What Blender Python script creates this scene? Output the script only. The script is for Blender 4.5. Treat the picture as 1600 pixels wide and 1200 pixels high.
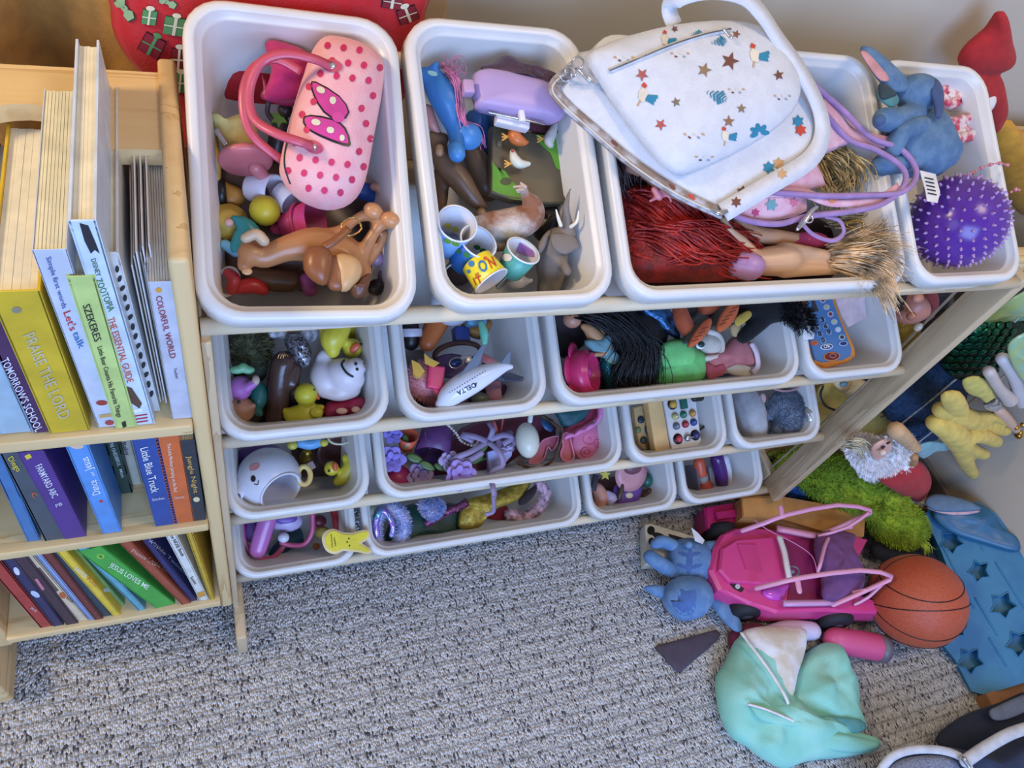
import bpy, bmesh, math, random
from mathutils import Vector, Matrix, Euler, noise
from mathutils.bvhtree import BVHTree

SC = bpy.context.scene
COL = SC.collection
V3 = Vector
for o in list(bpy.data.objects):
    bpy.data.objects.remove(o)

# ---------------------------------------------------------------- camera, world, lights, exposure
FPX = 1176.93
cd = bpy.data.cameras.new('camera')
cd.sensor_width = 36.0
cd.lens = FPX / 1600 * 36.0
cd.clip_start = 0.02
cam = bpy.data.objects.new('camera', cd)
COL.objects.link(cam)
CAMLOC = V3((0.0159, -0.4310, 1.2787))
CAMROT = Euler((0.6367, -0.2485, -0.2850), 'XYZ')
cam.location = CAMLOC
cam.rotation_euler = CAMROT
SC.camera = cam

w = bpy.data.worlds.new('world')
SC.world = w
w.use_nodes = True
w.node_tree.nodes['Background'].inputs[0].default_value = (0.80, 0.86, 1.0, 1)
w.node_tree.nodes['Background'].inputs[1].default_value = 0.22


def area(name, loc, target, size, size_y, power, color):
    ld = bpy.data.lights.new(name, 'AREA')
    ld.shape = 'RECTANGLE'
    ld.size = size
    ld.size_y = size_y
    ld.energy = power
    ld.color = color
    o = bpy.data.objects.new(name, ld)
    COL.objects.link(o)
    o.location = loc
    o.rotation_euler = (V3(target) - V3(loc)).to_track_quat('-Z', 'Y').to_euler()
    return o


area('window_daylight', (0.1, -2.15, 1.35), (0.35, 0.0, 0.25), 1.5, 1.2, 72, (0.33, 0.53, 1.0))
area('side_daylight', (-1.7, -1.3, 1.5), (0.4, 0.1, 0.6), 1.0, 1.2, 10, (0.60, 0.74, 1.0))
area('ceiling_lamp', (1.0, -0.5, 2.36), (1.0, -0.1, 0.0), 0.5, 0.5, 12, (1.0, 0.76, 0.50))
area('table_lamp', (-1.1, 0.1, 1.75), (-0.1, 0.1, 0.4), 0.25, 0.25, 17, (1.0, 0.76, 0.46))

SC.view_settings.view_transform = 'Standard'
SC.view_settings.look = 'None'
SC.view_settings.gamma = 1
SC.view_settings.exposure = -0.12
SC.view_settings.use_curve_mapping = False

# ---------------------------------------------------------------- picture planes (pixel -> point on a real plane)
_R = CAMROT.to_matrix()


def ray(px, py):
    return (_R @ V3(((px - 800) / FPX, -(py - 600) / FPX, -1.0)))


def plane(o, n):
    o = V3(o)
    n = V3(n).normalized()

    def f(px, py, h=0.0):
        r = ray(px, py)
        return CAMLOC + r * ((o + n * h - CAMLOC).dot(n) / r.dot(n))
    f.n = n
    f.o = o
    return f


def mpp(p):
    """metres per pixel at point p"""
    return -(_R.transposed() @ (V3(p) - CAMLOC)).z / FPX


TILT = math.radians(27.88)
UV_ = V3((1, 0, 0))
VV = V3((0, math.cos(TILT), math.sin(TILT)))
NV = V3((0, -math.sin(TILT), math.cos(TILT)))
ROWS = [(0.0, 0.76), (0.0163, 0.5387), (0.0252, 0.3232), (0.0233, 0.1209)]
R1, R2, R3, R4 = [plane((0, y, z), NV) for y, z in ROWS]
FL = plane((0, 0, 0), (0, 0, 1))


def YP(y):
    return plane((0, y, 0), (0, -1, 0))


def XP(x):
    return plane((x, 0, 0), (-1, 0, 0))


# ---------------------------------------------------------------- materials
_mc = {}


def s2l(c):
    return tuple(((x / 255) / 12.92 if x <= 10 else (((x / 255) + .055) / 1.055) ** 2.4) for x in c)


def M(c, kind='plastic', rough=None, c2=None, sc=None):
    if kind in ('plastic', 'fabric', 'velvet') and max(c) - min(c) > 40:
        gr = sum(c) / 3
        c = tuple(q * .88 + gr * .12 for q in c)
    key = (tuple(c), kind, rough, tuple(c2) if c2 else None, sc)
    if key in _mc:
        return _mc[key]
    m = bpy.data.materials.new('%s_%d_%d_%d' % ((kind,) + tuple(int(q) for q in c)))
    _mc[key] = m
    m.use_nodes = True
    nt = m.node_tree
    b = nt.nodes['Principled BSDF']
    N = nt.nodes.new
    L = nt.links.new
    base = s2l(c) + (1,)
    b.inputs['Base Color'].default_value = base
    tc = N('ShaderNodeTexCoord')
    dr, ds, var, bump, bs = {'plastic': (.38, 18, .015, 0, 60), 'fabric': (.85, 60, .06, .25, 500), 'fur': (.95, 90, .3, .6, 260),
                             'wood': (.5, 9, .2, .05, 80), 'metal': (.25, 20, .1, 0, 50), 'glass': (.15, 10, .1, 0, 50),
                             'paper': (.6, 40, .05, .03, 90), 'skin': (.45, 20, .05, .01, 60), 'hair': (.45, 60, .35, .4, 300),
                             'foil': (.25, 40, .5, .8, 90), 'wall': (.9, 3, .02, .05, 150), 'velvet': (.8, 30, .2, .2, 200)}[kind]
    b.inputs['Roughness'].default_value = dr if rough is None else rough
    if kind in ('fabric', 'fur', 'velvet') and 'Sheen Weight' in b.inputs:
        b.inputs['Sheen Weight'].default_value = .08
    if kind == 'metal':
        b.inputs['Metallic'].default_value = .9
    if kind == 'foil':
        b.inputs['Metallic'].default_value = .6
    if kind == 'glass':
        b.inputs['Transmission Weight'].default_value = .35
    n = N('ShaderNodeTexNoise')
    n.inputs['Scale'].default_value = sc or ds
    n.inputs['Detail'].default_value = 4
    L(tc.outputs['Object'], n.inputs['Vector'])
    mx = N('ShaderNodeMix')
    mx.data_type = 'RGBA'
    k2 = tuple(c2) if c2 else tuple(max(0, q * (1 - var * 1.3)) for q in c)
    k1 = tuple(c) if c2 else tuple(min(255, q * (1 + var * .5)) for q in c)
    mx.inputs[6].default_value = s2l(k1) + (1,)
    mx.inputs[7].default_value = s2l(k2) + (1,)
    rp = N('ShaderNodeValToRGB')
    rp.color_ramp.elements[0].position = .4 if c2 else .35
    rp.color_ramp.elements[1].position = .56 if c2 else .65
    L(n.outputs['Fac'], rp.inputs['Fac'])
    L(rp.outputs['Color'], mx.inputs[0])
    L(mx.outputs[2], b.inputs['Base Color'])
    if bump:
        n2 = N('ShaderNodeTexNoise')
        n2.inputs['Scale'].default_value = bs
        n2.inputs['Detail'].default_value = 3
        L(tc.outputs['Object'], n2.inputs['Vector'])
        bp = N('ShaderNodeBump')
        bp.inputs['Strength'].default_value = bump
        bp.inputs['Distance'].default_value = .003
        L(n2.outputs['Fac'], bp.inputs['Height'])
        L(bp.outputs['Normal'], b.inputs['Normal'])
    return m


def wood_mat(axis, c1=(226, 196, 142), c2=(198, 160, 104), scale=1.0):
    m = bpy.data.materials.new('pine_wood')
    m.use_nodes = True
    nt = m.node_tree
    b = nt.nodes['Principled BSDF']
    N = nt.nodes.new
    L = nt.links.new
    tc = N('ShaderNodeTexCoord')
    mp = N('ShaderNodeMapping')
    s = [22 * scale] * 3
    s['XYZ'.index(axis)] = 1.6 * scale
    mp.inputs['Scale'].default_value = s
    L(tc.outputs['Object'], mp.inputs['Vector'])
    n = N('ShaderNodeTexNoise')
    n.inputs['Scale'].default_value = 1.6
    n.inputs['Detail'].default_value = 6
    n.inputs['Distortion'].default_value = .5
    L(mp.outputs['Vector'], n.inputs['Vector'])
    ml = N('ShaderNodeMath')
    ml.operation = 'MULTIPLY'
    ml.inputs[1].default_value = 3.2
    L(n.outputs['Fac'], ml.inputs[0])
    fr = N('ShaderNodeMath')
    fr.operation = 'FRACT'
    L(ml.outputs[0], fr.inputs[0])
    rp = N('ShaderNodeValToRGB')
    e = rp.color_ramp.elements
    e[0].position = 0
    e[0].color = s2l(c1) + (1,)
    e[1].position = 1
    e[1].color = s2l(c2) + (1,)
    e2 = e.new(.72)
    e2.color = s2l(tuple((a * .75 + b_ * .25) for a, b_ in zip(c1, c2))) + (1,)
    L(fr.outputs[0], rp.inputs['Fac'])
    L(rp.outputs['Color'], b.inputs['Base Color'])
    b.inputs['Roughness'].default_value = .5
    return m


WX = wood_mat('X')
WY = wood_mat('Y')
WZ = wood_mat('Z')
WG = wood_mat('Z', (205, 182, 146), (176, 150, 114))
WXG = wood_mat('X', (226, 210, 180), (196, 176, 142))


# ---------------------------------------------------------------- geometry container (world coordinates)
class G:
    def __init__(s, v=None, f=None, smooth=True):
        s.v = [V3(a) for a in (v or [])]
        s.f = [tuple(a) for a in (f or [])]
        s.smooth = smooth

    def __iadd__(s, o):
        n = len(s.v)
        s.v += [a.copy() for a in o.v]
        s.f += [tuple(i + n for i in a) for a in o.f]
        return s

    def __add__(s, o):
        r = G(s.v, s.f, s.smooth)
        r += o
        return r

    def bvh(s):
        return BVHTree.FromPolygons([tuple(a) for a in s.v], s.f)

    def tf(s, mat):
        s.v = [mat @ a for a in s.v]
        return s


def gsum(lst):
    r = G()
    for a in lst:
        r += a
    r.smooth = lst[0].smooth
    return r


def frame(t, up=None):
    t = V3(t).normalized()
    up = V3(up) if up is not None else V3((0, 0, 1))
    if abs(t.dot(up.normalized())) > .97:
        up = V3((0.13, 1, 0.2))
    a = up.cross(t).normalized()
    b = t.cross(a).normalized()
    return a, b


def crom(P, n=4, closed=False):
    P = [V3(p) for p in P]
    if len(P) < 3 and not closed:
        return [P[0].lerp(P[-1], i / n) for i in range(n + 1)]
    out = []
    m = len(P)
    rng = range(m) if closed else range(m - 1)
    for i in rng:
        if closed:
            a, b, c, d = P[(i - 1) % m], P[i], P[(i + 1) % m], P[(i + 2) % m]
        else:
            a, b, c, d = P[max(i - 1, 0)], P[i], P[i + 1], P[min(i + 2, m - 1)]
        for k in range(n):
            t = k / n
            out.append(.5 * ((2 * b) + (c - a) * t + (2 * a - 5 * b + 4 * c - d) * t * t + (3 * b - a - 3 * c + d) * t ** 3))
    if not closed:
        out.append(P[-1])
    return out


def tube(P, R, seg=10, sub=4, flat=1.0, up=None, caps=True, closed=False, round_ends=True):
    """swept tube with interpolated radii; flat squashes it along `up`"""
    if not isinstance(R, (list, tuple)):
        R = [R] * len(P)
    q = crom([V3((p[0], p[1], p[2])) for p in P], sub, closed)
    if closed:
        RR = [R[(i // sub) % len(R)] * (1 - (i % sub) / sub) + R[(i // sub + 1) % len(R)] * ((i % sub) / sub) for i in range(len(q))]
    elif len(P) == 2:
        RR = [R[0] + (R[1] - R[0]) * i / sub for i in range(len(q))]
    else:
        rr = crom([V3((r, 0, 0)) for r in R], sub)
        RR = [max(1e-5, a.x) for a in rr]
    if round_ends and caps and not closed:
        t0 = (q[0] - q[1]).normalized()
        t1 = (q[-1] - q[-2]).normalized()
        pre, prr, post, por = [], [], [], []
        for a in (85, 60, 30):
            an = math.radians(a)
            pre.append(q[0] + t0 * RR[0] * math.sin(an))
            prr.append(RR[0] * math.cos(an))
        for a in (30, 60, 85):
            an = math.radians(a)
            post.append(q[-1] + t1 * RR[-1] * math.sin(an))
            por.append(RR[-1] * math.cos(an))
        q = pre + q + post
        RR = prr + RR + por
    g = G()
    n = len(q)
    a = b = None
    for i in range(n):
        if closed:
            t = q[(i + 1) % n] - q[i - 1]
        else:
            t = q[min(i + 1, n - 1)] - q[max(i - 1, 0)]
        if t.length < 1e-9:
            t = V3((0, 0, 1))
        t.normalize()
        if up is not None or a is None:
            a, b = frame(t, up)
        else:
            a = (a - t * a.dot(t)).normalized()
            b = t.cross(a)
        for k in range(seg):
            an = 2 * math.pi * k / seg
            g.v.append(q[i] + a * (math.cos(an) * RR[i]) + b * (math.sin(an) * RR[i] * flat))
    for i in range(n if closed else n - 1):
        j = (i + 1) % n
        for k in range(seg):
            l = (k + 1) % seg
            g.f.append((i * seg + k, i * seg + l, j * seg + l, j * seg + k))
    if caps and not closed:
        g.f.append(tuple(reversed(range(seg))))
        g.f.append(tuple((n - 1) * seg + k for k in range(seg)))
    return g


def K(pl, L, dz=0):
    """[(px,py,h,radius_px)] -> points, radii in metres"""
    P, R = [], []
    for a in L:
        p = pl(a[0], a[1], a[2] + dz)
        P.append(p)
        R.append((a[3] if len(a) > 3 else 5) * mpp(p))
    return P, R


def lim(pl, L, seg=10, sub=4, flat=1.0, up=None, dz=0, **k):
    P, R = K(pl, L, dz)
    if len(P) == 1:
        return ball(P[0], R[0])
    return tube(P, R, seg, sub, flat, up, **k)


def ball(c, r, ax=None, seg=16, rings=10):
    """ellipsoid; ax = (a,b,c) axes"""
    if not isinstance(r, (tuple, list)):
        r = (r, r, r)
    if ax is None:
        ax = (V3((1, 0, 0)), V3((0, 1, 0)), V3((0, 0, 1)))
    c = V3(c)
    g = G()
    g.v.append(c + ax[2] * r[2])
    for i in range(1, rings):
        th = math.pi * i / rings
        for k in range(seg):
            p = 2 * math.pi * k / seg
            g.v.append(c + ax[0] * (r[0] * math.sin(th) * math.cos(p)) + ax[1] * (r[1] * math.sin(th) * math.sin(p)) + ax[2] * (r[2] * math.cos(th)))
    g.v.append(c - ax[2] * r[2])
    for k in range(seg):
        l = (k + 1) % seg
        g.f.append((0, 1 + k, 1 + l))
        for i in range(rings - 2):
            a = 1 + i * seg
            g.f.append((a + k, a + seg + k, a + seg + l, a + l))
        e = 1 + (rings - 2) * seg
        g.f.append((e + k, len(g.v) - 1, e + l))
    return g


def bl(pl, px, py, h, r, ry=None, rh=None, ang=0, seg=16):
    """ball at pixel; r, ry in px, rh in px along the plane normal; ang turns it in the plane"""
    p = pl(px, py, h)
    s = mpp(p)
    n = pl.n
    a = (pl(px + math.cos(math.radians(ang)) * 10, py + math.sin(math.radians(ang)) * 10, h) - p).normalized()
    b = n.cross(a)
    return ball(p, (r * s, (ry or r) * s, (rh or min(r, ry or r)) * s), (a, b, n), seg)


def lathe(prof, c, axis, seg=24, up=None):
    """profile [(r,h)] around axis from c"""
    c = V3(c)
    t = V3(axis).normalized()
    a, b = frame(t, up)
    g = G()
    for r, h in prof:
        for k in range(seg):
            an = 2 * math.pi * k / seg
            g.v.append(c + t * h + (a * math.cos(an) + b * math.sin(an)) * max(r, 1e-5))
    for i in range(len(prof) - 1):
        for k in range(seg):
            l = (k + 1) % seg
            g.f.append((i * seg + k, i * seg + l, (i + 1) * seg + l, (i + 1) * seg + k))
    if prof[0][0] > 1e-4:
        pass
    return g


def cupg(p0, p1, r0, r1, wall=.0015, seg=24, closed0=True):
    """open cup from bottom p0 (radius r0) to rim p1 (radius r1)"""
    p0, p1 = V3(p0), V3(p1)
    L = (p1 - p0).length
    pr = [(0, 0), (r0 * .96, 0), (r0, wall), (r1, L), (r1 - wall, L), (r0 - wall, wall * 2), (0, wall * 2)]
    if not closed0:
        pr = [(r0, 0), (r1, L), (r1 - wall, L), (r0 - wall, 0), (r0, 0)]
    return lathe(pr, p0, p1 - p0, seg)


def prism(pts, n, th, smooth=False, bev=0.0):
    """polygon extruded by th along -n (pts are the top face)"""
    n = V3(n).normalized()
    pts = [V3(p) for p in pts]
    nn = V3((0, 0, 0))
    for i in range(len(pts)):
        nn += (pts[i] - pts[0]).cross(pts[(i + 1) % len(pts)] - pts[0])
    if nn.dot(n) < 0:
        pts.reverse()
    m = len(pts)
    if bev > 0:
        cen = sum(pts, V3()) / m
        inner = []
        for p in pts:
            d = cen - p
            inner.append(p + d.normalized() * min(bev, d.length * .5))
        g = G(inner + [p - n * bev for p in pts] + [p - n * th for p in pts], [tuple(range(m))], smooth)
        for L0 in (0, 1):
            for i in range(m):
                j = (i + 1) % m
                g.f.append((L0 * m + i, (L0 + 1) * m + i, (L0 + 1) * m + j, L0 * m + j))
        g.f.append(tuple(2 * m + i for i in reversed(range(m))))
        return g
    g = G(pts + [p - n * th for p in pts], [tuple(range(m)), tuple(m + i for i in reversed(range(m)))], smooth)
    for i in range(m):
        j = (i + 1) % m
        g.f.append((i, m + i, m + j, j))
    return g


def pz(pl, pts, h, th, bev=0.0, sm=0):
    P = [pl(a, b, h) for a, b in pts]
    if sm:
        P = crom(P, sm, True)
    return prism(P, pl.n, th, bool(sm) and bev > 0, bev)


def pillow(P, n, ht, hb, rings=6, sm=3, wr=0.0, ws=30.0, pw=.5, c=None, seed=0):
    """puffy star-shaped cushion on outline P"""
    n = V3(n).normalized()
    P = [V3(p) for p in P]
    if sm:
        P = crom(P, sm, True)
    nn = V3((0, 0, 0))
    for i in range(len(P)):
        nn += (P[i] - P[0]).cross(P[(i + 1) % len(P)] - P[0])
    if nn.dot(n) < 0:
        P.reverse()
    m = len(P)
    c = V3(c) if c is not None else sum(P, V3()) / m
    g = G()

    def ring(s, side, H):
        o = len(g.v)
        z = H * (max(0, 1 - s ** 2.4)) ** pw
        for p in P:
            q = c.lerp(p, s)
            e = 0
            if wr:
                e = wr * (noise.noise(q * ws + V3((seed, 0, 0))) + .5 * noise.noise(q * ws * 2.3 + V3((seed, 5, 0)))) * (1 - s ** 4 * .7)
            g.v.append(q + n * (side * z + e * (1 if side >= 0 else .3)))
        return o
    ss = [1 - (i / rings) ** 1.4 for i in range(rings)]
    base = ring(1.0, 0, 0)
    prev = base
    for s in ss[1:]:
        o = ring(s, 1, ht)
        for i in range(m):
            j = (i + 1) % m
            g.f.append((prev + i, prev + j, o + j, o + i))
        prev = o
    g.v.append(c + n * (ht + (wr * noise.noise(c * ws + V3((seed, 0, 0))) if wr else 0)))
    for i in range(m):
        g.f.append((prev + i, prev + (i + 1) % m, len(g.v) - 1))
    prev = base
    for s in (ss[1:] if rings < 4 else ss[1::2]):
        o = ring(s, -1, hb)
        for i in range(m):
            j = (i + 1) % m
            g.f.append((prev + j, prev + i, o + i, o + j))
        prev = o
    g.v.append(c - n * hb)
    for i in range(m):
        g.f.append((prev + (i + 1) % m, prev + i, len(g.v) - 1))
    return g


def pw(pl, pts, h, ht, hb, **k):
    """pillow at pixel outline; h plane of the outline, ht/hb metres above/below"""
    if 'c' in k and len(k['c']) == 2:
        k['c'] = pl(k['c'][0], k['c'][1], h)
    return pillow([pl(a[0], a[1], h + (a[2] if len(a) > 2 else 0)) for a in pts], pl.n, ht, hb, **k)


def strap(P, w, th, n, sub=5, closed=False, smooth=True):
    """flat ribbon along P, width w, thickness th, facing n (vector or list of vectors)"""
    q = crom(P, sub, closed)
    g = G(smooth=smooth)
    m = len(q)
    for i in range(m):
        t = (q[(i + 1) % m] - q[i - 1]) if closed else (q[min(i + 1, m - 1)] - q[max(i - 1, 0)])
        t.normalize()
        nn = V3(n) if not isinstance(n, list) else V3(n[min(i // sub, len(n) - 1)]).lerp(V3(n[min(i // sub + 1, len(n) - 1)]), (i % sub) / sub)
        s = t.cross(nn).normalized()
        u = s.cross(t).normalized()
        W = w if not isinstance(w, list) else w[min(i // sub, len(w) - 1)]
        g.v += [q[i] + s * W / 2 + u * th / 2, q[i] - s * W / 2 + u * th / 2, q[i] - s * W / 2 - u * th / 2, q[i] + s * W / 2 - u * th / 2]
    for i in range(m if closed else m - 1):
        j = (i + 1) % m
        for k in range(4):
            l = (k + 1) % 4
            g.f.append((i * 4 + k, j * 4 + k, j * 4 + l, i * 4 + l))
    if not closed:
        g.f += [(0, 1, 2, 3), ((m - 1) * 4 + 3, (m - 1) * 4 + 2, (m - 1) * 4 + 1, (m - 1) * 4)]
    return g


def box(c, s, ax=None, bev=0.0):
    """box centred at c, full sizes s, axes ax"""
    if ax is None:
        ax = (V3((1, 0, 0)), V3((0, 1, 0)), V3((0, 0, 1)))
    c = V3(c)
    X, Y, Z = [V3(a).normalized() for a in ax]
    if bev <= 0:
        g = G(smooth=False)
        for k in (-1, 1):
            for j, i in ((-1, -1), (-1, 1), (1, 1), (1, -1)):
                g.v.append(c + X * (i * s[0] / 2) + Y * (j * s[1] / 2) + Z * (k * s[2] / 2))
        g.f = [(3, 2, 1, 0), (4, 5, 6, 7), (0, 1, 5, 4), (1, 2, 6, 5), (2, 3, 7, 6), (3, 0, 4, 7)]
        return g
    bm = bmesh.new()
    bmesh.ops.create_cube(bm, size=1)
    bmesh.ops.scale(bm, vec=s, verts=bm.verts)
    bmesh.ops.bevel(bm, geom=list(bm.edges), offset=min(bev, min(s) * .49), segments=3, profile=.5, affect='EDGES')
    bm.verts.index_update()
    g = G([c + X * v.co.x + Y * v.co.y + Z * v.co.z for v in bm.verts], [[v.index for v in f.verts] for f in bm.faces])
    bm.free()
    return g


def fuse(gs, vox=.003, it=4):
    """merge shapes into one continuous smooth surface"""
    g = gsum(gs)
    me = bpy.data.meshes.new('tmp')
    me.from_pydata([tuple(a) for a in g.v], [], g.f)
    o = bpy.data.objects.new('tmp', me)
    COL.objects.link(o)
    md = o.modifiers.new('r', 'REMESH')
    md.mode = 'VOXEL'
    md.voxel_size = vox
    ms = o.modifiers.new('s', 'SMOOTH')
    ms.iterations = it
    ms.factor = .5
    dg = bpy.context.evaluated_depsgraph_get()
    ev = o.evaluated_get(dg)
    m2 = ev.to_mesh()
    r = G([v.co.copy() for v in m2.vertices], [tuple(p.vertices) for p in m2.polygons])
    ev.to_mesh_clear()
    bpy.data.objects.remove(o)
    bpy.data.meshes.remove(me)
    return r


def cut(g, cutters):
    """real recesses: subtract the cutter shapes"""
    def ob(q):
        me = bpy.data.meshes.new('tmp')
        me.from_pydata([tuple(a) for a in q.v], [], q.f)
        o = bpy.data.objects.new('tmp', me)
        COL.objects.link(o)
        return o
    a, b = ob(g), ob(gsum(cutters))
    md = a.modifiers.new('b', 'BOOLEAN')
    md.operation = 'DIFFERENCE'
    md.solver = 'EXACT'
    md.object = b
    dg = bpy.context.evaluated_depsgraph_get()
    ev = a.evaluated_get(dg)
    m2 = ev.to_mesh()
    r = G([v.co.copy() for v in m2.vertices], [tuple(p.vertices) for p in m2.polygons], False)
    ev.to_mesh_clear()
    for o in (a, b):
        bpy.data.objects.remove(o)
    return r


def tufts(g, n, ln, wd, seed=1, bend=None, curl=.5, only=None):
    """thin fur blades standing on the surface of g"""
    rnd = random.Random(seed)
    tr = []
    cum = []
    tot = 0
    for f in g.f:
        for i in range(1, len(f) - 1):
            a, b, c = g.v[f[0]], g.v[f[i]], g.v[f[i + 1]]
            cr = (b - a).cross(c - a)
            ar = cr.length / 2
            if ar < 1e-10:
                continue
            nn = cr.normalized()
            if only is not None and nn.dot(only) < -.35:
                continue
            tot += ar
            cum.append(tot)
            tr.append((a, b, c, nn))
    import bisect
    o = G(smooth=False)
    bend = V3(bend) if bend is not None else V3((0, 0, 0))
    for _ in range(n):
        a, b, c, nn = tr[min(bisect.bisect(cum, rnd.random() * tot), len(tr) - 1)]
        u, v = rnd.random(), rnd.random()
        if u + v > 1:
            u, v = 1 - u, 1 - v
        p = a + (b - a) * u + (c - a) * v
        d = (nn + bend + V3((rnd.uniform(-1, 1), rnd.uniform(-1, 1), rnd.uniform(-1, 1))) * curl).normalized()
        s = d.cross(V3((rnd.uniform(-1, 1), rnd.uniform(-1, 1), rnd.uniform(-1, 1)))).normalized() * wd * .5
        l = ln * rnd.uniform(.6, 1.2)
        k = len(o.v)
        o.v += [p - s - nn * wd, p + s - nn * wd, p + d * l * .6 + s * .7 + nn * l * .1, p + (d + bend * .5).normalized() * l]
        o.f += [(k, k + 1, k + 2, k + 3)]
    return o


def strands(paths, r, n, spread, seed=1, sub=5, taper=.35):
    """bundle of hair strands following guide paths (world points)"""
    rnd = random.Random(seed)
    g = G()
    for P in paths:
        for _ in range(n):
            off = V3((rnd.gauss(0, 1), rnd.gauss(0, 1), rnd.gauss(0, 1))) * spread
            Q = []
            for i, p in enumerate(P):
                Q.append(V3(p) + off * (.6 + .8 * i / len(P)) + V3((rnd.gauss(0, 1), rnd.gauss(0, 1), rnd.gauss(0, 1))) * spread * .3)
            R = [r * (1 - (1 - taper) * i / (len(Q) - 1)) for i in range(len(Q))]
            g += tube(Q, R, seg=4, sub=sub, round_ends=False)
    return g


# ---------------------------------------------------------------- things
THINGS = []


class T:
    def __init__(s, name, label, cat, group=None, kind=None):
        s.name, s.label, s.cat, s.group, s.kind = name, label, cat, group, kind
        s.parts = []
        THINGS.append(s)

    def add(s, name, g, mat, parent=None, label=None, kind=None):
        s.parts.append(dict(name=name, g=g, mat=mat, parent=parent, label=label, kind=kind))
        return len(s.parts) - 1


def mkmesh(name, g, mat, off):
    me = bpy.data.meshes.new(name)
    me.from_pydata([tuple(a - off) for a in g.v], [], g.f)
    me.materials.append(mat)
    if g.smooth:
        me.shade_smooth()
    me.validate()
    return me


def finish():
    for t in THINGS:
        vs = [v for p in t.parts for v in p['g'].v]
        if not vs:
            continue
        off = V3(((min(v.x for v in vs) + max(v.x for v in vs)) / 2, (min(v.y for v in vs) + max(v.y for v in vs)) / 2, min(v.z for v in vs)))
        single = len(t.parts) == 1
        if single:
            p = t.parts[0]
            root = bpy.data.objects.new(t.name, mkmesh(t.name, p['g'], p['mat'], off))
        else:
            root = bpy.data.objects.new(t.name, None)
            root.empty_display_size = .02
        COL.objects.link(root)
        root.location = off
        if t.kind:
            root['kind'] = t.kind
        if t.label:
            root['label'] = t.label
        if t.cat:
            root['category'] = t.cat
        if t.group:
            root['group'] = t.group
        objs = []
        if not single:
            for p in t.parts:
                o = bpy.data.objects.new(p['name'], mkmesh(p['name'], p['g'], p['mat'], off))
                COL.objects.link(o)
                o.parent = root if p['parent'] is None else objs[p['parent']]
                if p['label']:
                    o['label'] = p['label']
                if p['kind']:
                    o['kind'] = p['kind']
                objs.append(o)
        t.root = root
    THINGS.clear()


def one(name, label, cat, g, mat, group=None, kind=None):
    t = T(name, label, cat, group, kind)
    t.add(name, g, mat)
    return t


def st(name, g, mat):
    t = T(name, None, None, None, 'structure')
    t.add(name, g, mat)
    return t


# ---------------------------------------------------------------- prints laid onto surfaces
def hit(bv, px, py, off=.0006):
    d = ray(px, py).normalized()
    loc, n, i, dist = bv.ray_cast(CAMLOC, d)
    if loc is None:
        return None
    if n.dot(d) > 0:
        n = -n
    return loc + n * off


def decal(bv, pts, rings=2, sm=0, off=.0006, c=None):
    """printed patch with outline pts (px) lying on the surface"""
    if sm:
        q = crom([V3((a, b, 0)) for a, b in pts], sm, True)
        pts = [(p.x, p.y) for p in q]
    m = len(pts)
    cx, cy = c or (sum(a for a, b in pts) / m, sum(b for a, b in pts) / m)
    g = G()
    h = hit(bv, cx, cy, off)
    if h is None:
        return G()
    g.v.append(h)
    for k in range(1, rings + 1):
        s = k / rings
        for a, b in pts:
            q = hit(bv, cx + (a - cx) * s, cy + (b - cy) * s, off)
            if q is None:
                return G()
            g.v.append(q)
    for i in range(m):
        j = (i + 1) % m
        g.f.append((0, 1 + i, 1 + j))
        for k in range(rings - 1):
            a = 1 + k * m
            g.f.append((a + i, a + m + i, a + m + j, a + j))
    return g


def ell(cx, cy, rx, ry=None, ang=0, n=14):
    ry = ry or rx
    ca, sa = math.cos(math.radians(ang)), math.sin(math.radians(ang))
    return [(cx + rx * math.cos(2 * math.pi * k / n) * ca - ry * math.sin(2 * math.pi * k / n) * sa,
             cy + rx * math.cos(2 * math.pi * k / n) * sa + ry * math.sin(2 * math.pi * k / n) * ca) for k in range(n)]


def star(cx, cy, r, r2, n=5, ang=-90):
    return [(cx + (r if k % 2 == 0 else r2) * math.cos(math.radians(ang + 180 * k / n)), cy + (r if k % 2 == 0 else r2) * math.sin(math.radians(ang + 180 * k / n))) for k in range(2 * n)]


def flat_text(s, bold=0.0):
    """2D text mesh scaled so that the cap height is about 1; returns verts, faces, width"""
    cu = bpy.data.curves.new('t', 'FONT')
    cu.body = s
    cu.size = 1.4
    cu.offset = bold
    cu.resolution_u = 2
    o = bpy.data.objects.new('t', cu)
    COL.objects.link(o)
    dg = bpy.context.evaluated_depsgraph_get()
    me = bpy.data.meshes.new_from_object(o.evaluated_get(dg))
    vs = [v.co.copy() for v in me.vertices]
    fs = [tuple(p.vertices) for p in me.polygons]
    bpy.data.objects.remove(o)
    bpy.data.meshes.remove(me)
    if not vs:
        return [], [], 1
    x0 = min(v.x for v in vs)
    x1 = max(v.x for v in vs)
    for v in vs:
        v.x -= x0
    return vs, fs, x1 - x0


def text3(s, o, right, upv, length, height, bold=0.0, off=None):
    """text on a flat face: starts at o, runs along right, letters stand along upv"""
    vs, fs, w_ = flat_text(s, bold)
    right = V3(right).normalized()
    upv = V3(upv).normalized()
    n = right.cross(upv)
    g = G(smooth=False)
    kx = length / w_
    for v in vs:
        g.v.append(V3(o) + right * (v.x * kx) + upv * (v.y * height) + n * (off or .0006))
    g.f = fs
    return g


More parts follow.
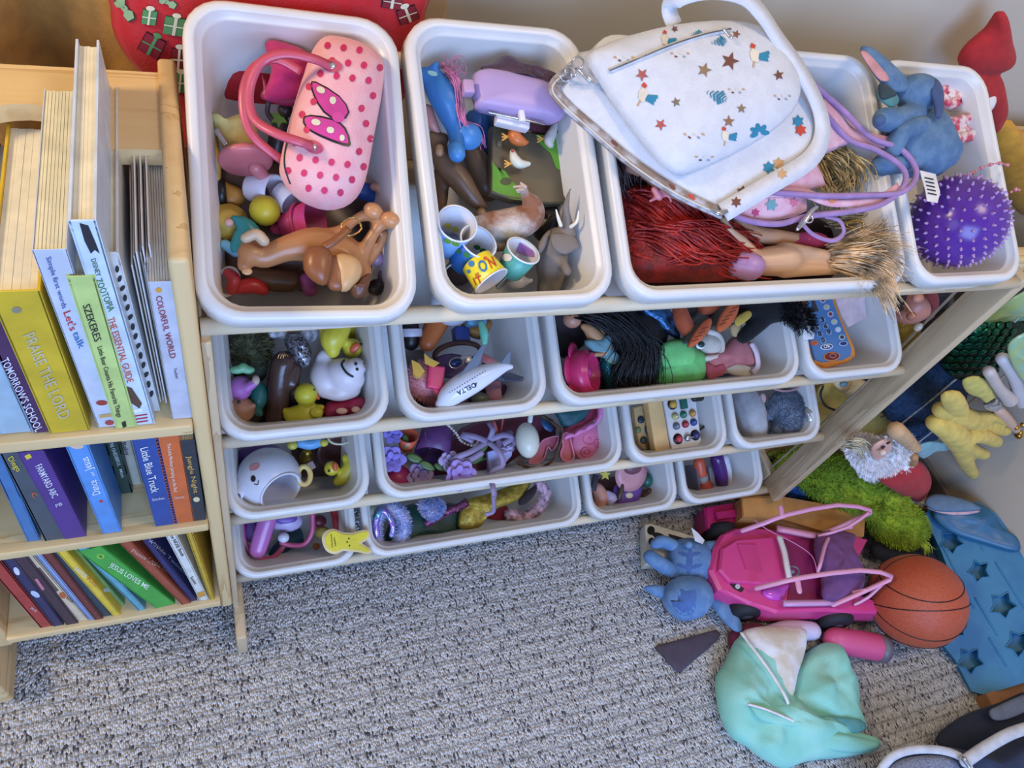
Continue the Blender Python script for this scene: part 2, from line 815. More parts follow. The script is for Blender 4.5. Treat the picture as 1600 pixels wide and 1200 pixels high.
def textp(bv, s, p0, p1, h, bold=0.0, off=.0007):
    """text from pixel p0 to p1 (baseline), cap height h px, laid on a surface"""
    vs, fs, w_ = flat_text(s, bold)
    dx, dy = p1[0] - p0[0], p1[1] - p0[1]
    L_ = math.hypot(dx, dy)
    dx, dy = dx / L_, dy / L_
    g = G(smooth=False)
    for v in vs:
        a = v.x / w_ * L_
        q = hit(bv, p0[0] + dx * a + dy * v.y * h, p0[1] + dy * a - dx * v.y * h, off)
        if q is None:
            return G()
        g.v.append(q)
    g.f = fs
    return g


WHITE = M((236, 236, 238), 'plastic', .32)
# ================================================================ the room
def carpet_mat():
    m = bpy.data.materials.new('berber_carpet')
    m.use_nodes = True
    nt = m.node_tree
    b = nt.nodes['Principled BSDF']
    N = nt.nodes.new
    L = nt.links.new
    tc = N('ShaderNodeTexCoord')
    mp = N('ShaderNodeMapping')
    mp.inputs['Scale'].default_value = (1.2, .62, 1)
    L(tc.outputs['Object'], mp.inputs['Vector'])
    dn = N('ShaderNodeTexNoise')
    dn.inputs['Scale'].default_value = 60
    L(tc.outputs['Object'], dn.inputs['Vector'])
    vor = N('ShaderNodeTexVoronoi')
    vor.inputs['Scale'].default_value = 300
    vor.inputs['Randomness'].default_value = .75
    L(mp.outputs['Vector'], vor.inputs['Vector'])
    rp = N('ShaderNodeValToRGB')
    e = rp.color_ramp.elements
    e[0].position = 0.0
    e[0].color = s2l((86, 86, 94)) + (1,)
    e[1].position = 1
    e[1].color = s2l((230, 230, 232)) + (1,)
    for p, c in ((.07, (104, 102, 108)), (.15, (176, 172, 170)), (.38, (208, 208, 208)), (.7, (220, 220, 220))):
        q = e.new(p)
        q.color = s2l(c) + (1,)
    sx = N('ShaderNodeSeparateColor')
    L(vor.outputs['Color'], sx.inputs[0])
    L(sx.outputs[0], rp.inputs['Fac'])
    # rows along X, 17 mm apart
    sep = N('ShaderNodeSeparateXYZ')
    L(tc.outputs['Object'], sep.inputs[0])
    ad = N('ShaderNodeMath')
    ad.operation = 'MULTIPLY_ADD'
    ad.inputs[1].default_value = .006
    L(dn.outputs['Fac'], ad.inputs[0])
    L(sep.outputs['Y'], ad.inputs[2])
    ml = N('ShaderNodeMath')
    ml.operation = 'MULTIPLY'
    ml.inputs[1].default_value = 1 / .0215 * math.pi
    L(ad.outputs[0], ml.inputs[0])
    sn = N('ShaderNodeMath')
    sn.operation = 'SINE'
    L(ml.outputs[0], sn.inputs[0])
    ab = N('ShaderNodeMath')
    ab.operation = 'ABSOLUTE'
    L(sn.outputs[0], ab.inputs[0])
    pwn = N('ShaderNodeMath')
    pwn.operation = 'POWER'
    pwn.inputs[1].default_value = .35
    L(ab.outputs[0], pwn.inputs[0])
    inv = N('ShaderNodeMath')
    inv.operation = 'MULTIPLY_ADD'
    inv.inputs[1].default_value = -1.5
    inv.inputs[2].default_value = 1.0
    L(vor.outputs['Distance'], inv.inputs[0])
    hh = N('ShaderNodeMath')
    hh.operation = 'MULTIPLY'
    L(pwn.outputs[0], hh.inputs[0])
    L(inv.outputs[0], hh.inputs[1])
    bp = N('ShaderNodeBump')
    bp.inputs['Strength'].default_value = 1
    bp.inputs['Distance'].default_value = .005
    L(hh.outputs[0], bp.inputs['Height'])
    L(bp.outputs['Normal'], b.inputs['Normal'])
    mx = N('ShaderNodeMix')
    mx.data_type = 'RGBA'
    mx.blend_type = 'MULTIPLY'
    mx.inputs[0].default_value = .85
    L(rp.outputs['Color'], mx.inputs[6])
    L(pwn.outputs[0], mx.inputs[7])  # grooves between rows darkened in the base colour, as painted shade
    L(mx.outputs[2], b.inputs['Base Color'])
    b.inputs['Roughness'].default_value = .95
    return m


WALLM = M((196, 186, 168), 'wall')
XR = 1.505
YB = 0.40
st('floor', G([(-1.8, -2.2, 0), (XR, -2.2, 0), (XR, YB, 0), (-1.8, YB, 0)], [(0, 1, 2, 3)], False), carpet_mat())
# back wall with the window opening behind the shelf (its trim shows beside the sack)
WX0, WX1, WZ0 = -1.5, 0.262, 0.62


def slab(x0, x1, y0, y1, z0, z1, bev=0.0):
    return box(((x0 + x1) / 2, (y0 + y1) / 2, (z0 + z1) / 2), (x1 - x0, y1 - y0, z1 - z0), bev=bev)


st('wall_back', gsum([slab(WX1, XR + .1, YB, YB + .1, 0, 2.4), slab(-1.8, WX1, YB, YB + .1, 0, WZ0), slab(-1.8, WX0, YB, YB + .1, WZ0, 2.4), slab(WX0, WX1, YB, YB + .1, 1.95, 2.4)]), WALLM)
st('wall_right', slab(XR, XR + .1, -2.2, YB, 0, 2.4), WALLM)
st('ceiling', slab(-1.8, XR, -.3, YB, 2.4, 2.5), M((225, 222, 214), 'wall'))
st('baseboard_right', slab(XR - .012, XR, -2.2, YB, 0, .07, .004), M((120, 112, 104), 'plastic', .5))
wt = T('window_1', None, None, None, 'structure')
TRM = M((214, 178, 128), 'plastic', .45)
wt.add('side_casing', slab(WX1 - .035, WX1 + .03, YB - .018, YB + .02, WZ0, 2.0, .004), TRM)
wt.add('sill', slab(WX0 - .03, WX1 + .03, YB - .03, YB + .03, WZ0 - .03, WZ0, .006), TRM)
wt.add('sash', slab(WX0, WX1 - .035, YB + .06, YB + .075, WZ0, WZ0 + .05, .004), TRM)
wt.add('pane', slab(WX0, WX1, YB + .08, YB + .085, WZ0, 1.95), M((70, 62, 50), 'glass'))
finish()

# brown curtain hanging left of the sack
cg = G()
nx = 90
for iz in range(14):
    z = .02 + iz * .12
    for ix in range(nx):
        x = -1.0 + ix * (1.09 / (nx - 1))
        y = .335 + .018 * math.sin(x * 46 + .4 * math.sin(z * 3)) + .008 * math.sin(x * 97 + 1) + .004 * math.sin(z * 6 + x * 20)
        cg.v.append(V3((x, y, z)))
for iz in range(13):
    for ix in range(nx - 1):
        a = iz * nx + ix
        cg.f.append((a, a + 1, a + nx + 1, a + nx))
n0 = len(cg.v)
cg.v += [v + V3((0, .003, 0)) for v in cg.v[:n0]]
cg.f += [tuple(n0 + i for i in reversed(f)) for f in cg.f]
one('curtain', 'brown fabric curtain hanging behind the wooden bookshelf', 'curtain', cg, M((184, 128, 50), 'fabric', .8))
# ================================================================ toy rack with its bins
def rrect(w_, d_, r, seg=7):
    P = []
    for cx, cy, a0 in ((w_ - r, r, -90), (w_ - r, d_ - r, 0), (r, d_ - r, 90), (r, r, 180)):
        for k in range(seg):
            a = math.radians(a0 + 90 * k / (seg - 1))
            P.append((cx + r * math.cos(a), cy + r * math.sin(a)))
    return P


BIND = .2907
BINH = .112


def bin_mesh(W_, D_):
    rings = [(.030, -BINH + .0025, .020), (.0275, -BINH + .006, .022), (.0158, -.009, .026), (.0145, -.0062, .027), (.0112, -.0052, .029), (.0102, -.0008, .03), (.0085, .0006, .031), (.004, .0006, .034), (.0008, -.0018, .036),
             (0, -.006, .037), (-.0008, -.020, .037), (.0006, -.0215, .036), (.0022, -.020, .035), (.0025, -.006, .035), (.0095, -.008, .03), (.0145, -.010, .028), (.0262, -BINH + .004, .024), (.030, -BINH, .02)]
    v, f = [], []
    m = 0
    for ins, h, r in rings:
        P = rrect(W_ - 2 * ins, D_ - 2 * ins, r)
        m = len(P)
        for a, b in P:
            v.append((a + ins, b + ins, h))
    for i in range(len(rings) - 1):
        for k in range(m):
            l = (k + 1) % m
            f.append((i * m + k, (i + 1) * m + k, (i + 1) * m + l, i * m + l))
    f.append(tuple(range(m)))
    f.append(tuple(reversed([(len(rings) - 1) * m + k for k in range(m)])))
    me = bpy.data.meshes.new('bin')
    me.from_pydata(v, [], f)
    me.shade_smooth()
    return me


BINM = M((218, 216, 212), 'plastic', .33)
gp = .0052
smallme = bin_mesh(.2 - 2 * gp, BIND)
largeme = bin_mesh(.4 - 2 * gp, BIND)
for me in (smallme, largeme):
    me.materials.append(BINM)
tabs = {}
for nm, W_ in (('s', .2 - 2 * gp), ('l', .4 - 2 * gp)):
    c = W_ / 2
    tv = [(c - .034, -.0008, -.020), (c + .034, -.0008, -.020), (c + .026, -.0015, -.026), (c - .026, -.0015, -.026)]
    tg = prism(tv, V3((0, -1, 0)), .004)
    me = bpy.data.meshes.new('pull_tab')
    me.from_pydata([tuple(a) for a in tg.v], [], tg.f)
    me.materials.append(BINM)
    tabs[nm] = me
BM = Matrix(((1, 0, 0), (0, VV.y, NV.y), (0, VV.z, NV.z)))
spec = [(0, [(0, 's', 'holding the pink polka dot handbag'), (.2, 's', 'holding the lilac case and paper cups'), (.4, 'l', 'under the white shoulder bag'), (.8, 's', 'holding the spiky purple ball')]),
        (1, [(0, 's', 'holding two rubber ducks and a smiling white toy'), (.2, 's', 'holding the toy airplane'), (.4, 'l', 'holding the green plush and a pink flower cup'), (.8, 's', 'holding the blue toy phone')]),
        (2, [(0, 's', 'holding the white watering can toy'), (.2, 'l', 'full of purple flowers and pink moulds'), (.6, 's', 'holding the wooden busy board'), (.8, 's', 'holding two grey plush toys')]),
        (3, [(0, 's', 'holding the pink hoop toy, lowest on the left'), (.2, 'l', 'holding furry headbands and green velvet'), (.6, 's', 'holding a pink hat and a purple toy'), (.8, 's', 'holding a torch and a purple tube')])]
for row, L_ in spec:
    for x, k, what in L_:
        o = bpy.data.objects.new('storage_bin' if k == 's' else 'wide_storage_bin', smallme if k == 's' else largeme)
        COL.objects.link(o)
        dx, dy, rz = 0, 0, 0
        if row == 0 and x == 0:
            dx, dy, rz = -.0060, .0, math.radians(-2.2)
        y, z = ROWS[row]
        o.location = V3((x + gp + dx, y, z)) + VV * dy
        o.rotation_euler = (BM @ Matrix.Rotation(rz, 3, 'Z')).to_euler()
        o['category'] = 'bin'
        o['label'] = ('white plastic bin ' if k == 's' else 'wide white plastic bin ') + what
        o['group'] = 'white bins on the toy rack'
        t = bpy.data.objects.new('pull_tab', tabs[k])
        COL.objects.link(t)
        t.parent = o

rk = T('toy_rack', 'pine wood toy rack carrying four sloping rows of white bins', 'rack')
for row in range(4):
    y, z = ROWS[row]
    for v_, hh_ in ((.0035, -.031), (.278, -.062)):
        c = V3((0, y, z)) + VV * v_ + NV * hh_
        rk.add('rail', tube([c + V3((.002 if v_ < .1 else .03, 0, 0)), c + V3((1.022, 0, 0))], .0085, seg=12, sub=1, round_ends=False), WXG)
XL = -.0085
rk.add('front_post', slab(.0012, .0098, .002, .034, .012, .730, .002), WG)
rk.add('back_post', slab(.0012, .0098, .262, .305, .012, .60, .002), WG)
rk.add('side_brace', slab(.0012, .0098, .036, .262, .05, .075, .002), WG)
rk.add('foot', slab(.0012, .017, -.048, .31, .0, .075, .004), WG)
rk.add('front_post', slab(1.016, 1.034, .010, .056, .10, .745, .003), WG)
rk.add('back_post', slab(1.016, 1.034, .255, .305, .012, .74, .003), WG)
rk.add('side_brace', slab(1.016, 1.034, .056, .255, .10, .13, .003), WG)
rk.add('foot', slab(1.016, 1.034, .06, .31, .0, .10, .004), WG)
finish()
# ================================================================ bookshelf and books
bs = T('bookshelf', 'low pine bookshelf with three tiers of picture books, left of the toy rack', 'bookshelf')
bs.add('side_panel', slab(-.300, -.281, -.004, .25, .10, .835, .004), WZ)
bs.add('side_panel', slab(-.0146, .0008, -.004, .25, .10, .838, .004), WZ)
for z in (.62, .40, .14):
    bs.add('shelf', slab(-.281, -.0147, -.010, .24, z - .016, z, .002), WX)
# top board with a half round cut in its front edge
tb = []
cx, cy, rr = -.114, .128, .054
tb = [(-.281, .128), (cx - rr, .128)] + [(cx - rr * math.cos(math.pi * k / 14), cy + rr * math.sin(math.pi * k / 14)) for k in range(1, 14)] + [(cx + rr, .128), (-.0147, .128), (-.0147, .235), (-.281, .235)]
g = G(smooth=False)
m = len(tb)
mid = 15
g.v = [V3((a, b, .832)) for a, b in tb] + [V3((a, b, .816)) for a, b in tb]
# split the concave outline into a fan toward the back edge
top = []
arc = list(range(1, 16))
for i in range(7):
    top.append((arc[i], arc[i + 1], 18))
for i in range(7, 14):
    top.append((arc[i], arc[i + 1], 17))
top += [(0, 1, 18), (15, 16, 17), (arc[7], 17, 18)]
g.f = [tuple(reversed(t_)) for t_ in top] + [tuple(i + m for i in t_) for t_ in top]
for i in range(m):
    g.f.append((i, (i + 1) % m, m + (i + 1) % m, m + i))
bs.add('top_board', g, WX)
bs.add('foot', slab(-.324, -.301, -.050, .26, .0, .10, .005), WY)
bs.add('leg', slab(-.300, -.281, .10, .25, .0, .10, .003), WZ)
bs.add('leg', slab(-.0146, .0008, .06, .25, .0, .10, .003), WZ)
bs.add('back_rail', slab(-.281, -.0147, .236, .25, .62, .68, .002), WX)
bs.add('back_rail', slab(-.281, -.0147, .236, .25, .22, .30, .002), WX)
for a in ((27, 944), (303, 700), (312, 816)):
    p = YP(-.0045)(a[0], a[1])
PAGES = M((236, 226, 196), 'paper')
PAGEG = M((206, 190, 140), 'paper')


def book(label, bot, top, y0, th_, dp, cover, zb=None, board=0, pages=None, name='book', group=None, tilt=0.0, texts=(), marks=()):
    pl = YP(y0)
    pb = pl(*bot)
    pt = pl(*top)
    if zb is not None:
        pb.z = zb + .001
        pb.y = y0
    h = (pt - pb).length
    Z = (pt - pb).normalized()
    Y = V3((0, 1, 0))
    X = Y.cross(Z).normalized()
    t = T(name, label, 'book', group)
    c0 = pb + Z * (h / 2)
    hard = .0018 if not board else .0008
    w2 = th_ / 2
    if zb is not None and zb < .2:
        h = min(h, (.382 - zb - abs(X.z) * th_) / Z.z)
        c0 = pb + Z * (h / 2)
    if zb is not None and .3 < zb < .5:
        h = min(h, (.602 - zb - abs(X.z) * th_) / Z.z)
        c0 = pb + Z * (h / 2)
    # raise so that the low corner rests on the shelf
    c0 += V3((0, 0, abs(X.z) * w2))
    cov = gsum([box(c0 + X * (w2 - hard / 2) + Y * dp / 2, (hard, dp, h), (X, Y, Z)), box(c0 - X * (w2 - hard / 2) + Y * dp / 2, (hard, dp, h), (X, Y, Z)),
                box(c0 + Y * hard / 2, (th_, hard, h), (X, Y, Z), .0006)])
    cov.smooth = False
    ci = t.add('cover', cov, cover)
    ins = .0035 if not board else .0006
    n = max(1, board)
    tw = (th_ - 2 * hard - .0002)
    pg = []
    n = board or 5
    for i in range(n):
        s = tw / n
        pg.append(box(c0 + X * (-tw / 2 + s * (i + .5)) + Y * (dp / 2 - ins * .3 + random.Random(i).uniform(-.0006, .0003)), (s * (.86 if board else .97), dp - ins - hard, h - 2 * ins + random.Random(i + 5).uniform(-.0012, 0)), (X, Y, Z)))
    pg = gsum(pg)
    pg.smooth = False
    t.add('pages', pg, pages or PAGES)
    bv = cov.bvh()
    for s, p0, p1, hh, col in texts:
        g = textp(bv, s, p0, p1, hh, .01)
        if g.v:
            t.add('title_lettering', g, M(col, 'paper'), ci, 'printed title' if False else None)
    for nm, pts, col in marks:
        g = decal(bv, pts, 1, off=.0004)
        if g.v:
            t.add(nm, g, M(col, 'paper'), ci)
    return t


S1, S2, S3 = .62, .40, .14
P = lambda *c: M(c, 'paper', .45)
book('pale blue book with palm leaves on its cover, leftmost on the top tier', (38, 700), (-50, 520), .0, .026, .17, P(168, 192, 204), S1,
     marks=[('printed_leaf', [(30, 620), (40, 612), (72, 690), (66, 698)], (70, 120, 80)), ('printed_clouds', [(2, 610), (16, 600), (46, 668), (32, 676)], (206, 214, 222))])
book('dark purple book titled TOMORROW\'S SCHOOL on the top tier', (80, 684), (-12, 482), -.002, .021, .19, P(78, 44, 84), S1, texts=[("TOMORROW'S SCHOOL", (1, 562), (56, 675), 13, (225, 222, 232)), ('dp', (73, 695), (86, 690), 5, (200, 190, 210))])
book('thick yellow hardback titled PRAISE THE LORD', (116, 690), (22, 455), -.0042, .032, .19, P(212, 178, 40), S1,
     texts=[('PRAISE THE LORD', (36, 524), (94, 656), 19, (196, 186, 150))], marks=[('printed_emblem', ell(26, 484, 8, 5), (150, 140, 110)), ('printed_emblem', ell(112, 677, 9, 7), (220, 190, 90))])
book('dark orange thin book added for the shadow beside the thick yellow hardback', (132, 655), (65, 430), .03, .010, .17, P(150, 86, 30), S1)  # added book: stands in for the brownish shadow between its neighbours
book('white board book titled Simple first words Let\'s talk', (177, 676), (77, 390), -.0025, .021, .18, P(206, 210, 220), S1, board=8, pages=M((232, 222, 186), 'paper'),
     texts=[('Simple first words', (72, 402), (98, 482), 8, (60, 100, 170)), ("Let's", (99, 488), (110, 517), 12, (190, 50, 60)), ('talk', (113, 520), (124, 545), 11, (50, 120, 180))],
     marks=[('printed_bug', ell(159, 629, 9, 4), (170, 60, 50)), ('printed_stripe', [(155, 648), (176, 645), (178, 650), (156, 653)], (210, 170, 100)), ('printed_bug', ell(171, 660, 7, 4), (180, 70, 70))])
book('light green hardback titled SZEKERES', (203, 684), (126, 432), -.0055, .018, .19, P(196, 214, 126), S1,
     texts=[('SZEKERES', (129, 477), (148, 534), 12, (40, 40, 36)), ('Little Bear Counts His Favorite Things', (152, 542), (184, 652), 8, (40, 40, 36))], marks=[('printed_emblem', [(190, 660), (196, 657), (198, 666), (192, 668)], (40, 40, 30))])
book('tall white and blue hardback about a city of animals, standing highest', (228, 668), (128, 345), -.004, .017, .21, P(206, 220, 236), S1,
     texts=[('DISNEY', (142, 405), (151, 432), 8, (60, 110, 70)), ('ZOOTOPIA', (149, 437), (170, 487), 11, (60, 120, 60)), ('THE ESSENTIAL GUIDE', (168, 497), (199, 598), 11, (208, 92, 40))],
     marks=[('printed_animal', [(124, 348), (138, 352), (150, 380), (156, 396), (148, 390), (142, 396), (132, 376)], (40, 38, 44)), ('printed_animal', [(194, 602), (206, 606), (222, 630), (218, 638), (206, 630), (200, 618)], (90, 66, 50)),
            ('printed_stripe', [(206, 640), (222, 637), (223, 642), (208, 645)], (235, 235, 235))] + [('printed_stripe', [(209 + i, 649 + i * 5), (230 + i * .6, 646 + i * 5), (230 + i * .6, 648 + i * 5), (209 + i, 651 + i * 5)], (180, 40, 60)) for i in range(3)])
t = book('slim black and white patterned book right of the tallest hardback', (240, 628), (176, 395), .010, .008, .20, P(216, 214, 208), S1,
         marks=[('printed_squiggle', ell(183 + i * 4.1, 420 + i * 15, 3.2, 5.5, 20 * (i % 3)), (42, 42, 46)) for i in range(14)])
book('dark blue book with a starry cover standing at the back of the top tier', (238, 640), (205, 470), .055, .014, .14, P(44, 46, 92), S1, name='book')
fan = T('card_pack', 'fan of thin pale greeting cards between two board books', 'cards')
rnd = random.Random(4)
for i in range(9):
    q = YP(.012)(206 + i * 3.4, 425 - (i % 3) * 12)
    x = q.x
    h = q.z - S1 - .002
    fan.add('card', box((x, .012 + .07 + rnd.uniform(0, .01), S1 + .002 + h / 2), (.0011, .13, h), (V3((1, .03 * rnd.uniform(-1, 1), 0)).normalized(), V3((0, 1, 0)), V3((0, 0, 1)))), P(*((214, 204, 190), (190, 178, 160), (226, 220, 214))[i % 3]))
book('grey board book titled COLORFUL WORLD beside the shelf\'s right side', (282, 634), (250, 440), -.001, .017, .15, P(196, 196, 206), S1, board=8, pages=M((232, 222, 204), 'paper'),
     texts=[('COLORFUL WORLD', (243, 463), (266, 560), 10, (150, 50, 70)), ('Tucker', (271, 575), (275, 592), 5, (80, 80, 120))], marks=[('printed_sun', ell(248, 453, 5, 4), (220, 160, 60))])
# middle tier
book('dark grey book titled Diego on the middle tier', (54, 782), (20, 706), -.002, .021, .15, P(74, 84, 92), S2, texts=[('Diego', (12, 716), (27, 737), 9, (226, 206, 60)), ('C', (48, 772), (54, 778), 8, (220, 110, 60))])
book('blue book edge at the far left end of the middle tier', (8, 770), (-22, 680), .0, .012, .15, P(70, 120, 170), S2)
book('purple board book titled FARMYARD ABC', (97, 796), (48, 706), -.003, .021, .15, P(84, 52, 130), S2, board=6, texts=[('FARMYARD ABC', (55, 728), (82, 778), 11, (230, 225, 235)), ('PB', (88, 792), (98, 788), 5, (210, 205, 220))],
     marks=[('printed_stripe', [(38, 712), (46, 708), (50, 714), (42, 718)], (225, 200, 60))])
book('grey book titled LOST BIBLE pushed back on the middle tier', (112, 752), (76, 690), .05, .017, .14, P(176, 166, 160), S2, texts=[('LOST BIBLE', (85, 705), (108, 748), 9, (110, 50, 60))], marks=[('printed_stripe', [(104, 750), (113, 745), (115, 750), (106, 754)], (190, 40, 50))])
book('bright blue book with its title upside down, centre of the middle tier', (161, 795), (118, 690), -.003, .019, .16, P(92, 150, 214), S2, texts=[('Dance', (157, 770), (150, 748), 13, (240, 240, 245)), ('and', (148, 742), (146, 736), 5, (240, 240, 245)), ('Jesus', (145, 732), (137, 712), 13, (240, 240, 245))],
     marks=[('printed_face', ell(120, 696, 11, 5, 5), (226, 190, 160)), ('printed_bird', ell(158, 783, 3, 2), (200, 60, 60))])
book('grey blue book pushed back behind the bright blue one', (160, 735), (140, 650), .06, .015, .13, P(150, 158, 172), S2, marks=[('printed_letters', [(148 + i * 2.2, 684 + i * 7), (156 + i * 2.2, 682 + i * 7), (157 + i * 2.2, 686 + i * 7), (149 + i * 2.2, 688 + i * 7)], (70, 70, 100)) for i in range(5)])
book('dark green book titled YOU\'RE ONEDERFUL at the back of the middle tier', (190, 748), (160, 640), .045, .014, .14, P(44, 66, 54), S2, texts=[("YOU'RE ONEDERFUL", (167, 682), (184, 728), 6, (210, 215, 205)), ('Mish', (186, 733), (190, 746), 5, (200, 205, 200))])
book('cream book titled Baby leaning at the back of the middle tier', (203, 725), (180, 640), .055, .015, .13, P(190, 182, 160), S2, texts=[('Baby', (190, 692), (197, 712), 7, (90, 80, 90))])
book('dark blue board book titled Little Blue Truck', (252, 787), (222, 668), -.003, .023, .17, P(42, 76, 148), S2, board=7, texts=[('Little Blue Truck', (219, 700), (237, 770), 13, (232, 230, 226)), ('Clarion Books', (238, 782), (257, 779), 4, (220, 220, 225))])
book('orange board book next to the dark blue board book', (281, 783), (258, 668), -.003, .022, .17, P(214, 104, 50), S2, board=7, texts=[('Five Little Monkeys Jumping on the Bed', (261, 693), (272, 768), 6, (240, 215, 190)), ('Clarion', (272, 779), (288, 777), 4, (235, 205, 180))],
     marks=[('printed_stripe', [(244, 667), (275, 664), (276, 671), (246, 674)], (232, 220, 196))])
book('dark board book titled Jungle Night beside the side panel', (307, 785), (292, 688), -.003, .014, .15, P(44, 52, 60), S2, board=6, pages=PAGEG, texts=[('Jungle Night', (292, 712), (303, 770), 7.5, (214, 170, 90))], marks=[('printed_emblem', ell(307, 780, 5, 4), (226, 206, 160))])
# bottom tier, books leaning to the left
low = [
    ('bright red book leaning lowest at the left end of the bottom tier', (52, 950), (-18, 870), .015, (176, 58, 54), []),
    ('navy book with white shapes leaning on the bottom tier', (70, 945), (-4, 850), .012, (44, 44, 86), [('printed_letter', ell(26, 892, 4, 7, -30), (220, 220, 230)), ('printed_letter', ell(55, 928, 8, 4, 30), (200, 210, 230))]),
    ('dark plum book leaning third from the left on the bottom tier', (90, 938), (8, 842), .014, (66, 46, 60), [('printed_letter', [(54, 905), (58, 903), (70, 920), (66, 922)], (210, 120, 140))]),
    ('cream and orange patterned book leaning on the bottom tier', (114, 942), (24, 846), .011, (232, 206, 170), [('printed_blob', ell(38, 875, 6, 3, 40), (196, 96, 50)), ('printed_blob', ell(48, 889, 5, 3, 40), (190, 90, 50)), ('printed_title', [(56, 890), (62, 886), (92, 922), (86, 925)], (110, 90, 80)), ('printed_blob', ell(98, 930, 6, 4, 40), (200, 100, 50))]),
    ('pale blue book with a bear cover leaning on the bottom tier', (122, 930), (36, 838), .006, (150, 170, 210), []),
    ('dark red book leaning in the middle of the bottom tier', (133, 927), (50, 836), .010, (116, 50, 48), []),
    ('dark teal book leaning beside the yellow spine', (146, 922), (62, 834), .014, (40, 66, 76), []),
    ('yellow book titled EASTER leaning on the bottom tier', (166, 926), (76, 838), .010, (236, 200, 60), [('printed_sticker', ell(94, 868, 6, 3, 20), (120, 90, 110)), ('printed_sticker', [(155, 922), (166, 918), (172, 924), (160, 929)], (240, 240, 240))]),
    ('pale green book leaning right of the yellow spine', (180, 920), (92, 832), .006, (136, 176, 110), []),
    ('teal blue book with striped cover leaning behind the green one', (213, 930), (112, 838), .010, (100, 170, 184), [('printed_stripe', [(190 + i * 5, 905 + i * 3), (192 + i * 5, 904 + i * 3), (197 + i * 5, 912 + i * 3), (195 + i * 5, 913 + i * 3)], (200, 220, 235)) for i in range(3)]),
    ('bright green hardback titled JESUS LOVES ME', (252, 925), (142, 860), .026, (70, 170, 66), [('printed_ring', ell(157, 869, 6, 4), (160, 210, 80)), ('printed_ring', ell(157, 869, 4, 2.6), (70, 170, 66))]),
    ('rust red book titled Please Little Gift leaning on the bottom tier', (284, 914), (176, 828), .012, (164, 76, 50), [('printed_sticker', [(172, 838), (188, 832), (202, 843), (186, 848)], (226, 226, 226))]),
    ('navy book with small white stars leaning near the right side panel', (296, 908), (212, 822), .008, (38, 40, 96), []),
    ('white spined book titled The NOSE Book by the side panel', (319, 935), (262, 826), .012, (226, 222, 210), [('printed_stripe', [(308, 926), (319, 923), (321, 930), (311, 934)], (220, 160, 60))]),
    ('yellow and purple picture book leaning against the side panel', (331, 930), (290, 816), .007, (206, 168, 50), []),
]
ltx = {7: [('EASTER', (116, 889), (133, 903), 6, (240, 236, 210)), ('FUN', (135, 905), (148, 916), 6, (220, 110, 60))], 10: [('JESUS LOVES ME', (170, 884), (230, 921), 8, (236, 246, 220))], 11: [('Please Little Gift', (205, 861), (265, 898), 6, (214, 170, 150))],
       3: [('BOOK', (103, 935), (113, 942), 5, (90, 70, 60))], 13: [('The NOSE Book', (264, 834), (284, 870), 6, (50, 60, 70)), ('Seuss', (297, 902), (304, 913), 5, (40, 40, 40))], 0: [('2018', (47, 950), (56, 956), 4, (235, 200, 200))], 12: [('Twinkle Twinkle', (226, 838), (290, 900), 5, (190, 190, 210))]}
for i, (lb, b, tp, th_, c, mk) in enumerate(low):
    book(lb, b, tp, (-.002 - .0013 * (i % 3)) if i != 8 else .01, th_, .15, P(*c), S3, name='book', marks=mk, texts=ltx.get(i, []))
finish()
# ================================================================ top row
def FB(*c, **k):
    return M(c, 'fabric', **k)


def PLA(*c, **k):
    return M(c, 'plastic', **k)


STEEL = M((200, 200, 205), 'metal')
BLACK = PLA(26, 25, 28)

# ---- gift sack hanging behind the first bin
sy = YP(.30)
g = pillow([sy(a, b) for a, b in ((185, -160), (640, -200), (690, -60), (664, 20), (655, 110), (560, 220), (310, 240), (272, 180), (222, 118), (186, 70), (172, 10))], V3((0, -1, .05)), .03, .012, rings=7, wr=.004, ws=14)
t = T('gift_sack', 'red fabric sack printed with presents and bows hanging behind the first top bin', 'sack')
t.add('bag_body', g, FB(206, 34, 40, c2=(196, 28, 36)))
bv = g.bvh()
GRN, DGR, LGR, DRD, CRM = M((88, 142, 84), 'paper'), M((40, 76, 48), 'paper'), M((150, 180, 130), 'paper'), M((132, 30, 44), 'paper'), M((222, 214, 180), 'paper')


def gift(cx, cy, w_, h_, a, m1, m2):
    w_, h_ = w_ * 1.22, h_ * 1.22
    ca, sa = math.cos(math.radians(a)), math.sin(math.radians(a))
    r = lambda u, v: (cx + u * ca - v * sa, cy + u * sa + v * ca)
    k = decal(bv, [r(-w_ - 1, -h_ - 1), r(w_ + 1, -h_ - 1), r(w_ + 1, h_ + 1), r(-w_ - 1, h_ + 1)], 2, off=.0012)
    if not k.v:
        return
    i = t.add('printed_gift', k, DGR if m1 is not DRD else BLACK)
    for pts, m in (([r(-w_, -h_), r(w_, -h_), r(w_, h_), r(-w_, h_)], m1), ([r(-w_ * .15, -h_), r(w_ * .15, -h_), r(w_ * .15, h_), r(-w_ * .15, h_)], m2), ([r(-w_, -h_ * .1), r(w_, -h_ * .1), r(w_, h_ * .05), r(-w_, h_ * .05)], m2),
                   (ell(*r(0, -h_ - 4), 7, 4, a), m2)):
        k = decal(bv, pts, 2, off=.0018 if m is m1 else .0024)
        if k.v:
            t.add('printed_ribbon', k, m, i)


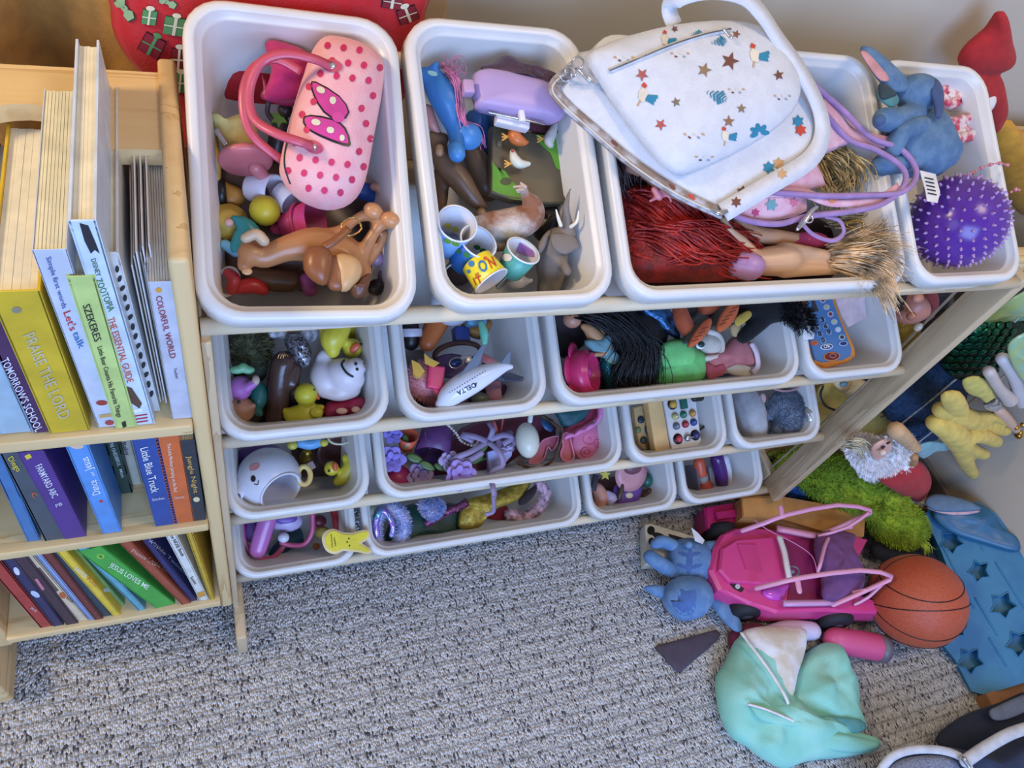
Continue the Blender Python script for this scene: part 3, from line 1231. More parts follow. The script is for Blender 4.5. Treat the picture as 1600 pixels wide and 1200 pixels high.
def bow(cx, cy, s, a):
    ca, sa = math.cos(math.radians(a)), math.sin(math.radians(a))
    r = lambda u, v: (cx + (u * ca - v * sa) * s, cy + (u * sa + v * ca) * s)
    for sc_, m, o in ((1.12, DGR, .0012), (1, LGR, .0018)):
        for L_ in (((0, 0), (-10, -9), (-17, -5), (-15, 6), (-8, 7)), ((0, 0), (10, -6), (19, -2), (17, 8), (7, 8)), ((-3, -4), (3, -4), (4, 4), (-4, 4))):
            k = decal(bv, [r(u * sc_, v * sc_) for u, v in L_], 2, off=o)
            if k.v:
                t.add('printed_bow', k, m)


for a in ((187, 52, 12, 12, 5, GRN, CRM), (234, 26, 9, 9, 8, GRN, CRM), (274, 40, 14, 11, 10, GRN, CRM), (238, 70, 14, 12, 28, DRD, GRN), (280, 92, 10, 14, 5, DRD, CRM), (282, 128, 8, 12, 5, GRN, CRM), (636, 22, 12, 9, -20, DRD, CRM), (655, 4, 12, 8, 0, GRN, CRM), (612, 2, 12, 8, 10, DRD, CRM)):
    gift(*a)
bow(196, 12, 1.1, 50)
bow(206, 98, 1.2, 60)
bow(262, 2, .8, 20)

# ---- bin 1 : pink handbag
hb = T('handbag', 'small pink handbag with dark pink polka dots and two handles', 'handbag')
HP = [(490, 78), (512, 64), (560, 74), (592, 96), (599, 130), (584, 215), (570, 285), (548, 318), (512, 328), (468, 312), (440, 280), (438, 250), (455, 180), (478, 105)]
g = pw(R1, HP, -.012, .040, .034, rings=8, pw=.42)
hb.add('bag_body', g, FB(238, 176, 178, c2=(234, 168, 172)))
bv = g.bvh()
DOT = M((206, 44, 92), 'paper')
ax = (math.cos(math.radians(104)), math.sin(math.radians(104)))
bx_ = (math.cos(math.radians(8)), math.sin(math.radians(8)))
for i in range(-1, 12):
    for j in range(-1, 7):
        x = 512 + ax[0] * i * 22.5 + bx_[0] * (j * 25 + (i % 2) * 12.5 - 25)
        y = 72 + ax[1] * i * 22.5 + bx_[1] * (j * 25 + (i % 2) * 12.5 - 25)
        if 492 < x < 562 and 128 < y < 236:
            continue
        k = decal(bv, ell(x, y, 5.0, 5.8, 14, 10), 1)
        if k.v and min(n_.dot(NV) for n_ in [(k.v[2] - k.v[0]).cross(k.v[4] - k.v[0]).normalized() * (1 if (k.v[2] - k.v[0]).cross(k.v[4] - k.v[0]).dot(NV) > 0 else -1)]) > .25:
            hb.add('polka_dot', k, DOT)
# printed bow (plain ribbon shape)
for pts, m, o in (([(486, 132), (494, 128), (530, 150), (546, 176), (530, 190), (505, 176), (490, 150)], BLACK, .0007), ([(474, 186), (486, 180), (520, 186), (540, 200), (548, 226), (536, 228), (500, 214), (478, 200)], BLACK, .0007),
                  ([(489, 134), (495, 131), (530, 153), (543, 176), (529, 187), (507, 174), (493, 150)], M((206, 60, 140), 'paper'), .0011), ([(477, 187), (487, 183), (520, 189), (537, 202), (544, 222), (536, 224), (501, 211), (481, 199)], M((206, 60, 140), 'paper'), .0011),
                  (ell(528, 184, 10, 8, 20), M((220, 70, 150), 'paper'), .0015), (ell(502, 142, 7, 5, 30), CRM, .0015), (ell(520, 158, 5, 6, 0), CRM, .0015), (ell(494, 192, 7, 5, 10), CRM, .0015), (ell(516, 204, 6, 5, 20), CRM, .0015), (ell(534, 216, 4, 5, 0), CRM, .0015)):
    k = decal(bv, pts, 3, sm=2 if len(pts) < 9 else 0, off=o)
    if k.v:
        hb.add('printed_bow', k, m)
HD = PLA(208, 78, 102, rough=.35)
h1 = crom([R1(*a) for a in ((517, 104, .026), (490, 92, .034), (445, 84, .036), (408, 98, .03), (390, 140, .024), (396, 184, .026), (430, 208, .034), (470, 222, .036), (488, 228, .028))], 5)
hb.add('handle', strap(h1, .0075, .0028, NV, sub=1), HD)
h2 = crom([R1(*a) for a in ((470, 112, -.006), (430, 92, .0), (395, 108, .0), (380, 145, -.002), (384, 190, -.006), (402, 220, -.010), (440, 250, -.02))], 5)
hb.add('handle', strap(h2, .0075, .0028, NV, sub=1), HD)
for x, y, a in ((519, 104, 10), (490, 230, 20)):
    k = decal(bv, ell(x, y, 16, 10, a), 2, off=.0012)
    hb.add('handle_tab', k, HD)
    p = hit(bv, x - 1, y, .0015)
    hb.add('rivet', ball(p, (.0037, .0037, .0015), (VV, UV_, NV)), STEEL)
zp = [hit(bv, x, y, .0008) for x, y in ((452, 214), (446, 240), (446, 262), (454, 286))]
if all(zp):
    hb.add('zip_seam', tube(zp, .0007, seg=5), BLACK)

one('doll_dress', 'crumpled fuchsia doll dress behind the pink handbag', 'doll dress', pw(R1, [(414, 68), (440, 70), (478, 82), (486, 110), (478, 150), (440, 156), (412, 152), (424, 110)], -.03, .016, .014, wr=.005, ws=60), FB(196, 30, 100))
one('plastic_glove', 'dark pink toy glove hanging over the small dark doll', 'toy', fuse([lim(R1, [(412, 150, -.045, 7), (450, 158, -.04, 9), (480, 150, -.03, 8)]), lim(R1, [(424, 128, -.04, 4), (430, 140, -.04, 5)]), lim(R1, [(410, 118, -.04, 3), (414, 136, -.04, 4), (420, 150, -.045, 5)])], .0025), PLA(170, 40, 86))
t = T('small_doll', 'small doll with dark hair and green leaf collar half hidden by the handles', 'doll')
t.add('head', bl(R1, 446, 172, -.05, 12), PLA(48, 38, 40))
t.add('leaf_collar', pz(R1, star(436, 184, 15, 8, 6), -.052, .003), PLA(96, 140, 60))
t.add('body', lim(R1, [(440, 190, -.062, 12), (436, 212, -.07, 16), (430, 240, -.08, 14)]), PLA(70, 60, 60))
t.add('arm', lim(R1, [(420, 158, -.05, 4), (418, 176, -.055, 4), (428, 190, -.055, 4)]), PLA(70, 50, 60))
t = T('yellow_dress', 'pale yellow doll dress with a silver brush on it', 'doll dress')
t.add('skirt', pw(R1, [(326, 180), (345, 190), (375, 180), (395, 184), (405, 215), (400, 235), (370, 238), (345, 225), (338, 205)], -.06, .016, .02, wr=.006, ws=70), FB(214, 194, 110))
t.add('side_panel', pw(R1, [(322, 175), (332, 172), (338, 200), (345, 250), (344, 285), (334, 282), (326, 240)], -.07, .006, .01), PLA(208, 160, 60))
t.add('brush', lim(R1, [(340, 206, -.043, 5), (352, 224, -.043, 4)], flat=.5, up=NV), M((190, 190, 190), 'metal'))
t = T('toy_brush', 'round salmon pink toy disc standing on a white plastic cup', 'toy')
ax_ = (R1(385, 280, -.05) - R1(384, 248, -.045)).normalized()
p = R1(384, 250, -.040)
t.add('disc', lathe([(0, -.0035), (.0225, -.0035), (.0245, 0), (.0225, .0035), (0, .0035)], p, (NV * .15 - VV * .99), 28), PLA(196, 100, 104))
t.add('stem', lim(R1, [(400, 262, -.045, 12), (412, 276, -.055, 10)]), PLA(200, 110, 110))
one('plastic_cup', 'white plastic cup lying under the salmon pink disc', 'cup', cupg(R1(392, 292, -.075), R1(430, 300, -.06), .0135, .0165), PLA(224, 214, 220))
one('plastic_cup', 'smaller white cup beside the yellow ball', 'cup', cupg(R1(438, 300, -.07), R1(458, 318, -.062), .012, .014), PLA(222, 216, 220))
t = T('toy_truck', 'black and orange toy truck tucked at the left wall of the first top bin', 'toy truck')
t.add('body', pw(R1, [(344, 286), (362, 290), (382, 300), (384, 318), (366, 328), (346, 322)], -.085, .012, .01), PLA(206, 140, 50))
t.add('wheel', lathe([(0, -.004), (.013, -.004), (.014, 0), (.013, .004), (0, .004)], R1(346, 302, -.078), UV_, 20), BLACK)
one('rubber_ball', 'small bright yellow ball above the teal doll', 'ball', bl(R1, 414, 329, -.058, 24), PLA(226, 206, 40))
t = T('toy_figure', 'toy figure in teal clothes holding a yellow hat', 'toy figure')
t.add('hat', lathe([(0, .003), (.008, .004), (.0095, 0), (.0175, -.002), (.0175, 0), (.0105, .003), (.009, .008), (0, .009)], R1(358, 346, -.07), NV, 26), PLA(214, 180, 70))
t.add('body', fuse([lim(R1, [(366, 342, -.058, 7), (384, 352, -.056, 13), (398, 372, -.06, 14), (382, 380, -.062, 12)]), lim(R1, [(378, 366, -.058, 12), (368, 388, -.06, 11)])], .0022), PLA(40, 146, 150))
t.add('shoe', lim(R1, [(352, 382, -.062, 8), (368, 392, -.062, 10)]), PLA(110, 176, 196))
t.add('hand', bl(R1, 358, 348, -.056, 7), PLA(220, 170, 150))
t.add('head', bl(R1, 405, 372, -.05, 12), PLA(200, 160, 130))
t = T('pink_bottle', 'glossy pink toy cup lying open end to the right', 'toy cup')
t.add('cup', cupg(R1(444, 354, -.07), R1(494, 346, -.05), .012, .0225, .002), PLA(206, 56, 120, rough=.25))
t.add('neck', lim(R1, [(430, 357, -.072, 9), (446, 354, -.07, 11)]), PLA(206, 56, 120, rough=.25))
t.add('ring', lathe([(.018, -.001), (.0205, -.001), (.0205, .002), (.018, .002)], R1(470, 350, -.06), R1(494, 346, -.05) - R1(444, 354, -.07), 24), PLA(190, 44, 106))
# horse
BR1, BR2, BR3 = PLA(178, 118, 70, rough=.35), PLA(140, 80, 42, rough=.35), PLA(96, 54, 34, rough=.4)
hs = T('toy_horse', 'light brown plastic toy horse lying on its side with a saddle', 'toy horse')
hs.add('body', fuse([lim(R1, [(382, 414, -.030, 12), (392, 396, -.030, 17), (412, 402, -.034, 18), (450, 388, -.030, 21), (492, 384, -.032, 30), (535, 400, -.036, 34), (556, 424, -.036, 26)]),
                     lim(R1, [(388, 380, -.03, 10), (384, 396, -.03, 14)]),
                     lim(R1, [(490, 372, -.03, 14), (530, 362, -.026, 10), (560, 340, -.02, 8), (586, 334, -.016, 14)]),
                     lim(R1, [(556, 418, -.034, 14), (572, 386, -.026, 11), (590, 356, -.018, 9), (606, 346, -.014, 13)]),
                     lim(R1, [(540, 420, -.044, 13), (572, 410, -.04, 9), (590, 388, -.034, 8), (600, 366, -.03, 9)])], .0022), BR1)
hs.add('head_mane', lim(R1, [(384, 372, -.018, 8), (400, 366, -.016, 9), (412, 376, -.018, 9)]), PLA(200, 172, 136))
hs.add('hoof', bl(R1, 583, 330, -.012, 16, 13, ang=30), PLA(196, 134, 84, rough=.3))
hs.add('hoof', bl(R1, 610, 344, -.010, 16, 13, ang=20), PLA(196, 134, 84, rough=.3))
hs.add('ear', bl(R1, 386, 424, -.014, 8, 6, 3), PLA(206, 150, 100))
hs.add('saddle', pw(R1, [(478, 390), (496, 384), (516, 392), (520, 415), (510, 445), (490, 440), (474, 420)], -.006, .010, .012, pw=.6), BR2)
sd = hs.add('saddle_flap', pw(R1, [(514, 400), (530, 404), (540, 430), (536, 452), (516, 452), (508, 430)], -.008, .006, .012), BR2)
hs.add('blanket', pw(R1, [(524, 398), (556, 402), (566, 424), (556, 446), (534, 456), (524, 430)], -.010, .010, .008, wr=.001, ws=200), PLA(204, 158, 104))
hs.add('tail', pw(R1, [(566, 432), (580, 428), (572, 458), (556, 466), (545, 452), (556, 446)], -.012, .008, .008, wr=.002, ws=150), BR3)
c = R1(549, 354, -.006)
a_ = (R1(560, 348, -.006) - c).normalized()
b_ = NV.cross(a_)
fr_ = [c + a_ * u + b_ * v for u, v in ((-.007, -.006), (.007, -.006), (.007, .006), (-.007, .006))]
hs.add('buckle', tube([fr_[0], fr_[1], fr_[2], fr_[3]], .0010, seg=6, sub=3, closed=True), M((190, 150, 90), 'metal'))
hs.add('strap', strap([R1(506, 386, -.004), R1(526, 374, -.002), R1(545, 357, -.004)], .007, .002, NV), BR2)
one('toy_figure', 'toy figure in a blue dress behind the toy horse\'s hooves', 'toy figure', fuse([lim(R1, [(566, 298, -.06, 14), (590, 306, -.066, 16), (596, 326, -.07, 16)])], .0025), PLA(30, 74, 160))
one('doll_piece', 'small bent doll arm by the right wall of the first top bin', 'doll arm', lim(R1, [(584, 292, -.05, 6), (594, 296, -.046, 7), (598, 308, -.05, 6)]), PLA(222, 168, 140))
one('toy_shoe', 'red and white toy shoe at the front left of the first top bin', 'toy shoe', fuse([lim(R1, [(356, 426, -.05, 8), (366, 436, -.05, 11), (362, 452, -.055, 10)])], .002), PLA(180, 36, 44))
one('toy_ring', 'white plastic hoop at the front left of the first top bin', 'toy', tube([R1(a, b, -.06) for a, b in ell(356, 440, 16, 22, 20, 9)], .0018, seg=6, closed=True), PLA(220, 214, 214))
one('toy_shoe', 'bright red toy shoe under the toy horse\'s neck', 'toy shoe', lim(R1, [(370, 450, -.06, 10), (394, 446, -.062, 13), (410, 452, -.064, 10)]), PLA(190, 34, 40))
one('toy_animal', 'dark brown toy animal lying beneath the toy horse', 'toy animal', lim(R1, [(395, 432, -.07, 16), (430, 438, -.068, 18), (462, 440, -.07, 16), (474, 448, -.07, 9)]), PLA(96, 64, 40))
one('doll_shoe', 'purple doll shoe beneath the toy saddle', 'doll shoe', lim(R1, [(478, 436, -.06, 10), (484, 452, -.062, 12)]), PLA(150, 60, 120))
t = T('toy_figure', 'lilac toy figure standing at the front right of the first top bin', 'toy figure')
t.add('body', lim(R1, [(604, 432, -.06, 14), (606, 452, -.066, 16)]), PLA(150, 124, 150))
t.add('head', bl(R1, 588, 404, -.05, 12), PLA(176, 140, 170))
t.add('hair', lim(R1, [(596, 388, -.05, 7), (610, 400, -.05, 6)]), PLA(170, 110, 70))
one('toy_animal', 'black toy scrap in the front right corner of the first top bin', 'toy animal', pw(R1, [(578, 440), (594, 436), (600, 452), (590, 462), (576, 456)], -.055, .008, .01, wr=.002, ws=120), PLA(36, 28, 28))
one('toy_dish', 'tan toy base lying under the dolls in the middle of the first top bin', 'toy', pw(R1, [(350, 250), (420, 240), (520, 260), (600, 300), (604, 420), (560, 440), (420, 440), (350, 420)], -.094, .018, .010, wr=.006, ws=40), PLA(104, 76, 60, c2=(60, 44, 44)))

# ---- bin 2
pn = T('toy_pony', 'large blue plastic pony with pink hair lying head down', 'toy pony')
BLU = PLA(36, 108, 176, rough=.4)
pn.add('body', fuse([lim(R1, [(664, 118, -.03, 14), (678, 128, -.03, 21), (694, 152, -.03, 25), (704, 176, -.034, 22), (712, 206, -.036, 14), (714, 232, -.034, 13)]),
                     lim(R1, [(676, 108, -.02, 7), (682, 100, -.016, 6)])], .0026), BLU)
pn.add('hoof', lim(R1, [(712, 232, -.032, 13), (714, 240, -.03, 14)]), PLA(56, 130, 200))
pn.add('leg', lim(R1, [(740, 186, -.06, 14), (735, 204, -.05, 13)]), BLU)
i = pn.add('hoof', lathe([(0, 0), (.0125, 0), (.0132, -.004), (.0115, -.016)], R1(735, 214, -.030), (NV + VV * -.5), 20), PLA(56, 130, 200))
pn.add('leg', lim(R1, [(754, 176, -.085, 16), (762, 210, -.09, 14), (758, 256, -.09, 8)]), PLA(30, 80, 140))
pn.add('ear_patch', decal(pn.parts[0]['g'].bvh(), ell(676, 115, 8, 4, 20), 1), PLA(150, 190, 180))
rnd = random.Random(3)
hp = [[R1(700, 110, -.02), R1(712, 140, -.02), R1(716, 170, -.022), R1(724, 188, -.026), R1(748, 200, -.03), R1(758, 226, -.04)],
      [R1(690, 100, -.02), R1(712, 120, -.01), R1(718, 150, -.015), R1(720, 180, -.02), R1(726, 196, -.02)]]
curl = [[R1(690 + rnd.uniform(0, 30), 100 + rnd.uniform(0, 30), -.02), R1(695 + rnd.uniform(0, 30), 95 + rnd.uniform(-10, 20), -.005), R1(710 + rnd.uniform(0, 16), 110 + rnd.uniform(-10, 20), -.01), R1(700 + rnd.uniform(0, 20), 130, -.015)] for _ in range(14)]
pn.add('mane', strands(hp, .0011, 9, .0022, 5) + strands(curl, .0004, 1, .002, 8), M((190, 110, 150), 'hair'), kind='stuff')
one('doll_piece', 'pink doll arm under the blue pony', 'doll arm', lim(R1, [(668, 172, -.05, 9), (676, 194, -.05, 8), (684, 206, -.052, 5)]), PLA(206, 132, 122))
cs = T('toy_case', 'lilac plastic carry case with a side latch', 'toy case')
CP = [(738, 118), (748, 112), (780, 112), (868, 136), (884, 150), (884, 176), (872, 190), (850, 188), (752, 170), (742, 158), (736, 136)]
g = pw(R1, CP, -.016, .014, .02, rings=7, pw=.3, sm=3)
cs.add('shell', g, PLA(178, 150, 200, rough=.4))
cs.add('latch', box(R1(731, 138, -.008), (.011, .014, .012), (UV_, VV, NV), .002), PLA(186, 150, 186))
cs.add('hinge_rod', tube([R1(765, 176, -.014), R1(812, 186, -.012), R1(850, 194, -.014)], .0012, seg=6), STEEL)
cs.add('white_base', box(R1(800, 190, -.024), (.036, .014, .012), ((R1(830, 194, -.02) - R1(780, 182, -.02)).normalized(), NV.cross((R1(830, 194, -.02) - R1(780, 182, -.02)).normalized()), NV), .002), PLA(226, 222, 226))
cs.add('clip', box(R1(815, 182, -.010), (.006, .012, .006), (UV_, VV, NV), .001), PLA(230, 228, 232))
one('cloth', 'dark plum shiny cloth bunched behind the lilac case', 'cloth', pw(R1, [(752, 104), (772, 98), (790, 86), (806, 96), (836, 104), (866, 118), (900, 140), (930, 180), (938, 210), (900, 180), (860, 140), (790, 112), (756, 112)], -.012, .008, .006, wr=.006, ws=60, c=(850, 128)), M((70, 44, 62), 'fabric', .4))
one('cloth', 'dark maroon cloth between the lilac case and the play mat', 'cloth', pw(R1, [(820, 186), (880, 196), (890, 200), (892, 230), (888, 320), (880, 318), (876, 220), (830, 206)], -.05, .008, .006, c=(878, 215)), FB(96, 34, 44))
g = pz(R1, [(768, 196), (826, 205), (880, 212), (886, 316), (860, 318), (800, 312), (768, 300)], -.048, .012, .002)
t = T('play_mat', 'flat green and brown farm base under the toy ducks', 'toy base')
t.add('board', g, PLA(92, 82, 62))
bv = g.bvh()
gm = M((96, 152, 44), 'paper')
for pts in ([(770, 252), (776, 262), (790, 268), (800, 284), (830, 306), (840, 315), (801, 311), (770, 298)], [(836, 211), (872, 213), (876, 268), (868, 262), (860, 240), (844, 226)]):
    t.add('grass_patch', decal(bv, pts, 2, off=.0006), gm)
t.add('printed_spot', decal(bv, ell(790, 284, 9, 6), 1, off=.001), M((80, 84, 50), 'paper'))
t.add('printed_spot', decal(bv, ell(780, 225, 4, 5), 1, off=.001), M((120, 108, 88), 'paper'))


def duck(label, body, feet, pts, fpt, beak, h=-.034):
    t = T('toy_duck', label, 'toy duck', 'flat toy ducks on the farm base')
    t.add('body', fuse([lim(R1, [(x, y, h, r) for x, y, r in pts])], .0012, 2), body)
    t.add('beak', bl(R1, beak[0], beak[1], h + .004, 3, 2), PLA(190, 50, 40))
    fx, fy = fpt
    t.add('foot', gsum([lim(R1, [(fx + 14, fy - 2, h - .003, 2.2), (fx + 4, fy, h - .003, 2.2)], seg=6)] + [lim(R1, [(fx + 5, fy, h - .003, 1.8), (fx - 3, fy + d, h - .003, 1.4)], seg=6) for d in (-5, 0, 5)]), PLA(226, 160, 60))


duck('orange brown toy duck beside the white clip', PLA(206, 108, 44), None, [(798, 190, 5), (801, 204, 8), (806, 216, 11), (818, 222, 7), (824, 222, 3)], (788, 214), (798, 188))
duck('grey toy duck at the right edge of the farm base', PLA(186, 186, 180), None, [(868, 192, 4), (864, 204, 7), (858, 218, 9), (860, 226, 6)], (843, 217), (870, 190))
duck('white toy duck in the middle of the farm base', PLA(214, 214, 196), None, [(801, 238, 5), (804, 248, 8), (812, 256, 8), (826, 256, 4)], (792, 256), (801, 236))
one('toy_animal', 'brown plastic toy horse with pale hooves beside the blue pony', 'toy horse', fuse([lim(R1, [(682, 224, -.06, 14), (692, 250, -.055, 17), (716, 278, -.055, 19), (738, 308, -.058, 15), (752, 322, -.06, 10)]), lim(R1, [(688, 270, -.07, 12), (690, 300, -.075, 12), (688, 326, -.08, 9)]), lim(R1, [(676, 214, -.055, 10), (694, 216, -.052, 9)]), lim(R1, [(740, 240, -.08, 18), (760, 290, -.085, 26)])], .0028), PLA(108, 78, 54))
one('toy_hoof', 'pale round hoof of a toy animal above the brown legs', 'toy hoof', lim(R1, [(687, 232, -.046, 7), (687, 238, -.044, 7)]), PLA(170, 126, 92))
one('toy_hoof', 'pale round hoof at the end of the brown toy leg', 'toy hoof', lim(R1, [(752, 332, -.055, 8), (752, 334, -.05, 8)]), PLA(160, 120, 80))
bi = T('toy_goat', 'white and brown toy animal with rough fur and a raised leg', 'toy animal')
g1 = fuse([lim(R1, [(734, 356, -.052, 12), (762, 354, -.05, 23), (796, 352, -.046, 27), (826, 340, -.04, 24), (832, 322, -.034, 18), (822, 306, -.028, 9), (818, 294, -.024, 6)]), lim(R1, [(810, 300, -.024, 3.5), (806, 294, -.022, 2)]), lim(R1, [(726, 334, -.05, 7), (740, 348, -.05, 9)]), lim(R1, [(770, 378, -.06, 16), (800, 376, -.06, 16)])], .0022)
bi.add('body', g1, M((216, 206, 196), 'fur', .8, (140, 92, 66), 22))
bi.add('hoof', gsum([lim(R1, [(814, 292, -.022, 4), (803, 292, -.02, 2)], seg=7), lim(R1, [(816, 296, -.021, 4), (808, 297, -.019, 2)], seg=7), lim(R1, [(820, 292, -.021, 4), (814, 286, -.02, 2)], seg=7)]), PLA(200, 170, 150))
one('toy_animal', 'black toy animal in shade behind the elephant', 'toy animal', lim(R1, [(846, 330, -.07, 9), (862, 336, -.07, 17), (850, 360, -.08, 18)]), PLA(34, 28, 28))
el = T('toy_elephant', 'grey toy elephant with white tusks standing on its head', 'toy elephant')
GR = PLA(120, 110, 102, rough=.6)
el.add('body', fuse([lim(R1, [(862, 444, -.06, 18), (862, 410, -.05, 26), (868, 380, -.042, 22), (884, 366, -.034, 18), (886, 346, -.026, 9), (884, 322, -.018, 6), (890, 300, -.012, 3), (893, 292, -.01, 2)]),
                     lim(R1, [(876, 392, -.04, 9), (880, 410, -.032, 7), (886, 424, -.028, 8)]), lim(R1, [(852, 440, -.06, 12), (848, 452, -.06, 10)])], .0022), GR)
el.add('ear', pw(R1, [(860, 366), (880, 364), (896, 366), (906, 386), (900, 390), (882, 398), (864, 388)], -.026, .003, .004, rings=4), GR)
el.add('ear', pw(R1, [(852, 364), (862, 360), (850, 390), (840, 396), (842, 380)], -.034, .003, .004, rings=4), GR)
el.add('tusk', lim(R1, [(876, 352, -.022, 3.2), (872, 340, -.016, 2.6), (869, 328, -.012, 1.2)], seg=7), PLA(236, 226, 206))
el.add('tusk', lim(R1, [(892, 354, -.022, 3.2), (901, 346, -.014, 2.6), (904, 330, -.010, 1.2)], seg=7), PLA(236, 226, 206))
one('toy_animal', 'pale grey toy mouse peeking out under the teal paper cup', 'toy animal', fuse([bl(R1, 808, 440, -.06, 20, 12), lim(R1, [(822, 440, -.054, 6), (830, 438, -.05, 4)])], .0022), PLA(196, 192, 196))
cups = [('pale blue printed paper cup at the left wall of the second top bin', (694, 384, -.05), (715, 349, -.006), .0155, .0195, (120, 164, 214), [((700, 352), (712, 358), (226, 210, 70)), ((700, 376), (712, 380), (110, 160, 60))]),
        ('royal blue printed paper cup in the middle of the stack', (722, 412, -.05), (748, 377, -.014), .0150, .0190, (28, 104, 180), [((716, 392), (730, 398), (60, 130, 70)), ((746, 386), (756, 392), (40, 110, 60))]),
        ('yellow birthday paper cup with a large blue letter O', (744, 408, -.024), (768, 440, -.018), .0165, .0185, (238, 214, 40), []),
        ('teal and purple printed paper cup', (796, 424, -.04), (818, 391, -.014), .0140, .0178, (80, 160, 148), []),
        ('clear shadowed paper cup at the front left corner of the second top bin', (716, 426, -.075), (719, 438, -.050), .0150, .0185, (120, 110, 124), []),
        ('pale blue paper cup lying between the yellow and the teal ones', (778, 414, -.055), (796, 436, -.052), .014, .0165, (130, 174, 214), [])]
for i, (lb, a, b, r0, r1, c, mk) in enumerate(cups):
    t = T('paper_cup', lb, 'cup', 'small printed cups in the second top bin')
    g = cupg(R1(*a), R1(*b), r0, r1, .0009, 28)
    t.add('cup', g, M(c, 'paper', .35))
    d = (R1(*b) - R1(*a))
    pr = lathe([(r0 - .0012, .002), (r1 - .0012, d.length - .0003)], R1(*a), d, 28)
    t.add('white_lining', pr, M((222, 222, 228), 'paper'))
    t.add('rolled_rim', lathe([(r1 - .001, d.length), (r1 + .0007, d.length + .0004), (r1 + .0007, d.length - .001), (r1 - .0005, d.length - .0012)], R1(*a), d, 28), M((226, 230, 236), 'paper'))
    bv = g.bvh()
    for p, q, cc in mk:
        for x, y in (p, q):
            k = decal(bv, ell(x, y, 6, 4, 20, 8), 1, off=.0008)
            if k.v:
                t.add('printed_leaf', k, M(cc, 'paper'))
    if i == 2:
        for s, p0, p1, h, cc in (('O', (752, 427), (764, 422), 19, (30, 110, 180)), ('N', (768, 420), (776, 416), 17, (200, 60, 40)), ('IT', (744, 446), (756, 441), 12, (190, 50, 40)), ('az', (744, 432), (750, 429), 6, (190, 60, 40))):
            k = textp(bv, s, p0, p1, h, .02, .0009)
            if k.v:
                t.add('printed_letter', k, M(cc, 'paper'))
        for x, y, r_, cc in ((737, 412, 5, (40, 120, 170)), (746, 401, 4, (210, 90, 40)), (758, 404, 3, (210, 90, 40)), (733, 424, 3, (40, 120, 170))):
            k = decal(bv, ell(x, y, r_, r_, 0, 8), 1, off=.0008)
            if k.v:
                t.add('printed_dot', k, M(cc, 'paper'))
    if i == 3:
        for pts, cc in (([(812, 378), (834, 392), (836, 402), (822, 400), (806, 392)], (160, 110, 180)), (ell(793, 402, 8, 6, 0, 9), (236, 226, 220)), (star(809, 398, 6, 3, 5), (236, 230, 236))):
            k = decal(bv, pts, 2, off=.0008)
            if k.v:
                t.add('printed_petal', k, M(cc, 'paper'))
    if i == 0:
        k = textp(bv, 'SWING', (704, 366), (716, 372), 5, .0, .0009)
        if k.v:
            t.add('printed_letter', k, M((60, 60, 120), 'paper'))
finish()
# ================================================================ third and fourth top bins
WB = M((216, 217, 220), 'fabric', .7, (210, 211, 215))
bg = T('shoulder_bag', 'white fabric shoulder bag printed with starfish, leaves and roosters', 'bag')
BP = [(914, 88), (935, 74), (985, 55), (1050, 40), (1110, 34), (1160, 36), (1205, 52), (1228, 82), (1246, 120), (1250, 148), (1236, 178), (1200, 210), (1140, 244), (1085, 268), (1052, 274), (1010, 232), (970, 180), (930, 120)]
g = pw(R1, BP, .030, .026, .018, rings=9, sm=2, wr=.0012, ws=25, pw=.55)
body = bg.add('bag_body', g, WB)
bv = g.bvh()
# gusset / back panel hanging below the front
g2 = pw(R1, [(905, 82), (870, 128), (868, 150), (930, 205), (1000, 262), (1070, 306), (1130, 334), (1180, 310), (1262, 262), (1284, 240), (1286, 205), (1262, 150), (1225, 80), (1150, 60), (1000, 70)], .012, .012, .014, rings=6, sm=2, wr=.001, ws=25)
bg.add('back_panel', g2, WB)
bv2 = g2.bvh()
CRMF, BRN, TEAL, RD, TAN, BLK = (M(c_, 'paper', .7) for c_ in ((226, 214, 190), (120, 70, 54), (40, 130, 160), (200, 70, 50), (206, 160, 110), (36, 34, 38)))


def pr(nm, pts, m, b=None, o=.0008, rings=3, sm=0):
    k = decal(b or bv, pts, rings, sm, o)
    if k.v:
        bg.add(nm, k, m, body)


for x, y, r, m in ((1140, 96, 15, BRN), (1100, 110, 12, M((150, 120, 90), 'paper')), (1003, 117, 11, M((170, 90, 80), 'paper')), (1216, 118, 9, BRN), (1032, 195, 10, M((176, 80, 70), 'paper')), (1056, 160, 8, M((130, 110, 90), 'paper')), (1138, 190, 10, M((150, 110, 80), 'paper')), (1158, 170, 8, M((140, 120, 90), 'paper')), (1080, 5, 11, BRN), (1054, 46, 6, BRN), (1150, 54, 7, M((150, 90, 60), 'paper')), (960, 160, 9, BRN)):
    pr('printed_starfish', star(x, y, r, r * .42, 5, x * 7 % 70), m)


def leaf(x, y, L_, a, m=TEAL):
    ca, sa = math.cos(math.radians(a)), math.sin(math.radians(a))
    for i in range(-3, 4):
        u = i * L_ / 7
        l = L_ * .32 * (1 - abs(i) / 4.2)
        for s in (-1, 1):
            q = [(u, 0), (u + l * .6, s * l), (u + l * .9, s * l * .9), (u + l * .35, 0)]
            pr('printed_leaf', [(x + p * ca - q_ * sa, y + p * sa + q_ * ca) for p, q_ in q], m, rings=1)


leaf(1122, 66, 26, -12)
leaf(1118, 150, 36, 22)
leaf(1088, 54, 20, -8)
for k_ in range(7):
    a = math.radians(k_ * 360 / 7)
    pr('printed_flower', ell(1186 + 9 * math.cos(a), 207 + 8 * math.sin(a), 7, 4, math.degrees(a), 8), TEAL, rings=1)


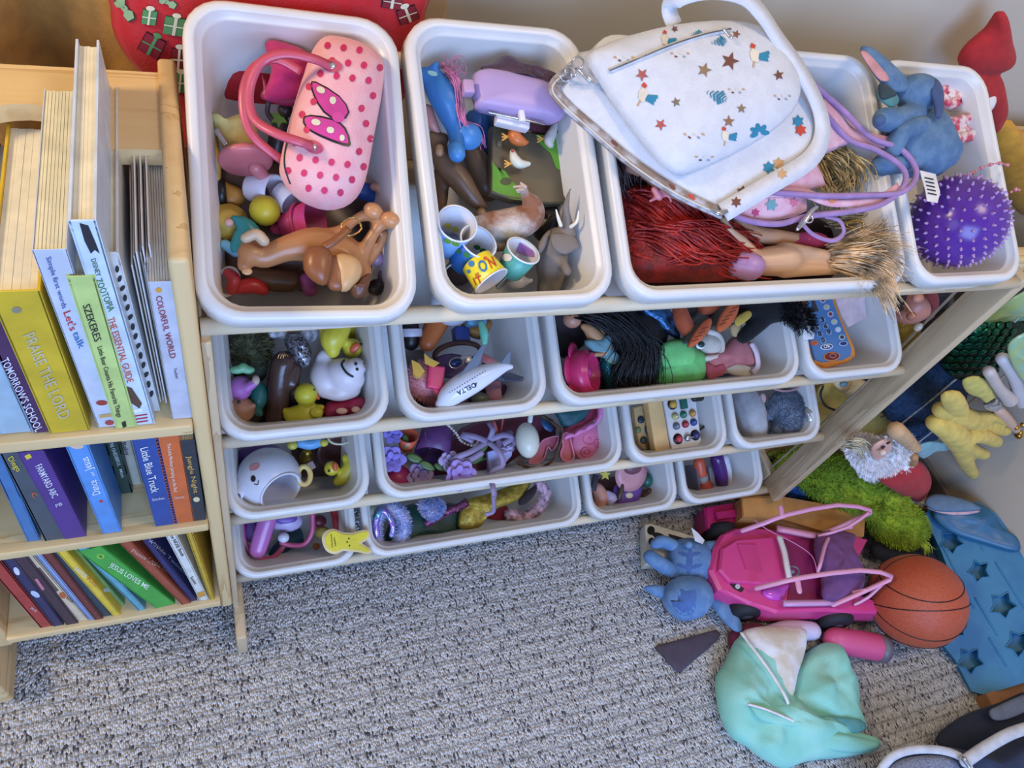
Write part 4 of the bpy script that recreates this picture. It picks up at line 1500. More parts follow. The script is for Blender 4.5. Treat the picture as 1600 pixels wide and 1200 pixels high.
def rooster(x, y, s=1, a=0):
    ca, sa = math.cos(math.radians(a)), math.sin(math.radians(a))
    R_ = lambda L_: [(x + (p * ca - q * sa) * s, y + (p * sa + q * ca) * s) for p, q in L_]
    pr('printed_rooster', R_([(-6, -8), (2, -6), (8, 2), (4, 10), (-4, 8), (-8, 0)]), CRMF, o=.0008, rings=1)
    pr('printed_comb', R_([(-8, -14), (-2, -12), (-3, -7), (-9, -8)]), RD, o=.001, rings=1)
    for i in range(3):
        pr('printed_tail', R_([(4, -2 + i * 2), (16, -8 + i * 5), (18, -4 + i * 5), (5, 2 + i * 2)]), TEAL, o=.001, rings=1)
    pr('printed_feet', R_([(-1, 9), (1, 9), (1, 17), (-1, 17)]), TAN, rings=1)


rooster(1040, 62, .9, 20)
rooster(1006, 148, 1.2, 30)
rooster(1180, 86, 1.2, 10)
rooster(1134, 212, .95, 10)
# small islands of sand and pebbles as neutral fill between the printed motifs
for x, y, a, sz in ((975, 90, 20, 1), (1062, 84, 10, .9), (1084, 210, 30, 1), (1150, 140, 10, .8), (1222, 150, 40, .8), (1100, 245, 0, .9)):
    for i in range(5):
        pr('printed_pebble', ell(x + (i * 7 - 14) * sz, y + (i % 2) * 5, 3 * sz, 1.6 * sz, a, 7), (TAN, BRN, CRMF, M((150, 160, 160), 'paper'))[i % 4], rings=1)
zz = [hit(bv, x, y, .0014) for x, y in ((952, 112), (1000, 92), (1050, 72), (1100, 56), (1140, 48))]
bg.add('zip', strap(zz, .0045, .0015, NV), M((205, 208, 212), 'fabric'), body)
bg.add('zip_teeth', tube([z_ + NV * .0016 for z_ in zz], .0007, seg=5, sub=5), M((130, 130, 140), 'metal'), body)
bg.add('zip_pull', lim(R1, [(1132, 46, .058, 3), (1142, 58, .06, 4)], seg=7, flat=.5, up=NV), STEEL, body)
# printed petals along the back panel and strap
st1 = [R1(x, y, h) for x, y, h in ((1054, 40, .03), (1046, 14, .036), (1062, -6, .05), (1110, -16, .06), (1160, -6, .062), (1190, 22, .058), (1215, 60, .046), (1250, 110, .036), (1280, 170, .026), (1284, 215, .022), (1262, 252, .024), (1200, 290, .026), (1130, 332, .022))]
k1 = strap(st1, .021, .002, NV, sub=4)
si = bg.add('shoulder_strap', k1, WB)
st2 = [R1(x, y, h) for x, y, h in ((892, 110, .016), (866, 134, .016), (880, 160, .016), (930, 205, .018), (990, 256, .018), (1060, 302, .018), (1128, 334, .018))]
k2 = strap(st2, .012, .003, NV, sub=4)
s2_ = bg.add('shoulder_strap', k2, M((196, 196, 204), 'fabric', .7, (150, 132, 120)))
bg.add('strap_piping', tube([p + V3((-.004, -.004, .002)) for p in st2], .0011, seg=6), M((214, 204, 190), 'fabric'), s2_)
b3 = k1.bvh()
for x, y, m in ((1212, 74, TEAL), (1240, 120, TAN), (1262, 180, TEAL), (1274, 205, RD), (1180, 286, TAN), (1150, 316, BRN), (1095, -4, TAN), (1130, -10, BRN), (1222, 272, TAN), (1200, 30, BRN)):
    k = decal(b3, star(x, y, 9, 5, 6), 1, off=.0006)
    if k.v:
        bg.add('printed_petal', k, m, si)
b4 = k2.bvh()
for x, y, m in ((893, 160, RD), (915, 182, BRN), (940, 205, TEAL), (960, 224, BRN), (990, 248, TEAL), (1020, 268, TAN), (1050, 292, BRN), (1080, 308, RD), (905, 172, BRN)):
    k = decal(b4, ell(x, y, 7, 3, 40, 8), 1, off=.0006)
    if k.v:
        bg.add('printed_petal', k, m, s2_)
for x, y, m in ((1246, 190, TEAL), (1250, 204, RD), (1200, 262, TEAL), (1216, 256, TAN), (1160, 300, BRN)):
    pr('printed_petal', star(x, y, 10, 6, 6), m, bv2, .0012, 2)
for i, (x, y, h) in enumerate(((903, 98, .03), (892, 112, .026), (884, 118, .024))):
    bg.add('metal_ring', tube([R1(x + 9 * math.cos(a), y + 9 * math.sin(a), h + .004 * math.sin(a * 2 + i)) for a in [k * math.pi / 4 for k in range(8)]], .0011, seg=7, sub=3, closed=True), STEEL)
bg.add('clip', lim(R1, [(906, 108, .03, 4), (920, 122, .032, 6), (932, 128, .03, 4)], seg=8, flat=.5, up=NV), STEEL)
bg.add('clip', lim(R1, [(1112, 328, .024, 3), (1124, 333, .026, 5), (1136, 330, .024, 3)], seg=8, flat=.5, up=NV), STEEL)

# pink bag under it
pb = T('shoulder_bag', 'pink patterned bag with lilac piping under the white shoulder bag', 'bag')
PKF = M((226, 180, 196), 'fabric', .8, (216, 160, 176), 40)
LIL = M((160, 122, 178), 'fabric', .7)
g = pw(R1, [(1110, 250), (1160, 225), (1210, 205), (1250, 170), (1290, 150), (1330, 190), (1350, 215), (1300, 220), (1272, 230), (1278, 262), (1290, 290), (1255, 300), (1260, 330), (1215, 344), (1170, 345), (1135, 325), (1118, 290)], -.004, .014, .012, rings=7, sm=2, wr=.003, ws=40, c=(1200, 275))
pi_ = pb.add('bag_body', g, PKF)
bv = g.bvh()
for x, y, r, c_ in ((1140, 286, 7, (200, 90, 130)), (1160, 262, 9, (150, 170, 200)), (1180, 300, 9, (214, 150, 110)), (1205, 320, 11, (110, 160, 170)), (1225, 300, 10, (226, 120, 170)), (1196, 276, 8, (200, 90, 110)), (1240, 316, 8, (214, 120, 150)), (1215, 236, 10, (224, 160, 110)), (1150, 312, 8, (190, 80, 100)), (1232, 262, 9, (120, 150, 170)), (1270, 200, 8, (214, 120, 90)), (1180, 332, 7, (180, 60, 110))):
    k = decal(bv, star(x, y, r, r * .6, 6, x), 1, off=.0008)
    if k.v:
        pb.add('printed_flower', k, M(c_, 'paper', .7), pi_)


def piping(pts, r=.0035, nm='piping'):
    pb.add(nm, tube([R1(*p) for p in pts], r, seg=8, sub=5), LIL)


piping([(1128, 322, .004), (1160, 342, .004), (1215, 350, .005), (1262, 338, .008), (1330, 330, .018), (1380, 318, .022), (1412, 290, .022), (1410, 262, .022), (1370, 235, .018), (1330, 220, .01), (1300, 190, .008), (1270, 150, .004)])
piping([(1200, 300, .012), (1240, 303, .014), (1290, 306, .018), (1350, 305, .022), (1410, 300, .024), (1432, 270, .022), (1410, 235, .02), (1360, 214, .014), (1320, 175, .006), (1268, 130, .002)])
band = strap([R1(*p) for p in ((1192, 302, .010), (1250, 300, .012), (1300, 316, .014), (1370, 312, .018), (1405, 292, .02))], .011, .002, NV)
pb.add('handle_band', band, PKF)
bb = band.bvh()
for x, y, c_ in ((1228, 302, (200, 70, 120)), (1262, 306, (120, 160, 180)), (1300, 314, (214, 140, 100)), (1340, 312, (200, 80, 110))):
    k = decal(bb, ell(x, y, 6, 4, 0, 8), 1)
    if k.v:
        pb.add('printed_flower', k, M(c_, 'paper', .7))
pb.add('handle_band', strap([R1(*p) for p in ((1290, 160, -.002), (1320, 200, .002), (1345, 215, .006), (1400, 225, .012))], .016, .002, NV), PKF)
pb.add('wrist_loop', tube([R1(*p) for p in ((1250, 345, .006), (1270, 366, .004), (1300, 376, .004), (1318, 364, .006), (1312, 345, .008), (1290, 338, .01))], .0028, seg=8, sub=5, flat=.5, up=NV), LIL)
pb.add('clip', lim(R1, [(1246, 358, .012, 3), (1258, 344, .016, 5), (1268, 330, .018, 4), (1276, 324, .018, 3)], seg=8), STEEL)
pb.add('clip_ring', tube([R1(1264 + 6 * math.cos(a), 342 + 6 * math.sin(a), .018) for a in [k * math.pi / 4 for k in range(8)]], .001, seg=6, closed=True), STEEL)

# dolls
SK = PLA(214, 166, 124)
d1 = T('doll', 'doll with long wavy red hair lying face down', 'doll')
d1.add('body', fuse([lim(R1, [(1170, 410, -.05, 20), (1205, 408, -.045, 24), (1228, 406, -.042, 25)]), lim(R1, [(1226, 394, -.040, 17), (1262, 396, -.036, 12), (1300, 402, -.034, 10), (1330, 402, -.032, 8)]), lim(R1, [(1224, 420, -.044, 15), (1262, 420, -.040, 12), (1300, 420, -.036, 10), (1332, 420, -.032, 9)]), lim(R1, [(1130, 344, -.03, 7), (1140, 360, -.03, 7), (1160, 378, -.036, 9), (1176, 398, -.044, 12)])], .0025), SK)
d1.add('swimsuit', lim(R1, [(1150, 412, -.046, 22), (1172, 416, -.040, 23)]), PLA(176, 130, 180))
rnd = random.Random(11)
paths = []
for i in range(26):
    y0 = 300 + i * 5.0
    s = rnd.uniform(-12, 12)
    A = []
    for k in range(9):
        u = k / 8
        x = 985 + u * (200 + s)
        yy = (330 + (i - 13) * 5.5) * (1 - u) + (400 + (i - 13) * 1.6) * u + 13 * math.sin(u * 9 + i * .5) * (1 - abs(u - .5))
        A.append(R1(x, max(300, min(437, yy)), -.05 + .030 * math.sin(u * math.pi) * (1 - abs(i - 13) / 18) + rnd.uniform(-.003, .003)))
    paths.append(A)
hair = strands(paths, .0021, 9, .0035, 4, sub=3)
d1.add('hair', hair, M((176, 36, 26), 'hair', .4, (136, 22, 18), 60), kind='stuff')
d1.add('hair_cap', pw(R1, [(968, 300), (1010, 290), (1080, 320), (1150, 370), (1180, 410), (1150, 436), (1060, 441), (985, 436), (972, 380)], -.06, .026, .03, wr=.004, ws=60), M((150, 26, 20), 'hair', .5, (110, 14, 12), 60))
one('doll_piece', 'small pink doll hand resting on the red hair', 'doll hand', fuse([lim(R1, [(1022, 296, -.018, 5), (1030, 308, -.02, 6)])] + [lim(R1, [(1028, 306, -.02, 3.2), (1040 + d, 300 + d * 1.6, -.018, 2.4), (1046 + d * .6, 306 + d * 2.2, -.018, 2)]) for d in (-4, 0, 4)] + [lim(R1, [(1028, 308, -.02, 3.2), (1016, 314, -.02, 2.4)])], .0012, 2), PLA(222, 130, 140))
d2 = T('doll', 'doll with brown hair under the white bag\'s strap', 'doll')
d2.add('arm', lim(R1, [(985, 262, -.035, 9), (1010, 275, -.03, 7), (1040, 300, -.03, 7), (1080, 316, -.03, 6)]), PLA(170, 118, 92))
d2.add('hair', strands([[R1(960, 240, -.04), R1(970, 270, -.04), R1(978, 300, -.05)], [R1(985, 240, -.04), R1(995, 262, -.04), R1(1000, 290, -.045)]], .002, 18, .006, 6), M((58, 34, 32), 'hair'), kind='stuff')
d3 = T('doll', 'bare legged doll lying under the pink bag', 'doll')
d3.add('legs', fuse([lim(R1, [(1150, 350, -.05, 13), (1180, 366, -.05, 14), (1220, 372, -.05, 13), (1262, 376, -.05, 9)]), lim(R1, [(1130, 350, -.04, 7), (1160, 372, -.045, 9)])], .0025), PLA(202, 150, 110))
d3.add('skirt', pw(R1, [(1215, 372), (1262, 362), (1290, 368), (1296, 386), (1262, 388), (1226, 386)], -.05, .008, .008, wr=.003, ws=80), FB(180, 40, 90))
one('doll_hair', 'bundle of glossy golden doll hair beside the blue plush', 'doll hair', gsum([strands([[R1(1285, 240, -.03), R1(1310, 256, -.02), R1(1322, 280, -.03), R1(1305, 302, -.04)], [R1(1300, 236, -.03), R1(1330, 262, -.02), R1(1334, 290, -.035)], [R1(1278, 256, -.03), R1(1290, 280, -.02), R1(1300, 304, -.035)]], .0013, 60, .008, 9), bl(R1, 1304, 272, -.045, 26, 30)]), M((206, 174, 110), 'hair', .35), None, None)
t = T('doll', 'doll with frizzy blonde hair spilling over the front rim', 'doll')
pth = []
for i in range(9):
    a = i / 8
    pth.append([R1(1300, 400 + (i - 4) * 3, -.03), R1(1340, 398 + (i - 4) * 6, -.015 + .01 * math.sin(a * 3)), R1(1375, 402 + (i - 4) * 11, 0.0), R1(1392 - abs(i - 4) * 3 + i % 3 * 8, 412 + (i - 4) * 16 + 6, .004)])
t.add('hair', strands(pth, .0009, 42, .0055, 12), M((214, 184, 144), 'hair', .6), kind='stuff')
t.add('stray_hair', strands([[R1(1340, 380, -.01), R1(1380, 376, .01), R1(1420, 392, .014)], [R1(1340, 370, -.01), R1(1390, 390, .012), R1(1424, 412, .01)], [R1(1340, 430, -.01), R1(1350, 445, .008), R1(1344, 462, .006)], [R1(1380, 430, .004), R1(1388, 448, .008), R1(1384, 460, .004)]], .00035, 9, .007, 13), M((200, 166, 120), 'hair', .5), kind='stuff')
t.add('head', bl(R1, 1362, 376, -.05, 24), SK)
one('doll_hair', 'pale blonde doll hair under the lilac piping', 'doll hair', strands([[R1(1310, 330, -.04), R1(1350, 326, -.035), R1(1395, 300, -.03)], [R1(1300, 345, -.05), R1(1350, 345, -.045), R1(1400, 320, -.04)]], .0012, 40, .006, 15), M((206, 190, 150), 'hair', .5))
one('gold_ring', 'small gold ring lying in the third top bin', 'ring', tube([R1(1336 + 13 * math.cos(a), 351 + 6 * math.sin(a), -.03) for a in [k * math.pi / 5 for k in range(10)]], .0012, seg=6, closed=True), M((206, 170, 90), 'metal'))
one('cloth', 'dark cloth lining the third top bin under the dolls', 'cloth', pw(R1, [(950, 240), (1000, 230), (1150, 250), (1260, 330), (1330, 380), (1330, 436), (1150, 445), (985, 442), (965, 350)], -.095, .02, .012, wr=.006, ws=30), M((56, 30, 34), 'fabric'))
one('cap', 'pale round hair piece beside the golden doll hair', 'hair piece', pw(R1, [(1312, 240), (1340, 236), (1362, 256), (1366, 284), (1340, 296), (1318, 280)], -.04, .014, .012, wr=.002, ws=70), M((186, 176, 150), 'fabric'))

# fourth bin: blue plush
bp_ = T('plush_toy', 'blue plush toy with long drooping ears sitting above the spiky ball', 'plush toy')
PB1, PB2 = M((88, 124, 160), 'fabric', .9, (74, 108, 144), 60), M((62, 92, 134), 'fabric')
bp_.add('body', pw(R1, [(1392, 196), (1430, 172), (1456, 178), (1472, 208), (1484, 236), (1490, 250), (1476, 268), (1460, 276), (1430, 275), (1396, 262), (1382, 230)], -.005, .036, .03, wr=.001), PB1)
bp_.add('head', fuse([bl(R1, 1434, 146, .012, 40, 30, ang=10), lim(R1, [(1428, 180, .01, 20), (1400, 188, .016, 20), (1382, 186, .018, 19)])], .003), PB1)
nz = bp_.add('nose', bl(R1, 1374, 188, .034, 10, 9), PB2)
ea = bp_.add('ear', pw(R1, [(1344, 76), (1356, 72), (1380, 90), (1404, 112), (1418, 128), (1416, 142), (1396, 143), (1376, 128), (1356, 100)], .02, .007, .006), PB1)
bp_.add('inner_ear', pw(R1, [(1345, 82), (1352, 80), (1372, 100), (1390, 124), (1376, 126), (1358, 104)], .0255, .002, .002), M((206, 140, 140), 'fabric'), ea)
bp_.add('back_patch', pw(R1, [(1462, 122), (1474, 140), (1474, 176), (1464, 186), (1460, 160), (1454, 140)], .034, .003, .004, rings=3), M((56, 78, 124), 'fabric'))
bp_.add('arm', lim(R1, [(1440, 196, .018, 15), (1412, 204, .022, 15), (1396, 232, .014, 14)]), PB1)
bp_.add('leg', lim(R1, [(1450, 246, .004, 18), (1410, 254, .006, 16), (1378, 258, .0, 17)]), PB1)
bp_.add('tail', bl(R1, 1484, 249, .012, 13, 11), PB1)
bp_.add('scarf', pw(R1, [(1376, 140), (1400, 148), (1404, 160), (1394, 168), (1380, 160), (1372, 150)], .024, .004, .004), FB(70, 130, 130))
bp_.add('bow_tie', pw(R1, [(1374, 130), (1392, 138), (1400, 150), (1380, 156), (1374, 146)], .027, .004, .004), FB(40, 60, 66))
tg_ = bp_.add('care_label', prism([R1(1437, 266, .022), R1(1462, 272, .024), R1(1469, 300, .03), (R1(1465, 317, .034)), R1(1449, 314, .032), R1(1446, 296, .028)], NV, .0008), M((226, 226, 228), 'paper'))
gl = prism([R1(1437, 266, .022), R1(1462, 272, .024), R1(1469, 300, .03), (R1(1465, 317, .034)), R1(1449, 314, .032), R1(1446, 296, .028)], NV, .0008).bvh()
for k in range(5):
    q = decal(gl, [(1444 + k * 1.2, 277 + k * 6), (1458 + k * 1.2, 280 + k * 6), (1458 + k * 1.2, 282 + k * 6), (1444 + k * 1.2, 279 + k * 6)], 1, off=.0008)
    if q.v:
        bp_.add('printed_line', q, BLK, tg_)
# spiky ball
sb = T('spiky_ball', 'shiny purple rubber ball covered in small knobs', 'ball')
cb = R1(1496, 346, -.010)
rb = 70 * mpp(cb)
PU = PLA(84, 36, 150, rough=.22)
sb.add('ball', ball(cb, rb, seg=40, rings=26), PU)
kn = G()
NN = 260
for i in range(NN):
    z = 1 - 2 * (i + .5) / NN
    r_ = math.sqrt(1 - z * z)
    ph = i * 2.399963
    d = V3((r_ * math.cos(ph), r_ * math.sin(ph), z))
    sb.add('knob', tube([cb + d * (rb - .001), cb + d * (rb + .0028)], [.0024, .0013], seg=7, sub=1), M((176, 140, 200), 'plastic', .25)) if (d.dot((CAMLOC - cb).normalized()) > -.25) else kn.__iadd__(tube([cb + d * (rb - .001), cb + d * (rb + .0028)], [.0024, .0013], seg=6, sub=1))
sb.add('far_knobs', kn, M((176, 140, 200), 'plastic', .25), kind='stuff')


def scrunch(lb, cx, cy, rx, ry, h):
    P_ = [R1(x, y, h + .003 * (i % 2)) for i, (x, y) in enumerate(ell(cx, cy, rx, ry, -10, 12))]
    g_ = tube(P_, [.0058 if i % 2 else .0082 for i in range(12)], seg=9, sub=3, closed=True)
    rn = random.Random(int(cx))
    for v in g_.v:
        v += V3((rn.uniform(-1, 1), rn.uniform(-1, 1), rn.uniform(-1, 1))) * .0011
    for k in range(5):
        x, y = cx + rx * .3 * math.cos(k * 1.3), cy + ry * .3 * math.sin(k * 1.3)
        g_ += bl(R1, x, y, h, 9, 7)
    one('scrunchie', lb, 'scrunchie', g_, M((226, 206, 200), 'fabric', .9, (196, 70, 90), 70))


scrunch('small pink and white scrunchie near the back of the fourth top bin', 1484, 146, 12, 17, -.03)
scrunch('larger pink and white scrunchie in the middle of the fourth top bin', 1499, 202, 28, 14, -.025)
bd = T('bead_necklace', 'string of pink beads draped over the fourth top bin\'s rim', 'necklace')
rn = random.Random(2)
pts = [R1(*p) for p in ((1508, 276, .012), (1520, 270, .012), (1534, 262, .014), (1548, 257, .014), (1562, 255, .01), (1574, 258, .0))]
bd.add('cord', tube(pts, .0005, seg=5), M((200, 150, 160), 'fabric'))
for i, p in enumerate(crom(pts, 3)):
    bd.add('bead', ball(p, .0026 if i % 3 == 0 else .0014, seg=8, rings=6), M((214, 120, 136), 'plastic', .2))
for i, (x, y) in enumerate(((1572, 304), (1580, 300), (1587, 296), (1592, 297))):
    bd.add('bead', ball(R1(x, y, -.004), .003 if i % 2 == 0 else .002, seg=8, rings=6), M((214, 120, 136), 'plastic', .2))
one('toy_grass', 'tuft of green plastic grass beside the spiky ball', 'toy grass', strands([[R1(1530, 416, -.05), R1(1560, 405, -.03), R1(1574, 400 + i * 3, -.03)] for i in range(3)], .0006, 9, .004, 4), M((40, 120, 70), 'plastic'))
one('tissue', 'translucent pale grey crumpled wrapper behind the spiky ball', 'wrapper', pw(R1, [(1540, 360), (1560, 350), (1572, 380), (1574, 412), (1556, 412), (1544, 400)], -.07, .02, .01, wr=.006, ws=60), M((196, 188, 190), 'glass', .3))
finish()
# ================================================================ second row
# ---- bin 1
t = T('toy_brush', 'dark green round brush with short olive bristles in the back left corner', 'brush')
t.add('base', lim(R2, [(384, 556, -.085, 34), (386, 574, -.085, 32)], seg=14), M((56, 62, 48), 'fabric'))
g = lim(R2, [(382, 524, -.07, 32), (384, 548, -.074, 34)], seg=14)
t.add('bristles', tufts(g, 1800, .010, .0011, 3, only=NV, curl=.25), M((106, 104, 62), 'fur'), kind='stuff')
t.add('bristle_bed', g, M((84, 84, 54), 'fur'))
one('plush_toy', 'small white fluffy plush at the back of the second row\'s first bin', 'plush toy', gsum([bl(R2, 450, 512, -.06, 26, 20), bl(R2, 482, 518, -.065, 16, 18), bl(R2, 428, 520, -.06, 10, 9)]), M((206, 200, 202), 'fur'))


def rduck(label, body, head, beak, eyes, col, wing=None):
    t = T('rubber_duck', label, 'rubber duck', 'rubber ducks in the rack bins')
    b = fuse(body + [head], .0022)
    t.add('body', b, col)
    t.add('beak', beak, PLA(224, 92, 50))
    for e in eyes:
        t.add('eye', e, PLA(20, 20, 24, rough=.2))
    if wing:
        t.add('wing', wing, col)


YEL = PLA(222, 206, 50, rough=.35)
rduck('upper yellow rubber duck lying on its side above the smiling toy', [lim(R2, [(520, 548, -.03, 12), (520, 530, -.028, 21), (530, 512, -.03, 19)]), lim(R2, [(506, 520, -.03, 8), (512, 504, -.03, 10), (528, 502, -.03, 8)])], bl(R2, 550, 544, -.04, 16), lim(R2, [(552, 546, -.028, 6), (557, 541, -.026, 6)], flat=.6, up=NV), [bl(R2, 564, 538, -.030, 2.4)], YEL)
rduck('lower yellow rubber duck sitting upright at the front', [lim(R2, [(456, 648, -.06, 13), (474, 646, -.058, 16), (494, 644, -.058, 12)]), lim(R2, [(490, 640, -.054, 9), (503, 636, -.05, 5)]), lim(R2, [(450, 650, -.06, 8), (446, 642, -.058, 6)])], bl(R2, 478, 616, -.046, 18.5), lim(R2, [(494, 618, -.044, 4), (497, 622, -.044, 3)]), [bl(R2, 491, 609, -.036, 1.6)], PLA(206, 202, 44, rough=.35), bl(R2, 494, 644, -.046, 10, 8, 4))
one('large_ball', 'large yellow ball at the back of the second row\'s first bin', 'ball', bl(R2, 535, 512, -.075, 30), PLA(206, 188, 40))
t = T('vinyl_toy', 'white round smiling vinyl toy lying on its side', 'vinyl toy')
WV = PLA(216, 208, 212, rough=.35)
g = fuse([bl(R2, 540, 586, -.035, 32, 26, ang=30), bl(R2, 510, 590, -.05, 26, 34), lim(R2, [(500, 560, -.045, 8), (508, 552, -.04, 8), (514, 562, -.04, 8)]), lim(R2, [(506, 612, -.045, 10), (530, 616, -.04, 12), (552, 610, -.04, 12)]), bl(R2, 556, 574, -.022, 16, 16)], .0028)
t.add('body', g, WV)
bv = g.bvh()
sm = [hit(bv, x, y, .0012) for x, y in ((538, 564), (534, 570), (539, 580), (546, 586), (551, 588))]
if all(sm):
    t.add('mouth', tube(sm, .0013, seg=6), BLACK)
for x, y in ((556, 569), (558, 577)):
    p = hit(bv, x, y, .0006)
    if p:
        t.add('eye', ball(p, .0019), BLACK)
t.add('antenna', bl(R2, 568, 571, -.016, 4, 5), PLA(150, 120, 90))
t = T('vinyl_toy', 'deep pink toy animal lying along the front', 'vinyl toy')
t.add('body', fuse([lim(R2, [(520, 640, -.06, 15), (545, 634, -.055, 14)]), lim(R2, [(554, 634, -.05, 14), (562, 632, -.048, 13)])], .0022), PLA(186, 40, 90))
t.add('foot', bl(R2, 534, 642, -.038, 9, 5, 4), PLA(226, 180, 160))
t.add('foot', bl(R2, 556, 640, -.036, 7, 5, 4), PLA(226, 180, 160))
t = T('baby_doll', 'small baby doll upside down with a pink suit and green leafy feet', 'doll')
t.add('head', fuse([bl(R2, 374, 640, -.055, 24, 22), bl(R2, 356, 616, -.045, 6), bl(R2, 396, 634, -.045, 5)], .002), PLA(182, 128, 96))
t.add('suit', fuse([bl(R2, 376, 606, -.045, 18, 20), lim(R2, [(386, 606, -.035, 9), (398, 598, -.03, 7)])], .002), PLA(176, 100, 176))
t.add('leaf_foot', fuse([bl(R2, 370, 578, -.035, 12, 7), bl(R2, 388, 578, -.035, 11, 7), bl(R2, 380, 574, -.035, 8, 8)], .0018), PLA(120, 186, 130))
t.add('hand', bl(R2, 400, 594, -.028, 6, 8), PLA(196, 170, 150))
for x, y in ((361, 628), (373, 628)):
    t.add('eye', bl(R2, x, y, -.034, 3, 3, 1.5), BLACK)
one('toy_shell', 'teal toy shell lying behind the baby doll', 'toy', fuse([bl(R2, 404, 618, -.06, 14, 24), lim(R2, [(396, 640, -.06, 8), (406, 646, -.06, 6)])], .002), PLA(30, 110, 104))
t = T('toy_figure', 'dark brown bearded toy figure standing with a glittery black hat', 'toy figure')
t.add('body', fuse([lim(R2, [(432, 650, -.075, 19), (436, 610, -.06, 20), (440, 575, -.045, 19), (444, 566, -.042, 19)]), lim(R2, [(458, 600, -.05, 10), (466, 575, -.045, 6)])], .0026), M((74, 52, 46), 'plastic', .25))
t.add('glitter_hat', pw(R2, [(444, 532), (452, 522), (470, 524), (484, 540), (487, 560), (480, 576), (466, 570), (452, 552)], -.04, .014, .014, wr=.002, ws=120), M((40, 38, 44), 'foil', .3, (160, 160, 170), 350))
t.add('gold_curl', gsum([tube([R2(434 + i * 4, 560, -.024), R2(437 + i * 4, 553, -.022), R2(442 + i * 4, 556, -.022)], .0006, seg=5) for i in range(3)]), M((200, 150, 100), 'metal'))
one('toy_hat', 'dark plastic piece lying beneath the bearded figure', 'toy', pw(R2, [(345, 590), (400, 600), (470, 620), (560, 620), (570, 650), (470, 664), (380, 668), (348, 650)], -.10, .02, .006, wr=.004, ws=50), PLA(58, 46, 50))

# ---- bin 2 : airplane
pl_ = T('toy_airplane', 'white toy airliner with grey wings and DELTA lettering', 'toy airplane')
P_, R_ = K(R2, [(688, 631, -.014, 8), (698, 622, -.010, 16), (716, 608, -.004, 20), (741, 593, .002, 20), (765, 582, .006, 15), (786, 574, .009, 9), (798, 573, .011, 4)])
fu = tube(P_, R_, seg=20, sub=5)
fi = pl_.add('fuselage', fu, PLA(222, 224, 232, rough=.25))
bv = fu.bvh()
PG = PLA(112, 120, 134, rough=.35)
pl_.add('wing', prism([R2(711, 598, .006), R2(716, 590, .008), (R2(752, 541, .02)), R2(760, 537, .022), R2(757, 546, .02), R2(748, 574, .01), R2(740, 586, .008)], NV, .002, bev=.0006), PG)
pl_.add('wing', prism([R2(772, 588, -.012), R2(790, 583, -.01), R2(818, 590, -.018), R2(821, 592, -.018), R2(816, 596, -.018), R2(780, 596, -.016)], NV, .002, bev=.0006), PLA(60, 62, 80))
pl_.add('tail_fin', prism([R2(779, 574, .012), R2(790, 556, .022), R2(797, 548, .026), R2(799, 550, .026), R2(797, 568, .014), R2(793, 574, .012)], NV, .0016, bev=.0005), PG)
pl_.add('tail_plane', prism([R2(784, 583, .0), R2(797, 582, .0), R2(819, 589, -.004), R2(810, 594, -.006), R2(790, 594, -.006)], NV, .0016), PLA(32, 30, 40))
pl_.add('engine', tube([R2(733, 612, -.014), R2(742, 606, -.014)], .004, seg=12, sub=2), PLA(190, 40, 50))
k = textp(bv, 'DELTA', (741, 598), (713, 612), 7, .02)
NB = M((24, 30, 70), 'paper')
if k.v:
    pl_.add('lettering', k, NB, fi)
for pts in ([(741, 600), (745, 597), (744, 604)], [(692, 634), (698, 629), (697, 636), (692, 640)]):
    k = decal(bv, pts, 1)
    if k.v:
        pl_.add('printed_mark', k, NB if pts[0][0] > 700 else BLACK, fi)
for i in range(15):
    x = 703 + i * 3.9
    y = 614 - i * 2.35
    k = decal(bv, ell(x, y - 1, .9, .9, 0, 6), 1)
    if k.v:
        pl_.add('window', k, BLACK, fi)
t = T('puffer_ball', 'pink spiky rubber ball toy with a yellow bow tie tag', 'toy ball')
cb = R2(662, 594, -.045)
rb = 30 * mpp(cb)
b_ = gsum([ball(cb, rb, seg=24, rings=16), lim(R2, [(672, 616, -.05, 18), (678, 622, -.05, 14)])])
t.add('ball', b_, PLA(212, 130, 136))
t.add('spikes', tufts(b_, 1500, .004, .0014, 4, curl=.15), PLA(226, 160, 160), kind='stuff')
t.add('yellow_tag', gsum([pz(R2, [(643, 562), (655, 568), (664, 580), (655, 590), (646, 584)], -.012, .0015), pz(R2, [(663, 552), (672, 560), (687, 567), (678, 574), (664, 568)], -.010, .0015)]), PLA(226, 170, 60))
t.add('yellow_disc', bl(R2, 656, 584, -.024, 12, 9, 3), PLA(206, 150, 50))
one('toy_block', 'hot pink plastic toy block beside the airliner\'s nose', 'toy block', fuse([box(R2(680, 590, -.018), (.020, .028, .012), ((R2(690, 592, -.018) - R2(676, 590, -.018)).normalized(), NV.cross((R2(690, 592, -.018) - R2(676, 590, -.018)).normalized()), NV)), lim(R2, [(684, 612, -.02, 6), (676, 600, -.02, 6)])], .0018, 3), PLA(232, 56, 100))
t = T('toy_gem', 'shiny dark blue toy gem set in a silver frame', 'toy gem')
t.add('gem', bl(R2, 713, 566, -.012, 9, 6, 4, ang=-15), PLA(24, 40, 90, rough=.08))
t.add('frame', gsum([tube([R2(x, y, -.014) for x, y in ell(713, 567, 11, 8, -15, 9)], .0009, seg=6, closed=True), box(R2(728, 562, -.018), (.014, .010, .006), (UV_, VV, NV), .001)]), STEEL)
one('toy_hook', 'mint green curved toy handle pointing up beside the wing tip', 'toy', lim(R2, [(752, 506, -.016, 5), (756, 520, -.014, 7), (757, 536, -.014, 5)]), PLA(110, 206, 170, rough=.25))
